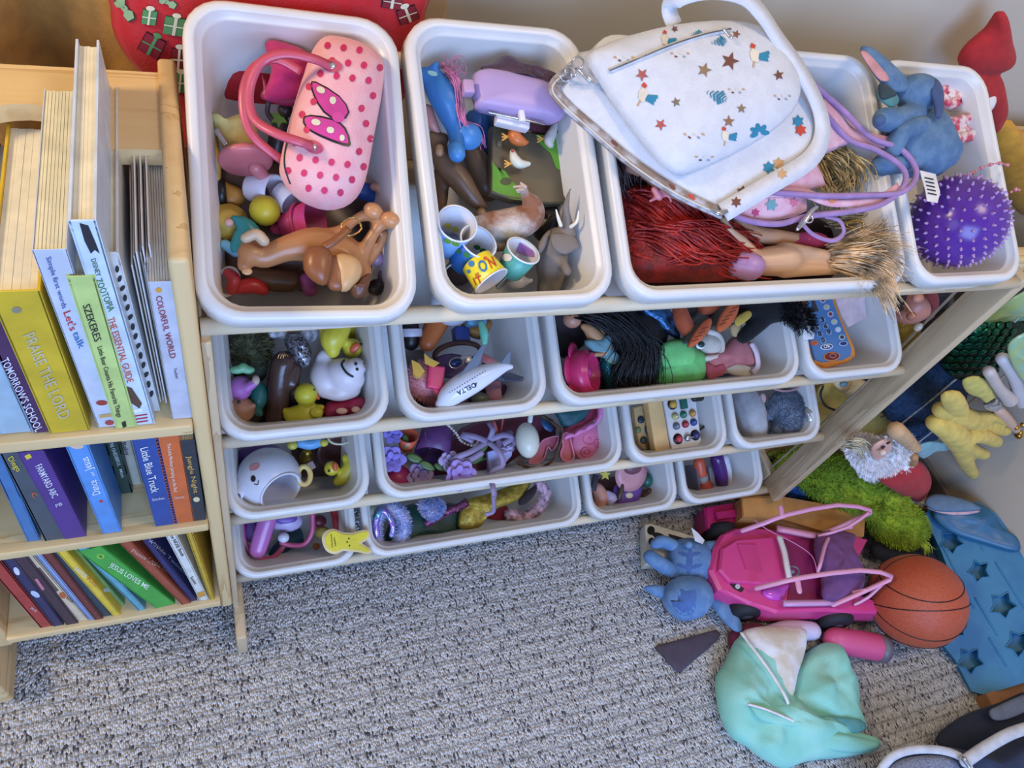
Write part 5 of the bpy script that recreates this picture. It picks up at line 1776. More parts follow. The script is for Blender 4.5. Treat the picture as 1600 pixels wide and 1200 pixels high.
one('ball', 'white and pale blue ball at the back of the second row\'s second bin', 'ball', bl(R2, 706, 476, -.035, 34), M((200, 204, 214), 'plastic', .3))
one('toy_block', 'sky blue toy block at the back beside the mint handle', 'toy block', box(R2(742, 492, -.04), (.026, .03, .02), (UV_, VV, NV), .004), PLA(90, 150, 190))
one('toy_cone', 'orange toy cone with a white tip', 'toy cone', gsum([tube([R2(684, 500, -.05), R2(668, 536, -.046)], [.016, .011], seg=16, sub=2)]), PLA(190, 96, 40))
t = T('toy_boot', 'black toy boot with a white band at the back left', 'toy boot')
t.add('boot', lim(R2, [(641, 500, -.05, 13), (642, 514, -.05, 13), (642, 534, -.055, 14)]), BLACK)
t.add('band', lathe([(.0142, -.005), (.0150, -.003), (.0150, .003), (.0142, .005)], R2(642, 520, -.05), R2(642, 534, -.055) - R2(641, 500, -.05), 20), PLA(190, 186, 196))
t = T('toy_giraffe', 'yellow and brown toy animal near the back wall of the airplane bin', 'toy animal')
t.add('body', lim(R2, [(730, 508, -.06, 10), (748, 518, -.055, 13), (762, 506, -.05, 8)]), PLA(190, 140, 60, c2=(90, 60, 40)))
one('toy_block', 'royal blue toy block in the middle of the airplane bin', 'toy block', box(R2(720, 524, -.06), (.02, .022, .02), (UV_, VV, NV), .003), PLA(50, 70, 150))
one('toy_plate', 'grey flat toy plate under the pink spiky ball', 'toy plate', pz(R2, [(634, 548), (662, 546), (668, 570), (640, 580)], -.06, .004), PLA(128, 122, 128))
one('toy_hoop', 'brown toy ring standing behind the gem', 'toy ring', tube([R2(x, y, -.05) for x, y in ell(715, 552, 36, 16, -8, 10)], .0035, seg=8, closed=True), PLA(84, 50, 40))
one('toy_disc', 'dull purple toy disc under the blue gem', 'toy disc', bl(R2, 706, 572, -.05, 34, 20, 8), PLA(100, 70, 120))
one('toy_strip', 'pink glossy toy strip behind the airliner', 'toy', lim(R2, [(752, 556, -.03, 6), (766, 566, -.028, 8), (784, 576, -.03, 6)], flat=.4, up=NV), PLA(222, 130, 140))
one('toy_disc', 'navy toy piece tucked under the airliner\'s wing', 'toy', bl(R2, 764, 572, -.03, 14, 8, 5), PLA(30, 40, 84))
one('toy_animal', 'dark violet toy lying at the bottom beneath the airliner', 'toy', pw(R2, [(636, 600), (660, 620), (720, 615), (790, 600), (800, 628), (740, 640), (670, 646), (642, 632)], -.085, .018, .008, wr=.004, ws=60), PLA(84, 56, 84))
one('toy_cup', 'translucent pink cup lying under the airliner\'s tail', 'toy cup', cupg(R2(760, 612, -.07), R2(784, 610, -.062), .012, .015), PLA(190, 130, 150))
one('toy_leaf', 'dull green toy piece beneath the airliner', 'toy', bl(R2, 750, 622, -.06, 16, 9), PLA(90, 100, 90))

# ---- wide bin 3
fc = T('flower_cup', 'deep pink flower shaped cup standing on its edge', 'toy cup')
PK = PLA(214, 40, 106, rough=.3)
c0 = R2(900, 584, -.05)
axf = ((CAMLOC - c0).normalized() * .60 + UV_ * .78).normalized()
fa, fb = frame(axf, VV)
prof = [(.030, 0), (.031, .012), (.031, .020), (.0265, .0205), (.0265, .026), (.0235, .026), (.0225, .012), (.010, .010), (0, .012)]
fc.add('cup', lathe(prof, c0, axf, 36), PK)
fc.add('inner_knob', ball(c0 + axf * .014, .009), PLA(200, 50, 140, rough=.25))
for k in range(5):
    a = k * 2 * math.pi / 5 + .5
    d = fa * math.cos(a) + fb * math.sin(a)
    e = axf.cross(d)
    fc.add('petal', pillow([c0 + d * .020 + e * .0165, c0 + d * .036 + e * .017, c0 + d * .043 + e * 0, c0 + d * .036 - e * .017, c0 + d * .020 - e * .0165], axf, .0025, .0025, rings=3), PK)
dl = T('doll', 'small doll with black hair and a teal mermaid dress', 'doll')
dl.add('head', bl(R2, 894, 500, -.04, 15, 13), PLA(196, 134, 104))
dl.add('torso', fuse([lim(R2, [(912, 510, -.045, 6), (922, 516, -.044, 11), (932, 530, -.046, 14)]), lim(R2, [(938, 514, -.044, 6), (954, 526, -.042, 5), (966, 548, -.042, 5), (974, 556, -.042, 4)]), lim(R2, [(930, 554, -.036, 4), (945, 552, -.034, 4), (953, 542, -.034, 4)])], .0018), PLA(206, 146, 96))
dl.add('dress', pw(R2, [(914, 532), (934, 530), (950, 522), (958, 545), (968, 560), (962, 568), (948, 562), (930, 552), (918, 545)], -.04, .010, .008, wr=.003, ws=90), M((120, 170, 176), 'fabric'))
dl.add('tail', lim(R2, [(948, 570, -.05, 14), (954, 590, -.055, 14), (954, 612, -.06, 8)]), M((20, 96, 100), 'foil', .35))
dl.add('skirt_hem', pw(R2, [(946, 560), (968, 556), (970, 564), (962, 570), (950, 566)], -.038, .003, .003), M((140, 170, 150), 'fabric'))
rn = random.Random(5)
hp = []
for i in range(9):
    hp.append([R2(900 + i * 10, 488, -.03), R2(950 + i * 7, 505 + i * 3, -.024), R2(980 + i * 5, 545, -.024), R2(960 + i * 8, 585 + rn.uniform(-8, 8), -.035), R2(975 + i * 5, 604 + rn.uniform(-8, 4), -.05)])
dl.add('hair', strands(hp, .0011, 26, .0075, 6, sub=3), M((24, 24, 28), 'hair', .5), kind='stuff')
dl.add('hair_cap', pw(R2, [(885, 486), (960, 482), (1040, 492), (1040, 540), (1022, 575), (1012, 606), (985, 610), (964, 592), (960, 560), (940, 525), (910, 500)], -.05, .026, .02, rings=5, wr=.005, ws=50), M((22, 22, 26), 'hair', .6))
one('cloth', 'grey green cloth strip beside the deep pink flower cup', 'cloth', pw(R2, [(922, 558), (940, 560), (946, 580), (940, 590), (926, 588)], -.06, .005, .004, wr=.003, ws=80), FB(110, 118, 110))
one('doll_shoe', 'black doll boot at the front of the wide second row bin', 'doll shoe', pw(R2, [(916, 600), (926, 584), (946, 584), (954, 594), (948, 614), (930, 610)], -.07, .008, .008, wr=.002, ws=90), PLA(20, 24, 40))
one('cloth', 'shiny blue and silver patterned cloth at the back of the wide second row bin', 'cloth', pw(R2, [(992, 478), (1020, 476), (1046, 484), (1058, 510), (1062, 530), (1040, 520), (1020, 500)], -.035, .008, .006, wr=.004, ws=70), M((60, 110, 160), 'foil', .4, (26, 40, 60), 60))
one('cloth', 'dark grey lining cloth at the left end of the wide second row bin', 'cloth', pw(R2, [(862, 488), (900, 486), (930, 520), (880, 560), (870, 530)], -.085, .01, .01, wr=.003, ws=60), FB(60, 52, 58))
gp_ = T('plush_toy', 'bright green plush body lying across the wide second row bin', 'plush toy')
gp_.add('body', fuse([pw(R2, [(1028, 546), (1046, 530), (1070, 528), (1084, 545), (1102, 556), (1106, 580), (1100, 594), (1060, 598), (1026, 598), (1022, 580)], -.045, .022, .022)], .004), M((104, 200, 110), 'fabric'))
gp_.add('belly', pw(R2, [(1032, 542), (1050, 532), (1072, 534), (1086, 552), (1082, 568), (1060, 574), (1034, 572)], -.025, .010, .006), M((112, 212, 118), 'fabric'))
sh = T('plush_toy', 'plush toy with big orange soled grey shoes sticking up', 'plush toy')
for a, b in (([(1082, 552, -.012, 24, 9)], 0), ([(1147, 494, -.008, 26, 9)], 1)):
    x, y, h, rx, ry = a[0]
    c = R2(x + 24 if 0 else x + 14, y - 16, h)
sole1 = [(1078, 572), (1080, 556), (1092, 535), (1104, 520), (1111, 500), (1112, 498), (1109, 515), (1100, 530)]
for outl in ([(1077, 540), (1084, 524), (1098, 505), (1109, 497), (1113, 502), (1109, 516), (1098, 530), (1084, 541)], [(1122, 512), (1126, 496), (1138, 478), (1151, 471), (1156, 474), (1153, 490), (1142, 508), (1128, 518)]):
    up_ = pillow([R2(a, b, -.018) for a, b in [(x - 10, y - 4) for x, y in outl]], NV, .014, .016, rings=4)
    sh.add('shoe', up_, M((84, 88, 80), 'fabric'))
    so = pz(R2, outl, .0, .006, .001, sm=2)
    si_ = sh.add('sole', so, M((222, 96, 44), 'fabric'))
    bb = so.bvh()
    cx = sum(p[0] for p in outl) / 8
    cy = sum(p[1] for p in outl) / 8
    for k in range(-2, 3):
        ux, uy = k * 5.2, -k * 6.4
        q = decal(bb, [(cx + ux - 6, cy + uy + 1), (cx + ux + 5, cy + uy - 3), (cx + ux + 5, cy + uy - 1), (cx + ux - 6, cy + uy + 3)], 1, off=.0006)
        if q.v:
            sh.add('sole_groove', q, M((160, 62, 30), 'fabric'), si_)
sh.add('leg', lim(R2, [(1062, 486, -.03, 12), (1066, 500, -.025, 14), (1074, 514, -.022, 13)]), M((206, 90, 46), 'fabric'))
sh.add('leg', lim(R2, [(1100, 482, -.03, 10), (1118, 480, -.025, 11)]), M((196, 84, 44), 'fabric'))
sh.add('hip', lim(R2, [(1070, 484, -.05, 16), (1110, 486, -.05, 18)]), M((74, 64, 58), 'fabric'))
wbn = T('plush_toy', 'cream plush animal with a dusty pink dress', 'plush toy')
wbn.add('head', bl(R2, 1110, 540, -.04, 24, 20, 16, ang=20), M((206, 198, 186), 'fabric'))
wbn.add('hood', tube([R2(x, y, -.030) for x, y in ((1104, 560), (1122, 556), (1128, 540), (1122, 524), (1108, 518))], .0045, seg=8), M((216, 208, 196), 'fabric'))
wbn.add('eye', bl(R2, 1096, 538, -.012, 6, 5, 3), PLA(30, 60, 60, rough=.15))
wbn.add('eye_white', bl(R2, 1094, 540, -.015, 8, 6, 3), PLA(226, 226, 220))
wbn.add('dress', pw(R2, [(1130, 545), (1148, 524), (1176, 538), (1182, 560), (1178, 572), (1150, 572), (1120, 582), (1106, 580), (1100, 556)], -.035, .012, .014, wr=.003, ws=60), M((190, 108, 112), 'fabric'))
wbn.add('lace_hem', strap([R2(1174, 536, -.022), R2(1182, 552, -.022), R2(1184, 572, -.024), R2(1176, 582, -.026)], .008, .002, NV), M((220, 200, 210), 'fabric'))
wbn.add('collar', pw(R2, [(1100, 566), (1112, 572), (1134, 566), (1132, 584), (1118, 590), (1106, 592)], -.03, .006, .006, wr=.003, ws=80), M((178, 70, 84), 'fabric'))
wbn.add('shirt_hem', pw(R2, [(1132, 566), (1176, 574), (1180, 584), (1160, 588), (1136, 582)], -.034, .006, .006, wr=.002, ws=80), M((214, 204, 184), 'fabric'))
bc = T('plush_toy', 'black plush animal with a fluffy tail hanging over the divider', 'plush toy')
bc.add('body', fuse([lim(R2, [(1150, 480, -.03, 22), (1190, 484, -.01, 24), (1226, 482, .0, 20)]), lim(R2, [(1200, 490, -.01, 16), (1180, 510, -.01, 14), (1162, 526, -.014, 12)]), lim(R2, [(1222, 484, .002, 14), (1244, 492, .014, 10), (1254, 508, .016, 8)])], .0035), M((16, 16, 19), 'fur'))
tl = lim(R2, [(1234, 484, .012, 15), (1250, 494, .014, 14), (1260, 510, .010, 9)])
bc.add('tail_fur', tufts(tl, 1500, .011, .0012, 6, curl=.4), M((18, 18, 22), 'hair'), kind='stuff')
bc.add('yellow_cuff', pw(R2, [(1148, 498), (1168, 485), (1175, 492), (1166, 502), (1152, 510)], .0, .004, .004), FB(206, 170, 60))
bc.add('paw', pw(R2, [(1140, 508), (1156, 504), (1158, 522), (1146, 526)], -.02, .006, .006), FB(196, 164, 110))
one('cloth', 'grey cloth under the plush toys at the front of the wide second row bin', 'cloth', pw(R2, [(960, 560), (1010, 590), (1100, 590), (1180, 580), (1186, 598), (1100, 606), (1000, 614), (900, 618), (880, 600)], -.095, .022, .006, wr=.003, ws=50), FB(112, 104, 116))

# ---- bin 4 : toy phone
ph = T('toy_phone', 'blue and orange toy phone with number keys and an OK button', 'toy phone')
O4 = [(1262, 448), (1299, 452), (1318, 500), (1337, 545), (1338, 556), (1326, 566), (1290, 576), (1272, 568), (1262, 500)]
ph.add('case', pz(R2, O4, -.022, .022, .003, sm=0), PLA(226, 136, 44))
O5 = [(1262, 450), (1294, 454), (1312, 500), (1331, 545), (1331, 554), (1322, 560), (1312, 553), (1296, 552), (1288, 564), (1274, 564), (1268, 530), (1263, 500)]
fp = pz(R2, [(1262, 450), (1295, 453), (1313, 500), (1331, 545), (1330, 556), (1318, 562), (1286, 566), (1274, 562), (1266, 530)], -.0195, .004, .001)
fi = ph.add('face_plate', fp, PLA(70, 122, 176))
bv = fp.bvh()


def phd(nm, pts, c, o=.0006):
    k = decal(bv, pts, 1, off=o)
    if k.v:
        ph.add(nm, k, PLA(*c), fi)


phd('screen', [(1267, 466), (1271, 466), (1279, 486), (1270, 489)], (60, 58, 56))
phd('dark_panel', [(1271, 552), (1333 - 3, 543), (1329, 555), (1316, 560), (1290, 564), (1275, 561)], (50, 78, 122), .0004)
for x, y, c in ((1285, 469, (120, 70, 70)), (1291, 480, (200, 180, 120)), (1297, 491, (150, 50, 70)), (1303, 503, (190, 200, 140)), (1309, 515, (210, 220, 220)), (1315, 527, (60, 60, 50))):
    phd('round_key', ell(x, y, 5, 4.5), (190, 200, 210))
    phd('printed_mark', ell(x, y, 3.2, 3), c, .0010)
for x, y, rx, ry, c, c2_ in ((1291, 542, 10, 5, (220, 226, 232), (30, 60, 120)), (1317, 537, 7, 4, (180, 196, 220), (30, 50, 120)), (1299, 557, 13, 7, (226, 130, 60), (110, 24, 30)), (1272, 536, 6, 4, (220, 110, 60), (206, 90, 50))):
    phd('button_ring', ell(x, y, rx, ry, -5), c, .0008)
    phd('button', ell(x, y, rx - 1.6, ry - 1.2, -5), c2_, .0014)
for s, x, y in (('3', 1282, 504), ('6', 1287, 513.5), ('9', 1292, 523), ('5', 1274, 516), ('8', 1278, 526), ('0', 1283, 536)):
    phd('number_key', ell(x + 2.5, y - 3.5, 4.8, 4.4), (130, 160, 196), .0007)
    k = textp(bv, s, (x, y), (x + 5.5, y - 1), 7, .03, .0014)
    if k.v:
        ph.add('printed_number', k, M((24, 28, 50), 'paper'), fi)
k = textp(bv, 'OK', (1286, 545), (1297, 543), 6, .03, .002)
if k.v:
    ph.add('printed_letters', k, M((240, 240, 240), 'paper'), fi)
k = tube([q for q in [hit(bv, x, y, .0018) for x, y in ell(1300, 556, 5, 3)] if q], .0004, seg=5, sub=2, closed=True)
ph.add('printed_swirl', k, PLA(220, 160, 150), fi)
one('tag_card', 'pale pink cloth napkin lying beside the toy phone', 'napkin', pz(R2, [(1299, 452), (1350, 450), (1354, 496), (1326, 511), (1314, 490)], -.035, .0025), M((226, 200, 202), 'fabric'))
one('plastic_clip', 'white plastic clip overlapping the divider beside the toy phone', 'clip', pz(R2, [(1252, 510), (1266, 508), (1274, 520), (1272, 529), (1256, 531)], .012, .004, .001), WHITE)
finish()
# ================================================================ third row
# bin 1 : whale / elephant watering can
wc = T('watering_can', 'white elephant shaped toy watering can with a wide open top', 'watering can')
WP = PLA(216, 218, 228, rough=.25)
cc = R3(420, 748, -.04)
axw = (R3(440, 756, -.0) - R3(410, 742, -.05)).normalized()
axw = ((CAMLOC - cc).normalized() * .62 + UV_ * .42 - VV * .58).normalized()
r0 = 50 * mpp(cc)
prof = [(0, -r0 * .95)] + [(r0 * math.sin(math.radians(a)), -r0 * math.cos(math.radians(a)) * .95) for a in (15, 30, 50, 70, 90, 105, 118, 130, 138)]
r1 = prof[-1][0]
prof += [(r1 * .96, prof[-1][1] + .001), (r1 * .90, prof[-1][1] - .001), (r0 * .8, .0), (r0 * .6, -r0 * .5), (0, -r0 * .6)]
g = lathe(prof, cc, axw, 36)
wc.add('body', g, WP)
bv = g.bvh()
wc.add('rim', tube([cc + axw * prof[9][1] + (frame(axw)[0] * math.cos(a) + frame(axw)[1] * math.sin(a)) * prof[9][0] for a in [k * math.pi / 8 for k in range(16)]], .0016, seg=8, sub=2, closed=True), WP)
wc.add('trunk', tube(*K(R3, [(384, 752, -.030, 15), (376, 762, -.024, 11), (372, 772, -.018, 10)]), seg=14), WP)
wc.add('trunk_hole', lathe([(0, 0), (.0042, 0)], R3(371, 776, -.0085), NV, 14), PLA(70, 80, 110))
wc.add('ear_handle', tube([R3(x, y, -.03) for x, y in ell(475, 743, 10, 14, 0, 9)], .0038, seg=9, closed=True), PLA(226, 196, 110))
for pts, c in ((ell(398, 730, 9, 5, -25), (222, 150, 150)), (ell(396, 748, 4, 5), (24, 24, 30))):
    k = decal(bv, pts, 2, off=.0008)
    if k.v:
        wc.add('printed_cheek' if c[0] > 100 else 'eye', k, M(c, 'paper'))
sm = [q for q in [hit(bv, x, y, .0008) for x, y in ((398, 756), (403, 757), (404, 751))] if q]
if len(sm) == 3:
    wc.add('smile', tube(sm, .0006, seg=5), BLACK)
one('toy_bowl', 'purple toy bowl behind the white watering can', 'toy bowl', fuse([bl(R3, 408, 716, -.07, 40, 24)], .003), PLA(90, 50, 130))
t = T('toy_duck_blue', 'pale blue and yellow toy at the back of the watering can bin', 'toy')
t.add('body', lim(R3, [(470, 692, -.04, 8), (485, 694, -.04, 9), (500, 690, -.04, 8)]), PLA(100, 170, 220))
t.add('foot', bl(R3, 457, 696, -.035, 8, 7), PLA(206, 196, 70))
t.add('foot', bl(R3, 506, 692, -.035, 7, 6), PLA(206, 196, 70))
one('toy_bottle', 'small gold toy bottle standing behind the duck', 'toy bottle', lathe([(0, 0), (.009, 0), (.011, .008), (.009, .022), (.005, .030), (.006, .034), (0, .035)], R3(478, 718, -.09), NV + VV * .3, 18), M((170, 140, 60), 'metal', .35))
one('toy_block', 'pale pink toy dice in the watering can bin', 'toy block', box(R3(485, 728, -.075), (.012, .012, .012), ((UV_ + VV * .4).normalized(), NV.cross((UV_ + VV * .4).normalized()), NV), .002), PLA(206, 180, 184))
one('toy_plate', 'dark brown toy plate leaning at the back of the watering can bin', 'toy plate', lathe([(0, 0), (.026, 0), (.03, .004), (.03, .006), (.024, .003), (0, .003)], R3(526, 706, -.085), NV - VV * .6, 30), PLA(84, 44, 40))
one('toy_ring', 'cream toy ring peeking out at the back of the watering can bin', 'toy ring', tube([R3(x, y, -.04) for x, y in ell(530, 683, 18, 11, 0, 9)], .0018, seg=7, closed=True), PLA(206, 196, 160))
one('toy_board', 'dark board with a gold edge lying in the watering can bin', 'toy board', pz(R3, [(455, 700), (560, 696), (566, 730), (520, 744), (460, 746)], -.095, .006), PLA(70, 44, 40))
rduck('yellow rubber duck in the third row beside the watering can', [lim(R3, [(528, 752, -.06, 8), (538, 744, -.056, 13), (548, 728, -.05, 12)]), lim(R3, [(540, 716, -.05, 7), (546, 724, -.05, 8)])], bl(R3, 518, 732, -.046, 12), lim(R3, [(523, 726, -.034, 4), (524, 732, -.034, 4)]), [bl(R3, 514, 736, -.034, 2)], YEL)

# wide bin 2 : flowers
rn = random.Random(21)


def flower(lb, x, y, r, h, c, n=6, name='silk_flower'):
    t = T(name, lb, 'flower', 'purple silk flowers in the third row')
    p = R3(x, y, h)
    s = mpp(p) * r
    for ringi, (nn, rr, up_) in enumerate(((n, 1.0, .25), (n - 1, .62, .7))):
        for k in range(nn):
            a = k * 2 * math.pi / nn + ringi * .5 + rn.uniform(-.15, .15)
            d = (UV_ * math.cos(a) + VV * math.sin(a))
            e = NV.cross(d)
            o = p
            L_ = s * rr * rn.uniform(.9, 1.12)
            t.add('petal', pillow([o + d * L_ * .1 + e * L_ * .15, o + d * L_ * .55 + e * L_ * .48 + NV * L_ * up_ * .3, o + d * L_ + e * L_ * .2 + NV * L_ * up_, o + d * L_ - e * L_ * .2 + NV * L_ * up_ * 1.1, o + d * L_ * .55 - e * L_ * .48 + NV * L_ * up_ * .4, o + d * L_ * .1 - e * L_ * .15], NV, .0008, .0008, rings=3, sm=2, wr=.0008, ws=150, seed=k), M(c, 'fabric', .6))


flower('bright violet silk flower at the left wall of the flower bin', 612, 718, 21, -.03, (150, 130, 220))
flower('small violet silk flower in the back left corner of the flower bin', 614, 678, 15, -.035, (140, 124, 214))
flower('pale lilac silk flower low in the flower bin, left of the largest one', 654, 744, 21, -.05, (176, 150, 206))
flower('largest lilac silk flower at the front of the flower bin', 718, 742, 24, -.02, (166, 136, 212), 7)
flower('pale mauve silk flower behind the largest lilac one', 702, 720, 17, -.03, (180, 158, 200))
flower('grey violet silk flower beside the white egg ornament', 790, 690, 17, -.03, (140, 120, 150))
gv = T('leaf_garland', 'green plastic leaf garland winding between the silk flowers', 'garland')
GLF = PLA(78, 116, 60)
gv.add('stem', tube([R3(*p) for p in ((630, 705, -.045), (655, 720, -.04), (680, 728, -.04), (720, 722, -.04), (760, 716, -.04), (780, 676, -.035))], .0014, seg=6), PLA(60, 100, 60))
for (x, y, a, L_, h) in ((648, 716, 20, 15, -.032), (668, 728, 30, 14, -.03), (690, 730, 20, 14, -.034), (745, 718, -30, 13, -.034), (634, 690, 80, 12, -.035), (776, 690, -60, 14, -.03), (590, 690, 20, 9, -.03), (756, 700, -50, 10, -.03)):
    ca, sa = math.cos(math.radians(a)), math.sin(math.radians(a))
    gv.add('leaf', pillow([R3(x + (u * ca - v * sa) * L_, y + (u * sa + v * ca) * L_, h) for u, v in ((-1, 0), (-.5, -.4), (.4, -.4), (1, 0), (.4, .4), (-.5, .4))], NV, .0014, .0006, rings=3, sm=2), GLF)
one('flower_pot', 'small orange toy flower pot in the flower bin', 'flower pot', cupg(R3(634, 702, -.06), R3(638, 680, -.035), .010, .0155), PLA(220, 90, 50))
one('toy_bucket', 'dark purple toy bucket lying in the flower bin', 'toy bucket', gsum([cupg(R3(684, 672, -.06), R3(676, 712, -.045), .024, .028), tube([R3(x, y, -.03) for x, y in ((664, 676), (668, 690), (672, 700))], .0012, seg=6)]), PLA(96, 50, 110))
one('toy_egg', 'magenta plastic egg at the front left corner of the flower bin', 'toy egg', bl(R3, 618, 746, -.062, 24, 22), PLA(180, 36, 100))
ch = T('toy_necklace', 'silver and cream bead chain lying behind the ribbon', 'necklace')
for i, p in enumerate(crom([R3(*q) for q in ((700, 664, -.03), (712, 676, -.028), (722, 690, -.03), (740, 696, -.032), (748, 688, -.032))], 4)):
    ch.add('bead', ball(p, .0024, seg=8, rings=6), M((206, 190, 160) if i % 2 else (190, 186, 190), 'plastic', .2))
rb_ = T('organza_ribbon', 'sheer lilac ribbon bow trailing over the front rim of the flower bin', 'ribbon')
RBM = M((178, 160, 196), 'glass', .5)
for pts in (((762, 690, -.02), (735, 706, -.012), (712, 716, -.016), (730, 720, -.018), (755, 706, -.016)), ((762, 690, -.02), (780, 706, -.012), (786, 726, -.016), (768, 738, -.016), (770, 760, .004), (772, 772, .004), (771, 778, .002)), ((762, 690, -.02), (740, 682, -.01), (722, 680, -.02), (740, 690, -.02)), ((764, 688, -.02), (786, 680, -.012), (800, 684, -.02), (786, 694, -.02)), ((764, 688, -.02), (770, 672, -.012), (764, 660, -.02))):
    rb_.add('ribbon_band', strap([R3(*p) for p in pts], .0085, .0007, NV), RBM)
rb_.add('ribbon_end', strap([R3(771, 776, .004), R3(772, 790, -.008), R3(770, 800, -.014), R3(758, 804, -.016)], .0065, .0009, NV), RBM)
one('gift_box', 'pale lilac folded card box standing in the flower bin', 'card box', prism([R3(762, 706, -.03), R3(802, 694, -.022), R3(800, 712, -.03), R3(774, 742, -.045), R3(764, 738, -.045)], NV, .008, bev=.001), M((160, 156, 196), 'paper'))
eg = T('egg_ornament', 'cream white egg ornament with a small white cap', 'ornament')
g = bl(R3, 824, 688, -.018, 19, 28, 18, ang=-6, seg=24)
eg.add('egg', g, PLA(214, 214, 196, rough=.3))
eg.add('cap', lim(R3, [(828, 658, -.016, 4), (829, 650, -.016, 4)]), PLA(226, 226, 222))
one('toy_plate', 'small blue toy plate leaning beside the egg ornament', 'toy plate', lathe([(0, 0), (.012, 0), (.0145, .002), (0, .0015)], R3(853, 663, -.035), NV + VV * .5 + UV_ * .7, 24), PLA(40, 90, 140))
wr = T('twig_wreath', 'brown twisted twig wreath in the flower bin', 'wreath')
for i in range(4):
    wr.add('twig', tube([R3(x + rn.uniform(-2, 2), y + rn.uniform(-2, 2), -.030 + .002 * i) for x, y in ((808, 716), (818, 728), (840, 731), (862, 722), (874, 700), (876, 676), (866, 660), (850, 652))], .0013, seg=6, sub=4), M((96, 66, 44), 'fur'))
wr.add('end_loop', tube([R3(x, y, -.028) for x, y in ell(813, 722, 5, 5, 0, 8)], .0011, seg=6, closed=True), M((96, 66, 44), 'fur'))
bk = T('toy_basket', 'pink scalloped toy basket holding a teal cloth', 'toy basket')
bk.add('rim', tube([R3(x, y, -.022 + (.002 if i % 2 else 0)) for i, (x, y) in enumerate(((936, 628), (938, 648), (930, 662), (922, 666), (914, 672), (906, 674), (898, 680), (890, 680), (884, 684)))], [.003 + (.0012 if i % 2 else 0) for i in range(9)], seg=9, sub=3), PLA(226, 120, 180))
bk.add('side', pw(R3, [(928, 630), (934, 650), (918, 664), (890, 676), (880, 670), (912, 655)], -.035, .004, .012), PLA(150, 40, 70))
bk.add('cloth_lining', pw(R3, [(868, 640), (925, 630), (920, 650), (895, 670), (880, 668), (872, 655)], -.040, .012, .008, wr=.004, ws=60), M((24, 84, 92), 'fabric', .5))
md = T('sand_mould', 'round pink sand mould with raised mouse ear circles', 'sand mould')
g = gsum([lathe([(0, 0), (.029, 0), (.031, -.003), (.031, -.012), (0, -.012)], R3(922, 692, -.042), NV - VV * .12, 40)])
md.add('disc', g, PLA(226, 114, 156))
for x, y, r in ((921, 686, 10), (937, 693, 7), (916, 706, 7)):
    md.add('raised_ring', tube([R3(a, b, -.041) for a, b in ell(x, y, r, r * .9, 0, 9)], .0011, seg=6, closed=True), PLA(222, 100, 140))
    md.add('raised_dot', bl(R3, x, y, -.042, r * .4, r * .4, 2), PLA(222, 100, 140))
t = T('sand_mould', 'pink footprint shaped sand mould between wreath and round mould', 'sand mould')
fo = [(882, 676), (890, 678), (892, 690), (896, 706), (896, 716), (888, 721), (879, 718), (876, 708), (880, 696), (878, 684)]
t.add('rim', tube([R3(a, b, -.034) for a, b in fo], .0014, seg=7, sub=3, closed=True), PLA(228, 130, 156))
t.add('tray', pz(R3, fo, -.038, .008, sm=2), PLA(206, 84, 104))
t = T('sand_mould', 'pink animal shaped sand mould under the twig wreath', 'sand mould')
fo = [(846, 690), (858, 684), (872, 682), (870, 694), (862, 704), (856, 698), (850, 716), (838, 724), (826, 722), (838, 706)]
t.add('rim', tube([R3(a, b, -.044) for a, b in fo], .0012, seg=7, sub=3, closed=True), PLA(226, 130, 156))
t.add('tray', pz(R3, fo, -.048, .006), PLA(200, 90, 120))
one('toy_dish', 'plum coloured toy dish beneath the wreath', 'toy dish', pw(R3, [(740, 660), (850, 648), (868, 680), (830, 700), (800, 720), (780, 738), (800, 744), (760, 756), (690, 756), (660, 720), (700, 690)], -.085, .014, .01, wr=.003, ws=50), PLA(120, 50, 74))
one('toy_straw', 'coral and green toy flower stem near the back of the flower bin', 'toy flower', gsum([lim(R3, [(770, 662, -.025, 5), (774, 674, -.025, 5)]), tube([R3(786, 654, -.03), R3(782, 680, -.03)], .0016, seg=7)]), PLA(214, 90, 84))

# bin 3 : busy boards
b1 = T('busy_board', 'wooden activity board with a white panel of coloured knobs', 'busy board')
q = lambda x, y, h: R3(x, y, h)
b1.add('wood_frame', pz(R3, [(1012, 628), (1034, 624), (1048, 704), (1028, 708), (1024, 704)], -.022, .016, .002), M((214, 176, 118), 'wood'))
g = pz(R3, [(1036, 622), (1086, 612), (1092, 655), (1096, 690), (1090, 697), (1050, 705)], -.024, .012, .002)
pi_ = b1.add('white_panel', g, PLA(218, 214, 210))
bv = g.bvh()
for x, y, r, c in ((1054, 651, 5, (190, 180, 120)), (1067, 648, 5, (40, 120, 90)), (1081, 646, 5, (196, 140, 60)), (1056, 666, 4.5, (100, 106, 120)), (1070, 663, 5, (170, 40, 50)), (1083, 660, 5, (40, 70, 140))):
    p = hit(bv, x, y, 0)
    if p:
        b1.add('knob', lathe([(.0062, 0), (.0058, .004), (.0034, .006), (0, .0062)], p, NV, 16), PLA(*c))
        b1.add('knob_tip', ball(p + NV * .0062, .0018), PLA(min(255, c[0] + 60), min(255, c[1] + 60), min(255, c[2] + 60)))
for x, y, c, s in ((1059, 686, (200, 50, 60), .008), (1086, 680, (46, 44, 100), .009), (1050, 632, (210, 160, 50), .009)):
    p = hit(bv, x, y, 0)
    if p:
        b1.add('plate', lathe([(.009, 0), (.009, .0015), (0, .0015)], p, NV, 20), BLACK)
        b1.add('big_knob', ball(p + NV * .004, (s * .75, s * .75, s * .6), (UV_, VV, NV)), PLA(*c))
p = hit(bv, 1066, 631, .002)
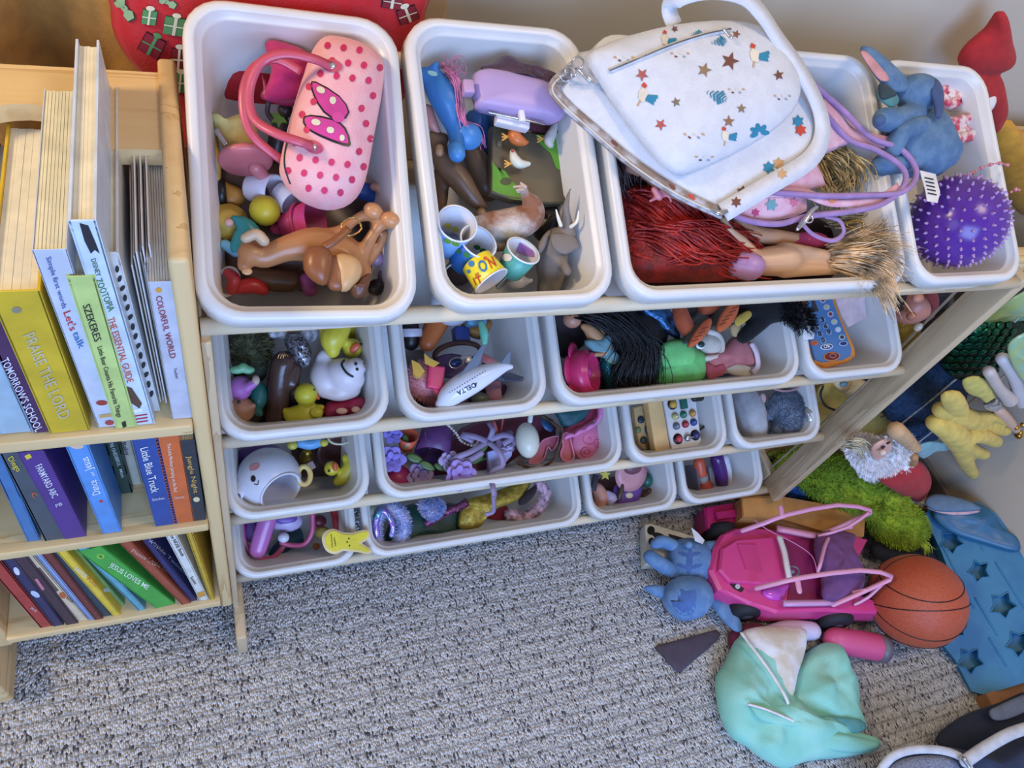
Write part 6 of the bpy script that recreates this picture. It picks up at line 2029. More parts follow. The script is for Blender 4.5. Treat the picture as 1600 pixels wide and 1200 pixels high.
b1.add('switch', box(p + NV * .002, (.011, .018, .008), (UV_, VV, NV), .001), PLA(24, 104, 90))
p = hit(bv, 1081, 624, .002)
b1.add('switch', tube([p + NV * .005, p + NV * .005 + UV_ * .014], .005, seg=12), BLACK)
p = hit(bv, 1073, 684, .002)
b1.add('key_switch', gsum([lathe([(.006, 0), (.006, .003), (.004, .005), (0, .005)], p, NV, 16), tube([p + NV * .004, p + NV * .004 + UV_ * .010], .0011, seg=6)]), STEEL)
b2 = T('busy_board', 'pale wooden board with small round buttons beside the white knob panel', 'busy board')
g = pz(R3, [(990, 636), (1012, 630), (1022, 690), (1020, 702), (1008, 703), (998, 694), (994, 665)], -.045, .010, .002)
b2.add('board', g, M((196, 164, 112), 'wood'))
bv = g.bvh()
for x, y, r, c in ((1001, 656, .006, (40, 50, 70)), (1011, 648, .005, (150, 50, 50)), (997, 672, .005, (110, 130, 90)), (1005, 688, .006, (40, 60, 60)), (1017, 693, .005, (140, 40, 50)), (1015, 671, .010, (60, 60, 66))):
    p = hit(bv, x, y, 0)
    if p:
        b2.add('button', lathe([(r, 0), (r, .002), (r * .5, .0034), (0, .0026)], p, NV, 18), PLA(*c))
one('cable', 'black cable curling out of the busy board bin', 'cable', tube([R3(*p) for p in ((1119, 618, -.03), (1118, 640, -.03), (1108, 660, -.035), (1092, 672, -.04))], .0024, seg=8), BLACK)

# bin 4 : grey plush
t = T('plush_toy', 'smooth pale grey plush elephant on the left of the fourth third row bin', 'plush toy')
GP = M((168, 168, 172), 'fabric')
t.add('body', fuse([lim(R3, [(1164, 622, -.04, 22), (1172, 640, -.035, 24), (1178, 668, -.045, 22)]), lim(R3, [(1188, 640, -.04, 10), (1186, 670, -.045, 12)])], .003), GP)
t.add('leg', bl(R3, 1176, 676, -.05, 20, 14), GP)
t.add('inner_ear', bl(R3, 1192, 622, -.02, 6, 8, 3), FB(206, 160, 160))
t = T('plush_toy', 'fluffy blue grey plush bear lying face down', 'plush toy')
FG = M((122, 134, 150), 'fur', .95, (100, 112, 130), 40)
g = fuse([bl(R3, 1228, 634, -.03, 30, 26, 18), lim(R3, [(1228, 640, -.035, 26), (1228, 664, -.04, 24)]), lim(R3, [(1210, 626, -.03, 9), (1198, 650, -.03, 8)]), lim(R3, [(1248, 626, -.03, 10), (1262, 636, -.025, 8)]), lim(R3, [(1214, 670, -.04, 12), (1212, 680, -.04, 10)]), lim(R3, [(1242, 666, -.04, 12), (1246, 676, -.04, 10)])], .0028)
t.add('body', g, FG)
t.add('fur', tufts(g, 5000, .0042, .0012, 2, only=NV, curl=.6), FG, kind='stuff')
t.add('foot_pad', bl(R3, 1215, 688, -.036, 7, 4, 4), FB(206, 160, 150))
t.add('foot_pad', bl(R3, 1247, 683, -.036, 7, 4, 4), FB(206, 160, 150))
t.add('paw', bl(R3, 1194, 645, -.022, 5, 6, 3), FB(206, 160, 150))
t.add('collar', tube([R3(x, y, -.016) for x, y in ((1210, 608), (1225, 611), (1240, 609), (1248, 604))], .0022, seg=8), FB(190, 140, 140))
one('silver_foil', 'crumpled silver foil scrap at the right side of the plush bear', 'foil', pw(R3, [(1257, 640), (1264, 636), (1270, 648), (1276, 664), (1270, 670), (1262, 658)], -.012, .006, .004, wr=.004, ws=180), M((206, 206, 212), 'foil', .2))

# ================================================================ fourth row
t = T('toy_hoop', 'pink toy with a curved hoop handle and a glossy pink paddle', 'toy')
PNK = PLA(206, 84, 130, rough=.3)
t.add('hoop', tube([R4(*p) for p in ((378, 815, -.05), (382, 845, -.055), (396, 868, -.06), (424, 872, -.06), (446, 850, -.055))], .0042, seg=10), PNK)
t.add('paddle', lim(R4, [(418, 812, -.025, 14), (410, 836, -.03, 14), (403, 860, -.035, 13)], flat=.6, up=NV), PLA(196, 104, 176, rough=.25))
t.add('hoop', tube([R4(*p) for p in ((488, 800, -.03), (488, 830, -.035), (476, 850, -.04), (455, 852, -.045), (440, 848, -.045))], .0040, seg=10), PNK)
t.add('button', bl(R4, 443, 840, -.034, 9, 8), PLA(216, 218, 230, rough=.2))
t = T('toy_drum', 'white and purple round toy behind the pink paddle', 'toy')
t.add('body', bl(R4, 448, 814, -.05, 25, 17), PLA(196, 180, 214))
t.add('top', bl(R4, 446, 810, -.036, 18, 10, 5), PLA(110, 70, 170))
one('toy_block', 'dark lilac toy block at the left wall of the lowest left bin', 'toy block', bl(R4, 396, 826, -.06, 14, 22), PLA(110, 66, 140))
one('toy_ring', 'red toy tube standing at the back of the lowest left bin', 'toy tube', lim(R4, [(521, 798, -.04, 5), (524, 812, -.05, 5), (526, 830, -.06, 5)]), PLA(186, 36, 50))
one('toy_block', 'dark teal cloth scrap under the white toy button', 'cloth', pw(R4, [(450, 830), (470, 826), (474, 852), (456, 858), (430, 870), (420, 862)], -.085, .006, .004), FB(50, 90, 110))
one('toy_animal', 'dark red toy piece at the back of the lowest left bin', 'toy', bl(R4, 498, 814, -.06, 12, 10), PLA(110, 30, 50))
one('toy_block', 'small orange toy bead near the yellow bunny tag', 'bead', bl(R4, 494, 853, -.07, 6, 5), PLA(222, 120, 50))
one('toy_cloth', 'olive yellow toy scrap behind the bunny tag', 'cloth', bl(R4, 503, 832, -.06, 12, 10), FB(170, 150, 60))
yb = T('gift_tag', 'flat yellow bunny shaped gift tag with a cream border', 'gift tag')
bo = [(503, 845), (506, 832), (520, 826), (534, 831), (542, 832), (552, 832), (562, 829), (574, 828), (579, 836), (572, 845), (566, 849), (576, 855), (582, 861), (576, 866), (560, 863), (546, 862), (536, 861), (524, 866), (510, 861)]
g = pz(R4, bo, .012, .003, .0005, sm=3)
yb.add('border', g, M((232, 206, 150), 'paper'))
cxs, cys = 542, 847
g2 = pz(R4, [(507 + 1, 845), (511, 835), (521, 829.5), (533, 834), (542, 835.5), (552, 835.5), (562, 832.5), (573, 831), (575.5, 836), (569, 843), (560, 848.5), (571, 855.5), (577, 860.5), (572, 863), (560, 860), (546, 858.5), (536, 857.5), (524, 862), (513, 858)], .0130, .0012, 0, sm=3)
fi = yb.add('yellow_face', g2, M((226, 208, 46), 'paper'))
bv = g2.bvh()
for x, y in ((545, 841.5), (542.5, 847), (546, 852.5)):
    k = decal(bv, ell(x, y, 1.4, 1.4, 0, 8), 1)
    if k.v:
        yb.add('eye', k, BLACK, fi)
for s, p0, p1 in (('HAPPY', (521, 840), (523, 854)), ('anniversary', (516.5, 835), (518.5, 856))):
    k = textp(bv, s, p0, p1, 2.6, .02)
    if k.v:
        yb.add('printed_letters', k, M((90, 90, 20), 'paper'), fi)
# wide bin
hbn = T('headband', 'fluffy white headband with iridescent blue bunny ears', 'headband')
WFr = M((206, 200, 226), 'fur', .9, (150, 170, 220), 30)
g = gsum([tube([R4(*p) for p in ((592, 850, -.03), (588, 820, -.028), (598, 798, -.026), (618, 796, -.026), (630, 815, -.028), (626, 845, -.03), (616, 858, -.034))], [.006, .008, .009, .010, .011, .010, .008], seg=10)])
hbn.add('fluffy_band', g, WFr)
hbn.add('fur', tufts(g, 2600, .006, .001, 4, curl=.5), WFr, kind='stuff')
hbn.add('shiny_ear', tube([R4(*p) for p in ((590, 836, -.012), (588, 815, -.008), (596, 798, -.006), (606, 804, -.006), (614, 822, -.008), (612, 836, -.01))], .0045, seg=8, flat=.5, up=NV), M((110, 190, 220), 'foil', .15, (160, 130, 220), 60))
hbn.add('pale_tuft', bl(R4, 580, 806, -.035, 12, 18), M((190, 200, 170), 'fur'))
one('velvet_cloth', 'dark green velvet cloth spread in the wide bottom bin', 'cloth', pw(R4, [(590, 862), (620, 800), (660, 785), (720, 790), (722, 822), (700, 834), (650, 838), (620, 856), (596, 866)], -.055, .018, .014, wr=.006, ws=40), M((14, 62, 50), 'velvet', .5))
g = pw(R4, [(654, 786), (680, 780), (694, 790), (688, 804), (674, 812), (660, 800)], -.02, .010, .008)
t = T('plush_scrap', 'white fluffy plush scrap on the green velvet', 'plush')
t.add('pad', g, WFr)
t.add('fur', tufts(g, 1400, .006, .001, 9, only=NV), WFr, kind='stuff')
one('sequin_band', 'maroon sequin strip lying across the green velvet', 'sequin strip', strap([R4(*p) for p in ((664, 820, -.03), (690, 804, -.026), (718, 792, -.026), (730, 784, -.03))], .014, .003, NV), M((84, 40, 60), 'foil', .3, (140, 80, 120), 300))
one('gold_cloth', 'shimmering gold cloth hanging in the wide bottom bin', 'cloth', pw(R4, [(718, 800), (730, 780), (760, 772), (800, 758), (830, 752), (812, 780), (770, 798), (752, 822), (730, 828), (716, 822)], -.035, .010, .008, wr=.006, ws=50), M((146, 122, 46), 'foil', .5, (176, 150, 60), 90))
t = T('headband', 'fluffy pale pink headband with a dark centre', 'headband')
PF = M((206, 170, 184), 'fur')
g = tube([R4(*p) for p in ((798, 804, -.05), (820, 808, -.05), (842, 794, -.045), (852, 772, -.04), (842, 756, -.04))], .0095, seg=10)
t.add('fluffy_band', g, PF)
t.add('fur', tufts(g, 1500, .004, .001, 4), PF, kind='stuff')
t.add('dark_ear', pw(R4, [(812, 778), (836, 758), (838, 768), (826, 784), (812, 790)], -.03, .006, .005), M((44, 24, 28), 'velvet'))
one('cloth', 'red felt scrap between gold cloth and pink headband', 'cloth', pw(R4, [(758, 806), (790, 790), (796, 804), (796, 812), (768, 812)], -.07, .006, .004), FB(150, 30, 50))
# bin 3
t = T('toy_hat', 'dusty pink toy hat with a wide brim', 'toy hat')
t.add('brim', lathe([(0, 0), (.016, 0), (.033, .003), (.034, .005), (.017, .003), (0, .003)], R4(984, 740, -.030), NV - VV * .25, 36), PLA(214, 142, 146))
t.add('crown', bl(R4, 986, 730, -.03, 18, 12), PLA(120, 70, 80))
t = T('toy_bag', 'purple toy bag with a white oval on its front', 'toy bag')
t.add('body', pw(R4, [(962, 758), (985, 762), (1002, 760), (1000, 778), (990, 788), (966, 788), (958, 772)], -.05, .010, .012), PLA(106, 66, 170))
t.add('oval', bl(R4, 983, 774, -.039, 7, 5, 3), PLA(220, 212, 190))
t.add('dark_strap', lim(R4, [(971, 758, -.034, 4), (970, 768, -.034, 5), (967, 779, -.036, 4)]), PLA(70, 50, 44))
one('toy_remote', 'small dark grey toy remote leaning at the left wall', 'toy remote', box(R4(929, 754, -.03), (.010, .03, .007), ((UV_ + VV * .0 + VV * -.35).normalized(), NV.cross((UV_ + VV * -.35).normalized()), NV), .001), PLA(46, 44, 56))
one('toy_shoe', 'peach coloured toy shoe lying in front of the purple toy bag', 'toy shoe', fuse([lim(R4, [(934, 764, -.055, 10), (940, 778, -.055, 12), (934, 792, -.065, 8)]), ], .0025), PLA(214, 150, 130))
one('toy_skirt', 'pearly lilac toy skirt beside the peach shoe', 'toy skirt', lathe([(.004, 0), (.009, .008), (.016, .022), (.015, .022), (.008, .008)], R4(946, 768, -.05), (R4(952, 784, -.05) - R4(946, 768, -.05)).normalized() + UV_ * .4, 22), M((200, 186, 220), 'plastic', .2))
one('toy_animal', 'small brown toy animal in front of the pink hat', 'toy animal', fuse([bl(R4, 1008, 774, -.07, 10, 10), bl(R4, 1000, 786, -.07, 7, 6), bl(R4, 1014, 768, -.06, 6, 6)], .0018), PLA(100, 66, 60))
one('toy_leaf', 'dark green toy piece beside the pink hat', 'toy', bl(R4, 1010, 750, -.05, 10, 12), PLA(24, 90, 76))
one('toy_star', 'small yellow toy star behind the dark toy remote', 'toy star', pz(R4, star(946, 742, 9, 4), -.03, .004), PLA(220, 196, 70))
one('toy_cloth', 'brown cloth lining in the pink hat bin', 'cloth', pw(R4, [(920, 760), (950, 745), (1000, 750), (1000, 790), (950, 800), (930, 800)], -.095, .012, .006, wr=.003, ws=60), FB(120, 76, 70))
# bin 4
t = T('torch', 'grey and orange plastic torch standing in the last bottom bin', 'torch')
ax4 = (R4(1098, 764, -.07) - R4(1092, 722, -.045))
t.add('barrel', tube([R4(1092, 722, -.045), R4(1096, 746, -.055)], .0115, seg=18, sub=2), PLA(214, 84, 50))
t.add('grip', tube([R4(1096, 742, -.053), R4(1098, 756, -.06)], .0125, seg=18, sub=2, round_ends=False), PLA(150, 150, 150))
t.add('head', tube([R4(1098, 755, -.06), R4(1102, 764, -.066)], [.015, .018], seg=18, sub=2), PLA(190, 74, 60))
t.add('side_plate', box(R4(1110, 742, -.06), (.012, .034, .012), (UV_, VV, NV), .002), PLA(130, 124, 130))
t = T('toy_tube', 'shiny dark purple plastic tube with a white side', 'toy tube')
t.add('tube', lim(R4, [(1120, 716, -.04, 11), (1126, 738, -.05, 11), (1128, 756, -.06, 10)]), PLA(76, 30, 110, rough=.2))
t.add('white_side', lim(R4, [(1132, 716, -.046, 7), (1137, 738, -.056, 7), (1138, 754, -.066, 6)]), PLA(214, 208, 220))
one('toy_card', 'dark grey card at the left wall of the last bottom bin', 'card', box(R4(1082, 746, -.065), (.004, .05, .04), (UV_, VV, NV), .001), PLA(96, 92, 106))
finish()
# ================================================================ things on the carpet
t = T('cardboard_box', 'long flat brown cardboard box on the carpet behind the pink toy car', 'box')
g = pz(FL, [(1158, 777), (1212, 774), (1342, 797), (1352, 800), (1350, 838), (1300, 834), (1226, 812), (1160, 808)], .080, .078, .0)
t.add('box', g, M((190, 134, 74), 'paper', .7))
t.add('flap', pz(FL, [(1160, 779), (1222, 777), (1226, 810), (1162, 806)], .0815, .0012), M((206, 150, 86), 'paper', .7))
one('toy_case', 'magenta plastic toy case on the carpet under the last bottom bin', 'toy case', gsum([pz(FL, [(1101, 792), (1158, 782), (1164, 800), (1150, 818), (1104, 826)], .05, .05, .004), pz(FL, [(1118, 800), (1158, 794), (1158, 806), (1122, 812)], .058, .01, .003)]), PLA(186, 22, 96))

car = T('toy_car', 'pink toy buggy with a pale pink roll cage and black wheels', 'toy car')
CP_ = PLA(222, 58, 132, rough=.28)
HUL = [(1117, 852), (1128, 834), (1150, 824), (1200, 824), (1262, 838), (1330, 835), (1358, 842), (1346, 866), (1342, 900), (1350, 934), (1389, 947), (1388, 957), (1340, 957), (1296, 954), (1214, 957), (1172, 943), (1124, 921), (1109, 890)]
hull = pz(FL, HUL, .075, .050, .006)
car.add('hull', hull, CP_)
bv = hull.bvh()
car.add('bonnet', pz(FL, [(1128, 856), (1150, 842), (1216, 838), (1234, 905), (1190, 912), (1140, 908), (1124, 890)], .086, .014, .004), CP_)
car.add('bonnet_panel', pz(FL, [(1152, 850), (1182, 850), (1192, 894), (1166, 890)], .0885, .003, .001), PLA(214, 52, 126, rough=.3))
car.add('bonnet_side', pw(FL, [(1190, 922), (1232, 912), (1228, 925), (1222, 938), (1200, 936)], .076, .010, .004), PLA(206, 70, 190, rough=.15))
car.add('windscreen_bar', strap([FL(1217, 838, .098), FL(1225, 862, .1), FL(1229, 884, .1), FL(1233, 904, .098)], .010, .006, V3((0, 0, 1))), PLA(226, 222, 226))
DK = PLA(140, 26, 84)
car.add('cockpit_floor', pz(FL, [(1226, 842), (1280, 842), (1284, 925), (1290, 942), (1230, 942), (1236, 905)], .0775, .004), DK)
car.add('steering_wheel', gsum([tube([FL(1238 + 10 * math.cos(a), 893 + 8 * math.sin(a), .098) for a in [k * math.pi / 5 for k in range(10)]], .0018, seg=7, closed=True), bl(FL, 1238, 893, .098, 4), tube([FL(1238, 893, .098), FL(1234, 890, .085)], .0015, seg=6)]), PLA(110, 104, 116))
for i, (x, y) in enumerate(((1126, 834), (1163, 952), (1304, 966), (1300, 836))):
    c = FL(x, y, .034)
    w_ = T.add(car, 'wheel', lathe([(0, -.016), (.024, -.016), (.032, -.012), (.034, -.005), (.034, .005), (.032, .012), (.024, .016), (0, .016)], c, V3((.18, 1, 0)), 28), PLA(24, 24, 34, rough=.7))
    car.add('hub', lathe([(.012, -.0165), (.010, -.0185), (0, -.0185)], c, V3((.18, 1, 0)), 16), PLA(60, 60, 70), w_)
PP = PLA(226, 150, 186, rough=.3)
for nm, L_ in (('roll_bar', [(1160, 829, .10), (1195, 817, .13), (1230, 804, .15), (1308, 789, .155), (1360, 797, .15), (1345, 808, .13), (1278, 837, .09)]), ('roll_bar', [(1182, 919, .10), (1215, 911, .13), (1250, 903, .15), (1343, 891, .155), (1393, 900, .15), (1372, 914, .13), (1302, 945, .09)])):
    P_ = [FL(*p) for p in L_]
    car.add(nm, tube(P_, .0048, seg=10, sub=2, flat=.8), PP)
for L_ in ([(1356, 802, .15), (1324, 824, .13), (1280, 837, .10)], [(1388, 903, .14), (1358, 932, .1), (1336, 944, .08)], [(1352, 922, .12), (1330, 926, .1)], [(1330, 824, .11), (1310, 826, .1)]):
    car.add('roll_bar', tube([FL(*p) for p in L_], .0034, seg=8, sub=2), PP)
car.add('side_rail', strap([FL(1214, 826, .09), FL(1276, 838, .09)], .012, .008, V3((0, 0, 1))), PP)
car.add('side_rail', strap([FL(1224, 943, .09), FL(1302, 942, .09)], .010, .008, V3((0, 0, 1))), PLA(206, 150, 200, rough=.3))
car.add('seat_hoop', tube([FL(*p) for p in ((1298, 838, .10), (1290, 850, .115), (1282, 880, .12), (1278, 892, .11))], .0036, seg=8), PP)
car.add('cord', tube([FL(*p) for p in ((1178, 812, .11), (1200, 828, .10), (1240, 848, .10), (1268, 868, .10), (1276, 890, .095))], .0011, seg=6), PLA(206, 120, 176))
car.add('mirror', lim(FL, [(1220, 793, .15, 4.5), (1222, 806, .148, 4.5)], flat=.5), PP)
car.add('mirror', lim(FL, [(1246, 907, .145, 5), (1249, 923, .143, 5)], flat=.5), PP)
for pts, c in (([(1138, 910), (1146, 908), (1163, 920), (1158, 926), (1146, 920)], (40, 36, 44)), (ell(1152, 917, 4, 4), (190, 190, 200)), (ell(1152, 917, 2, 2), (40, 36, 44))):
    k = decal(bv, pts, 2, off=.0006 + .0004 * (c[0] > 100) + .0008 * (len(pts) > 6))
    if k.v:
        car.add('badge', k, PLA(*c))
one('cloth', 'crumpled purple cloth stuffed in the back of the pink toy car', 'cloth', pw(FL, [(1276, 836), (1300, 826), (1320, 832), (1334, 836), (1330, 856), (1344, 880), (1350, 915), (1330, 935), (1288, 938), (1282, 900), (1272, 860)], .094, .022, .010, wr=.007, ws=45), FB(112, 62, 122))

# basketball
ba = T('basketball', 'orange rubber basketball with black seams on the carpet', 'ball')
cb = FL(1432, 939, .089)
rb = .0885
cb.z = rb + .0015
OR_ = M((190, 84, 50), 'fabric', .55, (176, 74, 42), 300)
ba.add('ball', ball(cb, rb, seg=44, rings=28), OR_)
A0 = (_R @ V3((1, .05, .0))).normalized()      # seam frame taken from how the ball lies
B0 = (_R @ V3((-.05, .95, .35))).normalized()
B0 = (B0 - A0 * B0.dot(A0)).normalized()
C0 = A0.cross(B0)
SM = PLA(30, 22, 24)


def seam(f):
    ba.add('seam', tube([cb + f(2 * math.pi * k / 40).normalized() * (rb + .0002) for k in range(40)], .0011, seg=5, sub=2, closed=True), SM)


seam(lambda a: A0 * math.cos(a) + (B0 * .42 + C0 * .91) * math.sin(a))
seam(lambda a: A0 * math.cos(a) + (B0 * -.30 + C0 * .95) * math.sin(a) + B0 * -.0)
seam(lambda a: A0 * math.sin(a) + (B0 * .95 - C0 * .31) * math.cos(a))
seam(lambda a: A0 * math.cos(a) * .9 + C0 * math.sin(a) * .9 + B0 * (.62))
seam(lambda a: A0 * math.cos(a) * .9 + C0 * math.sin(a) * .9 + B0 * (-.75))

# blue tray with star hollows
BT = M((40, 122, 164), 'plastic', .55, (34, 106, 150), 12)
bt = T('star_tray', 'translucent blue plastic tray with star shaped hollows leaning on the carpet', 'tray')
TO = [(1444, 806), (1462, 784), (1530, 784), (1556, 802), (1572, 822), (1600, 836), (1616, 850), (1640, 1000), (1640, 1052), (1590, 1070), (1538, 1086), (1518, 1080), (1492, 1030), (1470, 1004), (1500, 935), (1470, 860)]
tz = plane((1.385, -.27, .062), (-.55, -.10, 1))
slab_ = pz(tz, TO, .0, .035, .0)
stars = [(1486, 846, 20, 10), (1530, 892, 18, 30), (1567, 945, 22, 5), (1592, 1005, 22, 20), (1516, 1032, 22, 15), (1494, 985, 14, 30)]
cutp = [prism([tz(a, b, .004) for a, b in star(x, y, r, r * .62, 5, an)], tz.n, .026) for x, y, r, an in stars]
gr_ = []
for (a, b) in (((1472, 852), (1522, 950)), ((1524, 935), (1558, 992)), ((1506, 805), (1536, 860)), ((1556, 880), (1600, 950)), ((1546, 998), (1572, 1040))):
    p, q = tz(a[0], a[1], .0), tz(b[0], b[1], .0)
    gr_.append(tube([p, q], .0022, seg=8, sub=2))
bt.add('tray', cut(slab_, cutp), BT)
bt.add('moulded_ridge', gsum(gr_), BT)
for (x, y, r, an) in stars:
    bt.add('star_rim', tube([tz(a, b, .0005) for a, b in star(x, y, r, r * .62, 5, an)], .0014, seg=6, sub=2, closed=True), BT)
one('blue_wrap', 'crumpled translucent blue plastic sheet behind the star tray', 'plastic sheet', pw(tz, [(1455, 800), (1500, 784), (1536, 790), (1556, 808), (1570, 828), (1590, 840), (1590, 862), (1540, 850), (1480, 830)], .01, .012, .01, wr=.010, ws=25), M((44, 104, 146), 'plastic', .4))
one('shadow_gap_slab', 'dark brown slab added for the shadow gap along the right wall behind the blue tray', 'box', pz(FL, [(1410, 728), (1440, 742), (1462, 756), (1480, 790), (1440, 800), (1400, 780)], .03, .028), M((62, 50, 48), 'paper'))  # dark slab added to stand for the shade where wall meets floor
sl = T('plush_ear', 'long blue grey plush ear with a pink underside lying on the blue sheet', 'plush ear')
sl.add('ear', pw(tz, [(1444, 784), (1460, 772), (1500, 778), (1528, 790), (1530, 797), (1500, 800), (1460, 798)], .03, .010, .006), M((96, 124, 150), 'fabric'))
sl.add('pink_lining', pw(tz, [(1446, 793), (1470, 802), (1500, 805), (1528, 801), (1529, 797), (1500, 799), (1460, 795)], .026, .003, .004, rings=3), M((206, 164, 170), 'fabric'))
one('backing_card', 'dark navy fabric bag lying between the green plush and the basketball', 'bag', pw(FL, [(1360, 850), (1400, 835), (1450, 850), (1490, 880), (1470, 900), (1420, 880), (1370, 872)], .03, .02, .02, wr=.004, ws=40), M((28, 34, 54), 'fabric'))

# jacket / hoodie
hd = T('jacket', 'crumpled mint green hooded child\'s jacket with white lining on the carpet', 'jacket')
MT = M((146, 214, 196), 'fabric', .75, (134, 202, 186), 15)
WL = M((222, 220, 222), 'fabric', .8, (206, 196, 178), 25)
hd.add('body', pw(FL, [(1148, 1000), (1166, 985), (1192, 1004), (1216, 1046), (1236, 1088), (1260, 1104), (1300, 1130), (1345, 1150), (1370, 1160), (1371, 1172), (1330, 1182), (1260, 1190), (1226, 1202), (1190, 1186), (1168, 1168), (1140, 1150), (1122, 1108), (1118, 1060), (1132, 1036)], .020, .045, .018, rings=14, wr=.017, ws=22, c=(1185, 1110)), MT)
hd.add('sleeve', pw(FL, [(1240, 1046), (1262, 1018), (1292, 1002), (1312, 1006), (1324, 1040), (1338, 1072), (1344, 1120), (1352, 1142), (1320, 1140), (1270, 1122), (1236, 1104), (1232, 1080)], .024, .034, .022, rings=11, wr=.013, ws=24, seed=3), MT)
hd.add('lining', pw(FL, [(1160, 990), (1178, 980), (1220, 978), (1254, 982), (1260, 994), (1256, 1024), (1244, 1060), (1236, 1096), (1224, 1084), (1204, 1050), (1178, 1020)], .048, .020, .012, rings=7, wr=.006, ws=30, seed=5, c=(1220, 1025)), WL)
hd.add('pocket_fold', pw(FL, [(1170, 1100), (1196, 1106), (1230, 1118), (1256, 1130), (1250, 1136), (1216, 1132), (1186, 1124)], .062, .008, .006, wr=.004, ws=40, seed=7), MT)
hd.add('seam_trim', strap([FL(1158, 988, .062), FL(1176, 1012, .070), FL(1200, 1044, .072), FL(1224, 1082, .072), FL(1232, 1100, .066)], .006, .002, V3((0, 0, 1))), M((226, 226, 226), 'fabric'))
hd.add('seam_trim', strap([FL(1168, 1100, .070), FL(1196, 1108, .074), FL(1230, 1122, .070), FL(1256, 1134, .056)], .004, .002, V3((0, 0, 1))), M((226, 226, 226), 'fabric'))
hd.add('darker_band', pw(FL, [(1236, 1106), (1280, 1118), (1344, 1124), (1350, 1142), (1310, 1146), (1258, 1132), (1230, 1120)], .046, .008, .008, wr=.003, ws=30), M((84, 166, 172), 'fabric'))  # band in a darker teal than the mint body
hd.add('hem', pw(FL, [(1240, 1140), (1300, 1144), (1366, 1158), (1372, 1168), (1330, 1176), (1270, 1168)], .040, .016, .012, rings=5, wr=.008, ws=20, seed=9), MT)
pbt = T('water_bottle', 'pink drinking bottle with a grey base lying by the basketball', 'bottle')
a, b = FL(1306, 1000, .028), FL(1372, 1012, .028)
pbt.add('bottle', tube([a, a.lerp(b, .5), b], [.024, .026, .026], seg=24, sub=3), PLA(214, 76, 130, rough=.4))
d = (b - a).normalized()
pbt.add('grey_base', tube([b - d * .004, b + d * .014], .0268, seg=24, sub=1, round_ends=False), PLA(110, 104, 116))
one('water_bottle', 'pale lilac white bottle under the pink toy car', 'bottle', tube([FL(1196, 996, .022), FL(1230, 986, .022), FL(1268, 986, .022)], [.019, .020, .018], seg=22), PLA(206, 196, 220, rough=.3))
one('toy_bag', 'dark maroon cloth under the mint jacket and the blue plush', 'cloth', pw(FL, [(1138, 990), (1160, 974), (1190, 976), (1186, 1000), (1160, 1010), (1150, 1024), (1140, 1014)], .008, .022, .006, wr=.004, ws=50), FB(110, 24, 60))
one('felt_triangle', 'flat dark plum cloth triangle on the carpet', 'cloth', pw(FL, [(1022, 1012), (1028, 1008), (1118, 984), (1126, 990), (1122, 1000), (1064, 1050), (1056, 1050)], .004, .006, .003, wr=.002, ws=40, sm=0), M((72, 62, 76), 'fabric'))

# board book under the plush
nb = T('book', 'white board book with a black swirl pattern under the blue plush on the carpet', 'book')
g = pz(FL, [(1008, 820), (1016, 818), (1098, 842), (1096, 880), (1010, 880)], .030, .028, .001)
ci = nb.add('cover', g, M((226, 222, 206), 'paper'))
bv = g.bvh()
for pts in (ell(1017, 829, 6, 7), ell(1030, 838, 12, 5, 20), [(1044, 834), (1080, 844), (1078, 850), (1048, 848)], ell(1018, 846, 5, 6)):
    k = decal(bv, pts, 2)
    if k.v:
        nb.add('printed_swirl', k, BLACK, ci)
# blue plush lying face down
b2_ = T('plush_toy', 'blue plush toy with long ears lying face down on the carpet', 'plush toy')
PBa = M((100, 140, 186), 'fabric', .9, (88, 126, 172), 50)
PBb = M((66, 102, 168), 'fabric', .9)
body = pw(FL, [(1048, 850), (1070, 842), (1092, 848), (1108, 862), (1112, 885), (1104, 905), (1076, 912), (1054, 902), (1046, 878)], .045, .032, .040, rings=7)
b2_.add('body', body, PBa)
bv = body.bvh()
for pts in (ell(1077, 878, 5, 22, 4), ell(1068, 866, 9, 3, 20), ell(1086, 866, 9, 3, -15), ell(1067, 885, 10, 3, 20), ell(1088, 885, 10, 3, -15), ell(1069, 900, 9, 2.6, 15), ell(1085, 900, 8, 2.6, -15)):
    k = decal(bv, pts, 3)
    if k.v:
        b2_.add('back_marking', k, PBb)
head = pw(FL, [(1046, 908), (1070, 902), (1096, 908), (1110, 926), (1110, 948), (1096, 964), (1070, 968), (1050, 956), (1036, 932)], .045, .038, .040, rings=8)
hi = b2_.add('head', head, PBa)
bv = head.bvh()
k = decal(bv, [(1062, 920), (1072, 924), (1086, 921), (1088, 936), (1084, 956), (1070, 962), (1056, 954), (1048, 938), (1058, 944)], 3, sm=2)
if k.v:
    b2_.add('head_marking', k, PBb, hi)
b2_.add('leg', lim(FL, [(1106, 858, .050, 13), (1130, 858, .054, 13), (1144, 862, .056, 11)]), PBa)
b2_.add('leg', lim(FL, [(1104, 896, .050, 12), (1130, 890, .056, 13), (1148, 894, .056, 11)]), PBa)
b2_.add('arm', lim(FL, [(1052, 852, .055, 10), (1034, 846, .060, 10), (1024, 850, .058, 8)]), PBa)
b2_.add('arm', lim(FL, [(1050, 892, .045, 12), (1030, 880, .05, 12), (1016, 870, .05, 11)]), PBa)
b2_.add('ear', pw(FL, [(1108, 936), (1122, 932), (1140, 940), (1152, 962), (1160, 982), (1152, 988), (1136, 976), (1120, 956)], .03, .010, .010), PBa)
b2_.add('ear', pw(FL, [(1040, 918), (1020, 914), (1006, 918), (1016, 926), (1036, 934)], .04, .010, .010), PBa)
b2_.add('tail', bl(FL, 1076, 851, .085, 6), PBa)
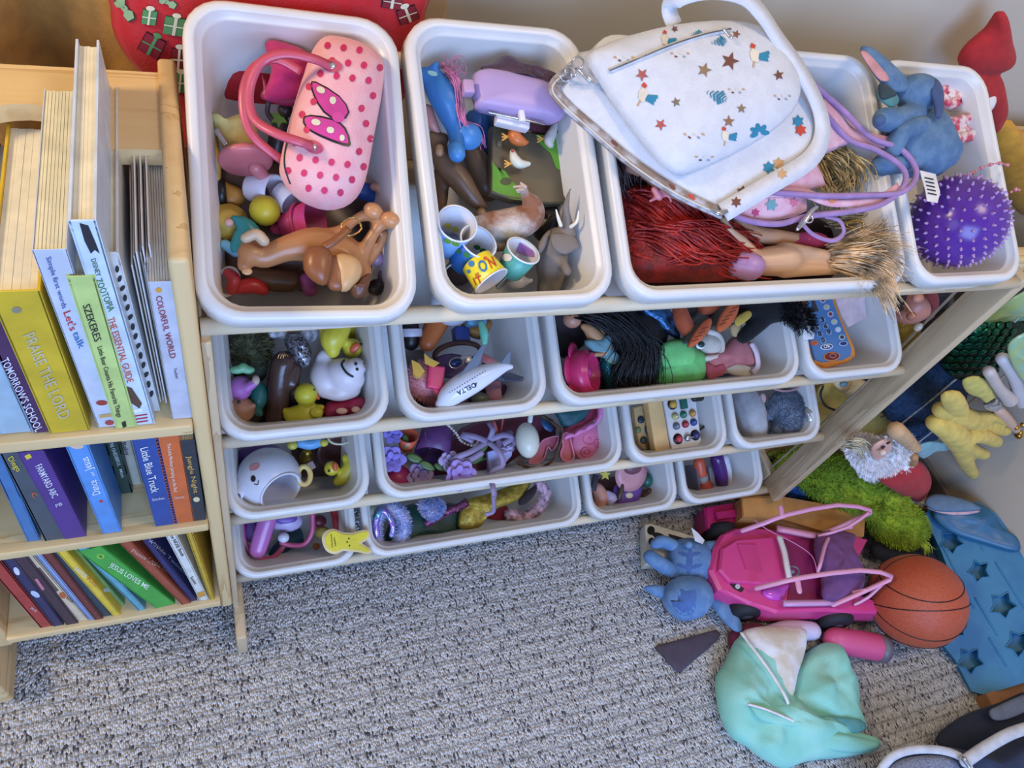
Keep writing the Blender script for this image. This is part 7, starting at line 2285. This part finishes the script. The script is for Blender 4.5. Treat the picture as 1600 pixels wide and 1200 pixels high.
for x, y in ((1148, 862), (1156, 893), (1155, 898)):
    b2_.add('claw', bl(FL, x, y, .058, 2.4), BLACK)
b2_.add('label', prism([FL(1080, 824, .09), FL(1090, 832, .085), FL(1101, 844, .08), FL(1098, 850, .08), FL(1086, 845, .085)], V3((0, 0, 1)), .0008), M((222, 222, 226), 'paper'))

# backpack in the corner
bk = T('backpack', 'open navy backpack with white piping in the lower right corner', 'backpack')
NVY = M((40, 56, 88), 'fabric', .8, (30, 44, 74), 20)
bk.add('body', pw(FL, [(1360, 1260), (1380, 1196), (1420, 1172), (1470, 1168), (1520, 1184), (1560, 1168), (1640, 1130), (1760, 1180), (1740, 1320), (1500, 1340)], .055, .05, .05, rings=8, wr=.010, ws=12), NVY)
bk.add('inner_pocket', pw(FL, [(1460, 1158), (1500, 1120), (1560, 1098), (1610, 1080), (1640, 1120), (1560, 1166), (1512, 1184)], .030, .012, .028, wr=.004, ws=20), M((26, 34, 56), 'fabric'))
bk.add('grey_flap', pw(FL, [(1545, 1112), (1560, 1102), (1610, 1082), (1640, 1090), (1590, 1118), (1556, 1126)], .06, .005, .004), M((104, 110, 122), 'fabric'))
PIP = M((200, 202, 208), 'fabric', .6)
bk.add('piping', tube([FL(*p) for p in ((1370, 1212, .10), (1392, 1184, .115), (1424, 1172, .12), (1468, 1172, .12), (1500, 1182, .12), (1514, 1198, .12))], .007, seg=9, flat=.6), PIP)
bk.add('piping', tube([FL(*p) for p in ((1508, 1190, .13), (1540, 1168, .135), (1580, 1146, .14), (1620, 1134, .14))], .010, seg=9, flat=.6), PIP)
bk.add('mesh_pocket', pw(FL, [(1378, 1216), (1400, 1190), (1440, 1180), (1486, 1184), (1500, 1210), (1470, 1250), (1400, 1250)], .105, .012, .010, wr=.003, ws=50), M((150, 158, 180), 'fabric', .7, (110, 118, 140), 400))
bk.add('zip_pull', lim(FL, [(1506, 1186, .14, 4), (1514, 1198, .14, 3)], seg=7), STEEL)
one('cardboard_box', 'brown cardboard box behind the navy backpack', 'box', pz(FL, [(1540, 1084), (1600, 1062), (1680, 1050), (1700, 1090), (1610, 1096), (1556, 1112)], .03, .029), M((150, 104, 66), 'paper'))
finish()
# ================================================================ toy pen at the right end with its dolls and plush
CG = YP(.09)
pen = T('toy_pen', 'toy pen of pale elastic cords at the right end of the rack', 'toy pen')
CRD = M((214, 206, 194), 'fabric')
pen.add('base_board', slab(1.045, 1.54, .06, .37, .0, .018, .003), WX)
pen.add('top_rail', slab(1.045, 1.545, .052, .078, .715, .74, .003), WX)
pen.add('end_post', slab(1.52, 1.545, .33, .36, .018, .74, .002), WG)
pen.add('back_rail', slab(1.045, 1.545, .335, .36, .715, .74, .003), WX)
pen.add('end_rail', slab(1.52, 1.545, .052, .36, .700, .716, .003), WX)
for pts in (((1200, 735), (1334, 617), (1410, 540), (1502, 447)), ((1287, 755), (1360, 700), (1500, 587), (1600, 487), (1650, 440))):
    pen.add('cord', tube([YP(.072)(a, b) for a, b in pts], .0021, seg=8, sub=3), CRD)
pen.add('cord', tube([YP(.064)(a, b) for a, b in ((1417, 705), (1582, 577), (1650, 524))], .0019, seg=8, sub=3), CRD)
pen.add('cord_bead', bl(YP(.066), 1435, 511, 0, 8, 6, 6, ang=-40), PLA(206, 186, 160, rough=.3))

# --- green plush on the floor in front
gp2 = T('plush_toy', 'shaggy lime green plush lying head down in front of the toy pen', 'plush toy')
GF = M((150, 176, 40), 'fur', .95, (126, 154, 30), 25)
GC = plane(FL(1340, 780, .08), (-.1, -.35, 1))
g = fuse([lim(GC, [(1260, 742, -.02, 30), (1300, 752, .0, 42), (1345, 770, .0, 40), (1380, 788, .0, 36)]), bl(GC, 1402, 818, .01, 50, 36, 34, ang=25), lim(GC, [(1226, 730, -.03, 18), (1250, 720, -.02, 22)])], .005)
gp2.add('body', g, GF)
gp2.add('fur', tufts(g, 9000, .010, .0014, 3, bend=(.2, -.2, .1), curl=.8), GF, kind='stuff')
hr = []
rn = random.Random(8)
for i in range(10):
    hr.append([GC(1425 + rn.uniform(-6, 6), 840, .02), GC(1445, 852 + rn.uniform(-6, 4), .024), GC(1452 + rn.uniform(-8, 8), 862 + rn.uniform(-6, 4), .02)])
gp2.add('head_tuft', strands(hr, .0014, 4, .003, 3, sub=3), M((170, 190, 50), 'hair'), kind='stuff')
for i in range(8):
    hr[i] = [GC(1375 + rn.uniform(-10, 10), 775, .035), GC(1370 + rn.uniform(-14, 14), 792, .045), GC(1355 + rn.uniform(-16, 20), 800 + rn.uniform(-4, 8), .045)]
gp2.add('neck_tuft', strands(hr[:8], .0011, 8, .004, 5, sub=3), M((136, 160, 40), 'hair'), kind='stuff')
t = T('plush_scrap', 'bright blue fluffy toy peeking out beside the rack post', 'plush')
g = bl(FL, 1248, 766, .05, 27, 17, 18)
t.add('body', g, M((40, 100, 180), 'fur'))
t.add('fur', tufts(g, 1500, .006, .001, 3, only=V3((0, 0, 1))), M((40, 100, 180), 'fur'), kind='stuff')
one('toy_shoe', 'small red and white toy shoe under the green plush', 'toy shoe', bl(FL, 1290, 778, .05, 10, 7), PLA(170, 60, 70))

# --- gnome
gn = T('gnome_doll', 'bearded gnome doll with a red hat lying upside down', 'gnome')
GN = YP(.0)
WB2 = M((246, 244, 244), 'fur', .95, (236, 232, 232))
g = fuse([lim(GN, [(1346, 700, 0, 20), (1372, 716, .008, 26), (1398, 700, .008, 22), (1408, 690, .0, 14)]), lim(GN, [(1356, 730, .0, 12), (1364, 740, 0, 8)])], .004)
gn.add('beard', g, WB2)
gn.add('beard_fur', tufts(g, 4500, .012, .0013, 3, bend=(.0, -.3, -.2), curl=.6), WB2, kind='stuff')
gn.add('face', pw(GN, [(1360, 706), (1366, 694), (1384, 686), (1394, 692), (1390, 704), (1376, 716), (1366, 718)], .026, .006, .004), PLA(226, 170, 146, rough=.4))
gn.add('nose', bl(GN, 1379, 707, .040, 5, 6), PLA(220, 190, 176))
for x, y in ((1380, 699), (1388, 692)):
    gn.add('eye', bl(GN, x, y, .034, 2.6, 3.6, 2, ang=30), BLACK)
gn.add('hat', fuse([pw(GN, [(1368, 744), (1392, 730), (1414, 722), (1440, 722), (1454, 742), (1450, 762), (1438, 778), (1412, 774), (1386, 758)], .015, .026, .020, wr=.003, ws=40)], .004), M((196, 34, 40), 'fabric'))
g = gsum([bl(GN, 1412, 728, .018, 8, 9), lim(GN, [(1420, 778, .02, 7), (1440, 784, .02, 9)])])
gn.add('hat_trim', bl(GN, 1412, 728, .018, 8, 9), WB2)
gn.add('hat_pompom', lim(GN, [(1420, 778, .02, 7), (1440, 784, .02, 9)]), WB2)
gn.add('trim_fur', tufts(g, 900, .009, .0012, 5), WB2, kind='stuff')
gn.add('hand', lim(GN, [(1428, 714, .035, 7), (1426, 722, .035, 8)]), PLA(180, 130, 80))
gn.add('hair', strands([[GN(1320, 696, .01), GN(1340, 700, .02), GN(1350, 720, .02)], [GN(1326, 690, .01), GN(1345, 692, .02), GN(1356, 706, .02)]], .0012, 14, .004, 3), M((226, 206, 170), 'hair'), kind='stuff')
gn.add('arm', lim(GN, [(1400, 672, .02, 14), (1414, 684, .02, 12), (1430, 700, .02, 9)]), FB(206, 160, 110))

# --- yellow plush behind post
yp = T('plush_toy', 'large yellow plush with long soft hands hanging out of the pen', 'plush toy')
YM = M((222, 190, 84), 'fabric', .9)
C2 = YP(.11)
yp.add('body', fuse([pw(C2, [(1278, 606), (1310, 598), (1350, 612), (1372, 640), (1400, 660), (1400, 690), (1350, 700), (1300, 690), (1268, 676), (1270, 640)], -.01, .03, .03)], .005), YM)
yp.add('arm', lim(C2, [(1330, 690, .02, 22), (1370, 690, .02, 20), (1400, 680, .02, 16)]), YM)
yp.add('black_seam', tube([C2(*p) for p in ((1286, 604, .030), (1282, 618, .034), (1290, 634, .036), (1308, 642, .034))], .0022, seg=7), BLACK)
yp.add('black_seam', tube([C2(*p) for p in ((1376, 652, .040), (1384, 649, .040))], .001, seg=6), BLACK)
C3 = YP(-.005)
H1 = [lim(C3, [(1460, 660, .01, 14), (1484, 672, .015, 20), (1500, 690, .02, 20)]), lim(C3, [(1500, 684, .02, 15), (1530, 680, .02, 13), (1556, 690, .02, 10)]), lim(C3, [(1505, 694, .02, 13), (1524, 704, .02, 11), (1538, 710, .02, 9)]), lim(C3, [(1500, 700, .02, 14), (1510, 724, .02, 12), (1520, 740, .02, 9)])]
yp.add('hand', fuse(H1, .0035), YM)
H2 = [lim(C3, [(1470, 640, .0, 14), (1500, 650, .0, 18), (1530, 660, .0, 17)]), lim(C3, [(1520, 664, .0, 14), (1550, 668, .0, 12), (1570, 672, .0, 10)]), lim(C3, [(1530, 650, .0, 9), (1556, 652, .0, 8), (1572, 660, .0, 6)])]
yp.add('hand', fuse(H2, .0035), YM)
yp.add('cuff', pw(C3, [(1470, 618), (1500, 612), (1514, 640), (1500, 656), (1480, 650)], .005, .012, .01, wr=.002), YM)
t = T('plush_coat', 'shaggy denim blue plush coat hanging in the toy pen', 'coat')
DB = M((48, 84, 122), 'fur', .95, (36, 68, 104), 60)
g = pw(C2, [(1378, 640), (1420, 600), (1470, 560), (1500, 568), (1512, 600), (1500, 625), (1470, 640), (1472, 670), (1450, 690), (1420, 686), (1404, 664)], .016, .024, .02, wr=.004, ws=40)
t.add('coat', g, DB)
t.add('shag', tufts(g, 8000, .006, .0012, 5, curl=.9), DB, kind='stuff')
t.add('lining_edge', lim(C2, [(1470, 640, .03, 4), (1476, 655, .03, 4), (1466, 676, .03, 4)]), WB2)
one('doll_cloth', 'tan cloth under the shaggy blue coat', 'cloth', pw(C2, [(1408, 668), (1430, 676), (1450, 688), (1432, 705), (1410, 700), (1398, 685)], .018, .01, .01), FB(214, 166, 116))
# --- mermaid tail with scales
mt = T('mermaid_tail', 'shiny green mermaid doll tail covered in overlapping scales', 'doll tail')
EM = M((14, 104, 76), 'foil', .22, (10, 70, 56), 120)
C4 = YP(.085)
g = fuse([pw(C4, [(1470, 570), (1490, 540), (1520, 512), (1560, 500), (1600, 500), (1640, 505), (1640, 545), (1590, 545), (1556, 560), (1545, 585), (1510, 594), (1484, 588)], .010, .026, .02)], .004)
mt.add('tail_body', g, M((8, 52, 44), 'foil', .35))
bv = g.bvh()
k_ = 0
for i in range(8):
    for j in range(9):
        x = 1478 + i * 14 + (j % 2) * 7
        y = 508 + j * 10.5
        p = hit(bv, x, y, .001)
        if p and k_ < 80:
            loc, nn, ii, dd = bv.find_nearest(p)
            if nn.dot((CAMLOC - p)) < 0:
                nn = -nn
            a_ = V3((1, 0, .1)).cross(nn).normalized()
            b_ = nn.cross(a_)
            mt.add('scale', ball(p, (.0075, .0082, .0022), (a_, b_, nn), seg=9, rings=6), EM)
            k_ += 1
wg = T('iridescent_fin', 'translucent pale green iridescent doll fin in the toy pen', 'doll fin')
IR = M((170, 220, 190), 'glass', .12, (200, 226, 150), 30)
wg.add('fin', pw(YP(.0), [(1575, 540), (1590, 525), (1625, 515), (1640, 560), (1630, 610), (1610, 608), (1590, 585), (1577, 560)], .015, .004, .003, wr=.004, ws=60), IR)
wg.add('fin', pw(YP(.09), [(1530, 498), (1560, 480), (1600, 455), (1640, 450), (1640, 495), (1590, 502), (1550, 506)], .015, .006, .004, wr=.004, ws=60), IR)
t = T('doll', 'pale doll legs in silver shoes hanging down in the toy pen', 'doll')
SKN = PLA(222, 178, 150)
t.add('leg', fuse([lim(C3, [(1545, 580, .0, 10), (1560, 605, .0, 9), (1578, 625, .0, 12)])], .003), PLA(206, 190, 180))
t.add('leg', lim(C3, [(1566, 560, -.005, 10), (1585, 590, -.005, 10), (1596, 630, -.005, 9)]), PLA(214, 206, 206))
t.add('foot', lim(C3, [(1560, 640, .0, 8), (1574, 655, .0, 8), (1588, 672, .0, 6)]), SKN)
t.add('silver_cuff', pw(C3, [(1536, 630), (1552, 622), (1566, 630), (1560, 642), (1542, 640)], .005, .005, .004, wr=.003, ws=120), M((214, 214, 206), 'foil', .2))
t.add('yellow_legging', pw(C3, [(1504, 594), (1530, 588), (1548, 606), (1556, 625), (1544, 636), (1530, 620), (1510, 612)], .0, .008, .008), FB(206, 190, 84))
t.add('gold_shoe', lim(C3, [(1592, 680, .005, 6), (1602, 690, .005, 6)]), M((196, 140, 60), 'metal'))
t = T('doll', 'doll head with pink skin and black hair under the fourth top bin', 'doll')
C5 = YP(.15)
t.add('head', bl(C5, 1428, 478, .0, 34, 30, 26, ang=-30), PLA(222, 140, 116))
t.add('nose', bl(C5, 1434, 466, .04, 10, 8), PLA(226, 150, 124))
t.add('hair', pw(C5, [(1388, 446), (1416, 450), (1414, 470), (1400, 482), (1390, 476)], .034, .008, .008), BLACK)
t.add('eye', bl(C5, 1407, 483, .034, 6, 4, 3, ang=-20), PLA(40, 30, 30, rough=.1))
t.add('ear', bl(C5, 1424, 494, .03, 9, 7), PLA(214, 130, 106))
t.add('red_hood', pw(C5, [(1436, 446), (1460, 448), (1466, 470), (1456, 495), (1444, 498), (1452, 470)], .015, .012, .012), FB(150, 50, 50))
one('gold_cloth', 'quilted gold fabric between the doll head and the rack post', 'cloth', pw(C5, [(1398, 498), (1418, 492), (1436, 505), (1436, 522), (1420, 540), (1406, 548), (1400, 524)], .0, .014, .012, wr=.002, ws=200), M((196, 150, 60), 'foil', .45, (170, 124, 40), 120))
one('toy_bottle', 'dark glass like toy bottle behind the doll head', 'toy bottle', tube([C5(1470, 450, -.02), C5(1476, 480, -.02)], .018, seg=16, sub=2), PLA(70, 66, 60, rough=.2))
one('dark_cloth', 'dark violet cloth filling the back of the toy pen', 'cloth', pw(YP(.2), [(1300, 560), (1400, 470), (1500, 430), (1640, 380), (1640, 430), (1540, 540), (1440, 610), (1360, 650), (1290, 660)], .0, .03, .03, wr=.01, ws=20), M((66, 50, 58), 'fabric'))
one('plush_toy', 'beige plush with a small blue eye above the yellow plush', 'plush toy', pw(C2, [(1300, 598), (1330, 592), (1360, 600), (1368, 620), (1350, 632), (1326, 620)], .012, .012, .012), FB(206, 176, 120))
one('toy_eye', 'small glassy blue toy eye above the yellow plush', 'toy eye', bl(C2, 1318, 600, .03, 8, 5, 4), PLA(90, 130, 140, rough=.1))
one('plush_toy', 'olive green plush showing behind the lower end of the rack post', 'plush toy', pw(C2, [(1196, 712), (1216, 704), (1250, 706), (1262, 716), (1240, 730), (1210, 742), (1198, 735)], -.02, .014, .014, wr=.003, ws=50), M((110, 124, 40), 'fur'))
one('teal_cloth', 'teal and white striped cloth beside the gnome\'s hand', 'cloth', pw(C3, [(1430, 700), (1452, 690), (1478, 692), (1486, 700), (1460, 704), (1440, 716)], .0, .006, .006, wr=.002, ws=60), M((150, 190, 190), 'fabric'))
one('toy_gold_beads', 'tiny gold beads beside the doll\'s foot', 'beads', gsum([bl(C3, x, y, .008, 4) for x, y in ((1588, 668), (1594, 676), (1598, 664))]), M((206, 160, 60), 'metal'))

# --- red and yellow plush behind the fourth top bin
rp = T('plush_toy', 'red and yellow plush toy leaning on the wall behind the fourth top bin', 'plush toy')
CR = YP(.335)
RDM = M((186, 30, 34), 'fabric', .9)
rp.add('red_hat', fuse([pw(CR, [(1558, 22), (1570, 16), (1576, 34), (1580, 60), (1586, 84), (1580, 100), (1560, 110), (1530, 112), (1506, 110), (1496, 96), (1512, 72), (1538, 50), (1552, 36)], .0, .022, .022, sm=2, c=(1550, 84)), pw(CR, [(1500, 100), (1540, 104), (1560, 112), (1568, 140), (1571, 170), (1562, 192), (1552, 206), (1536, 200), (1520, 150)], .0, .026, .02)], .004), RDM)
rp.add('white_nose', bl(CR, 1538, 164, .02, 14, 20), M((222, 220, 222), 'fabric'))
rp.add('yellow_body', fuse([pw(CR, [(1560, 196), (1580, 186), (1590, 202), (1640, 210), (1720, 260), (1730, 340), (1690, 385), (1640, 375), (1580, 320), (1552, 240)], .0, .03, .03)], .005), M((222, 156, 40), 'fabric'))
finish()
finish()
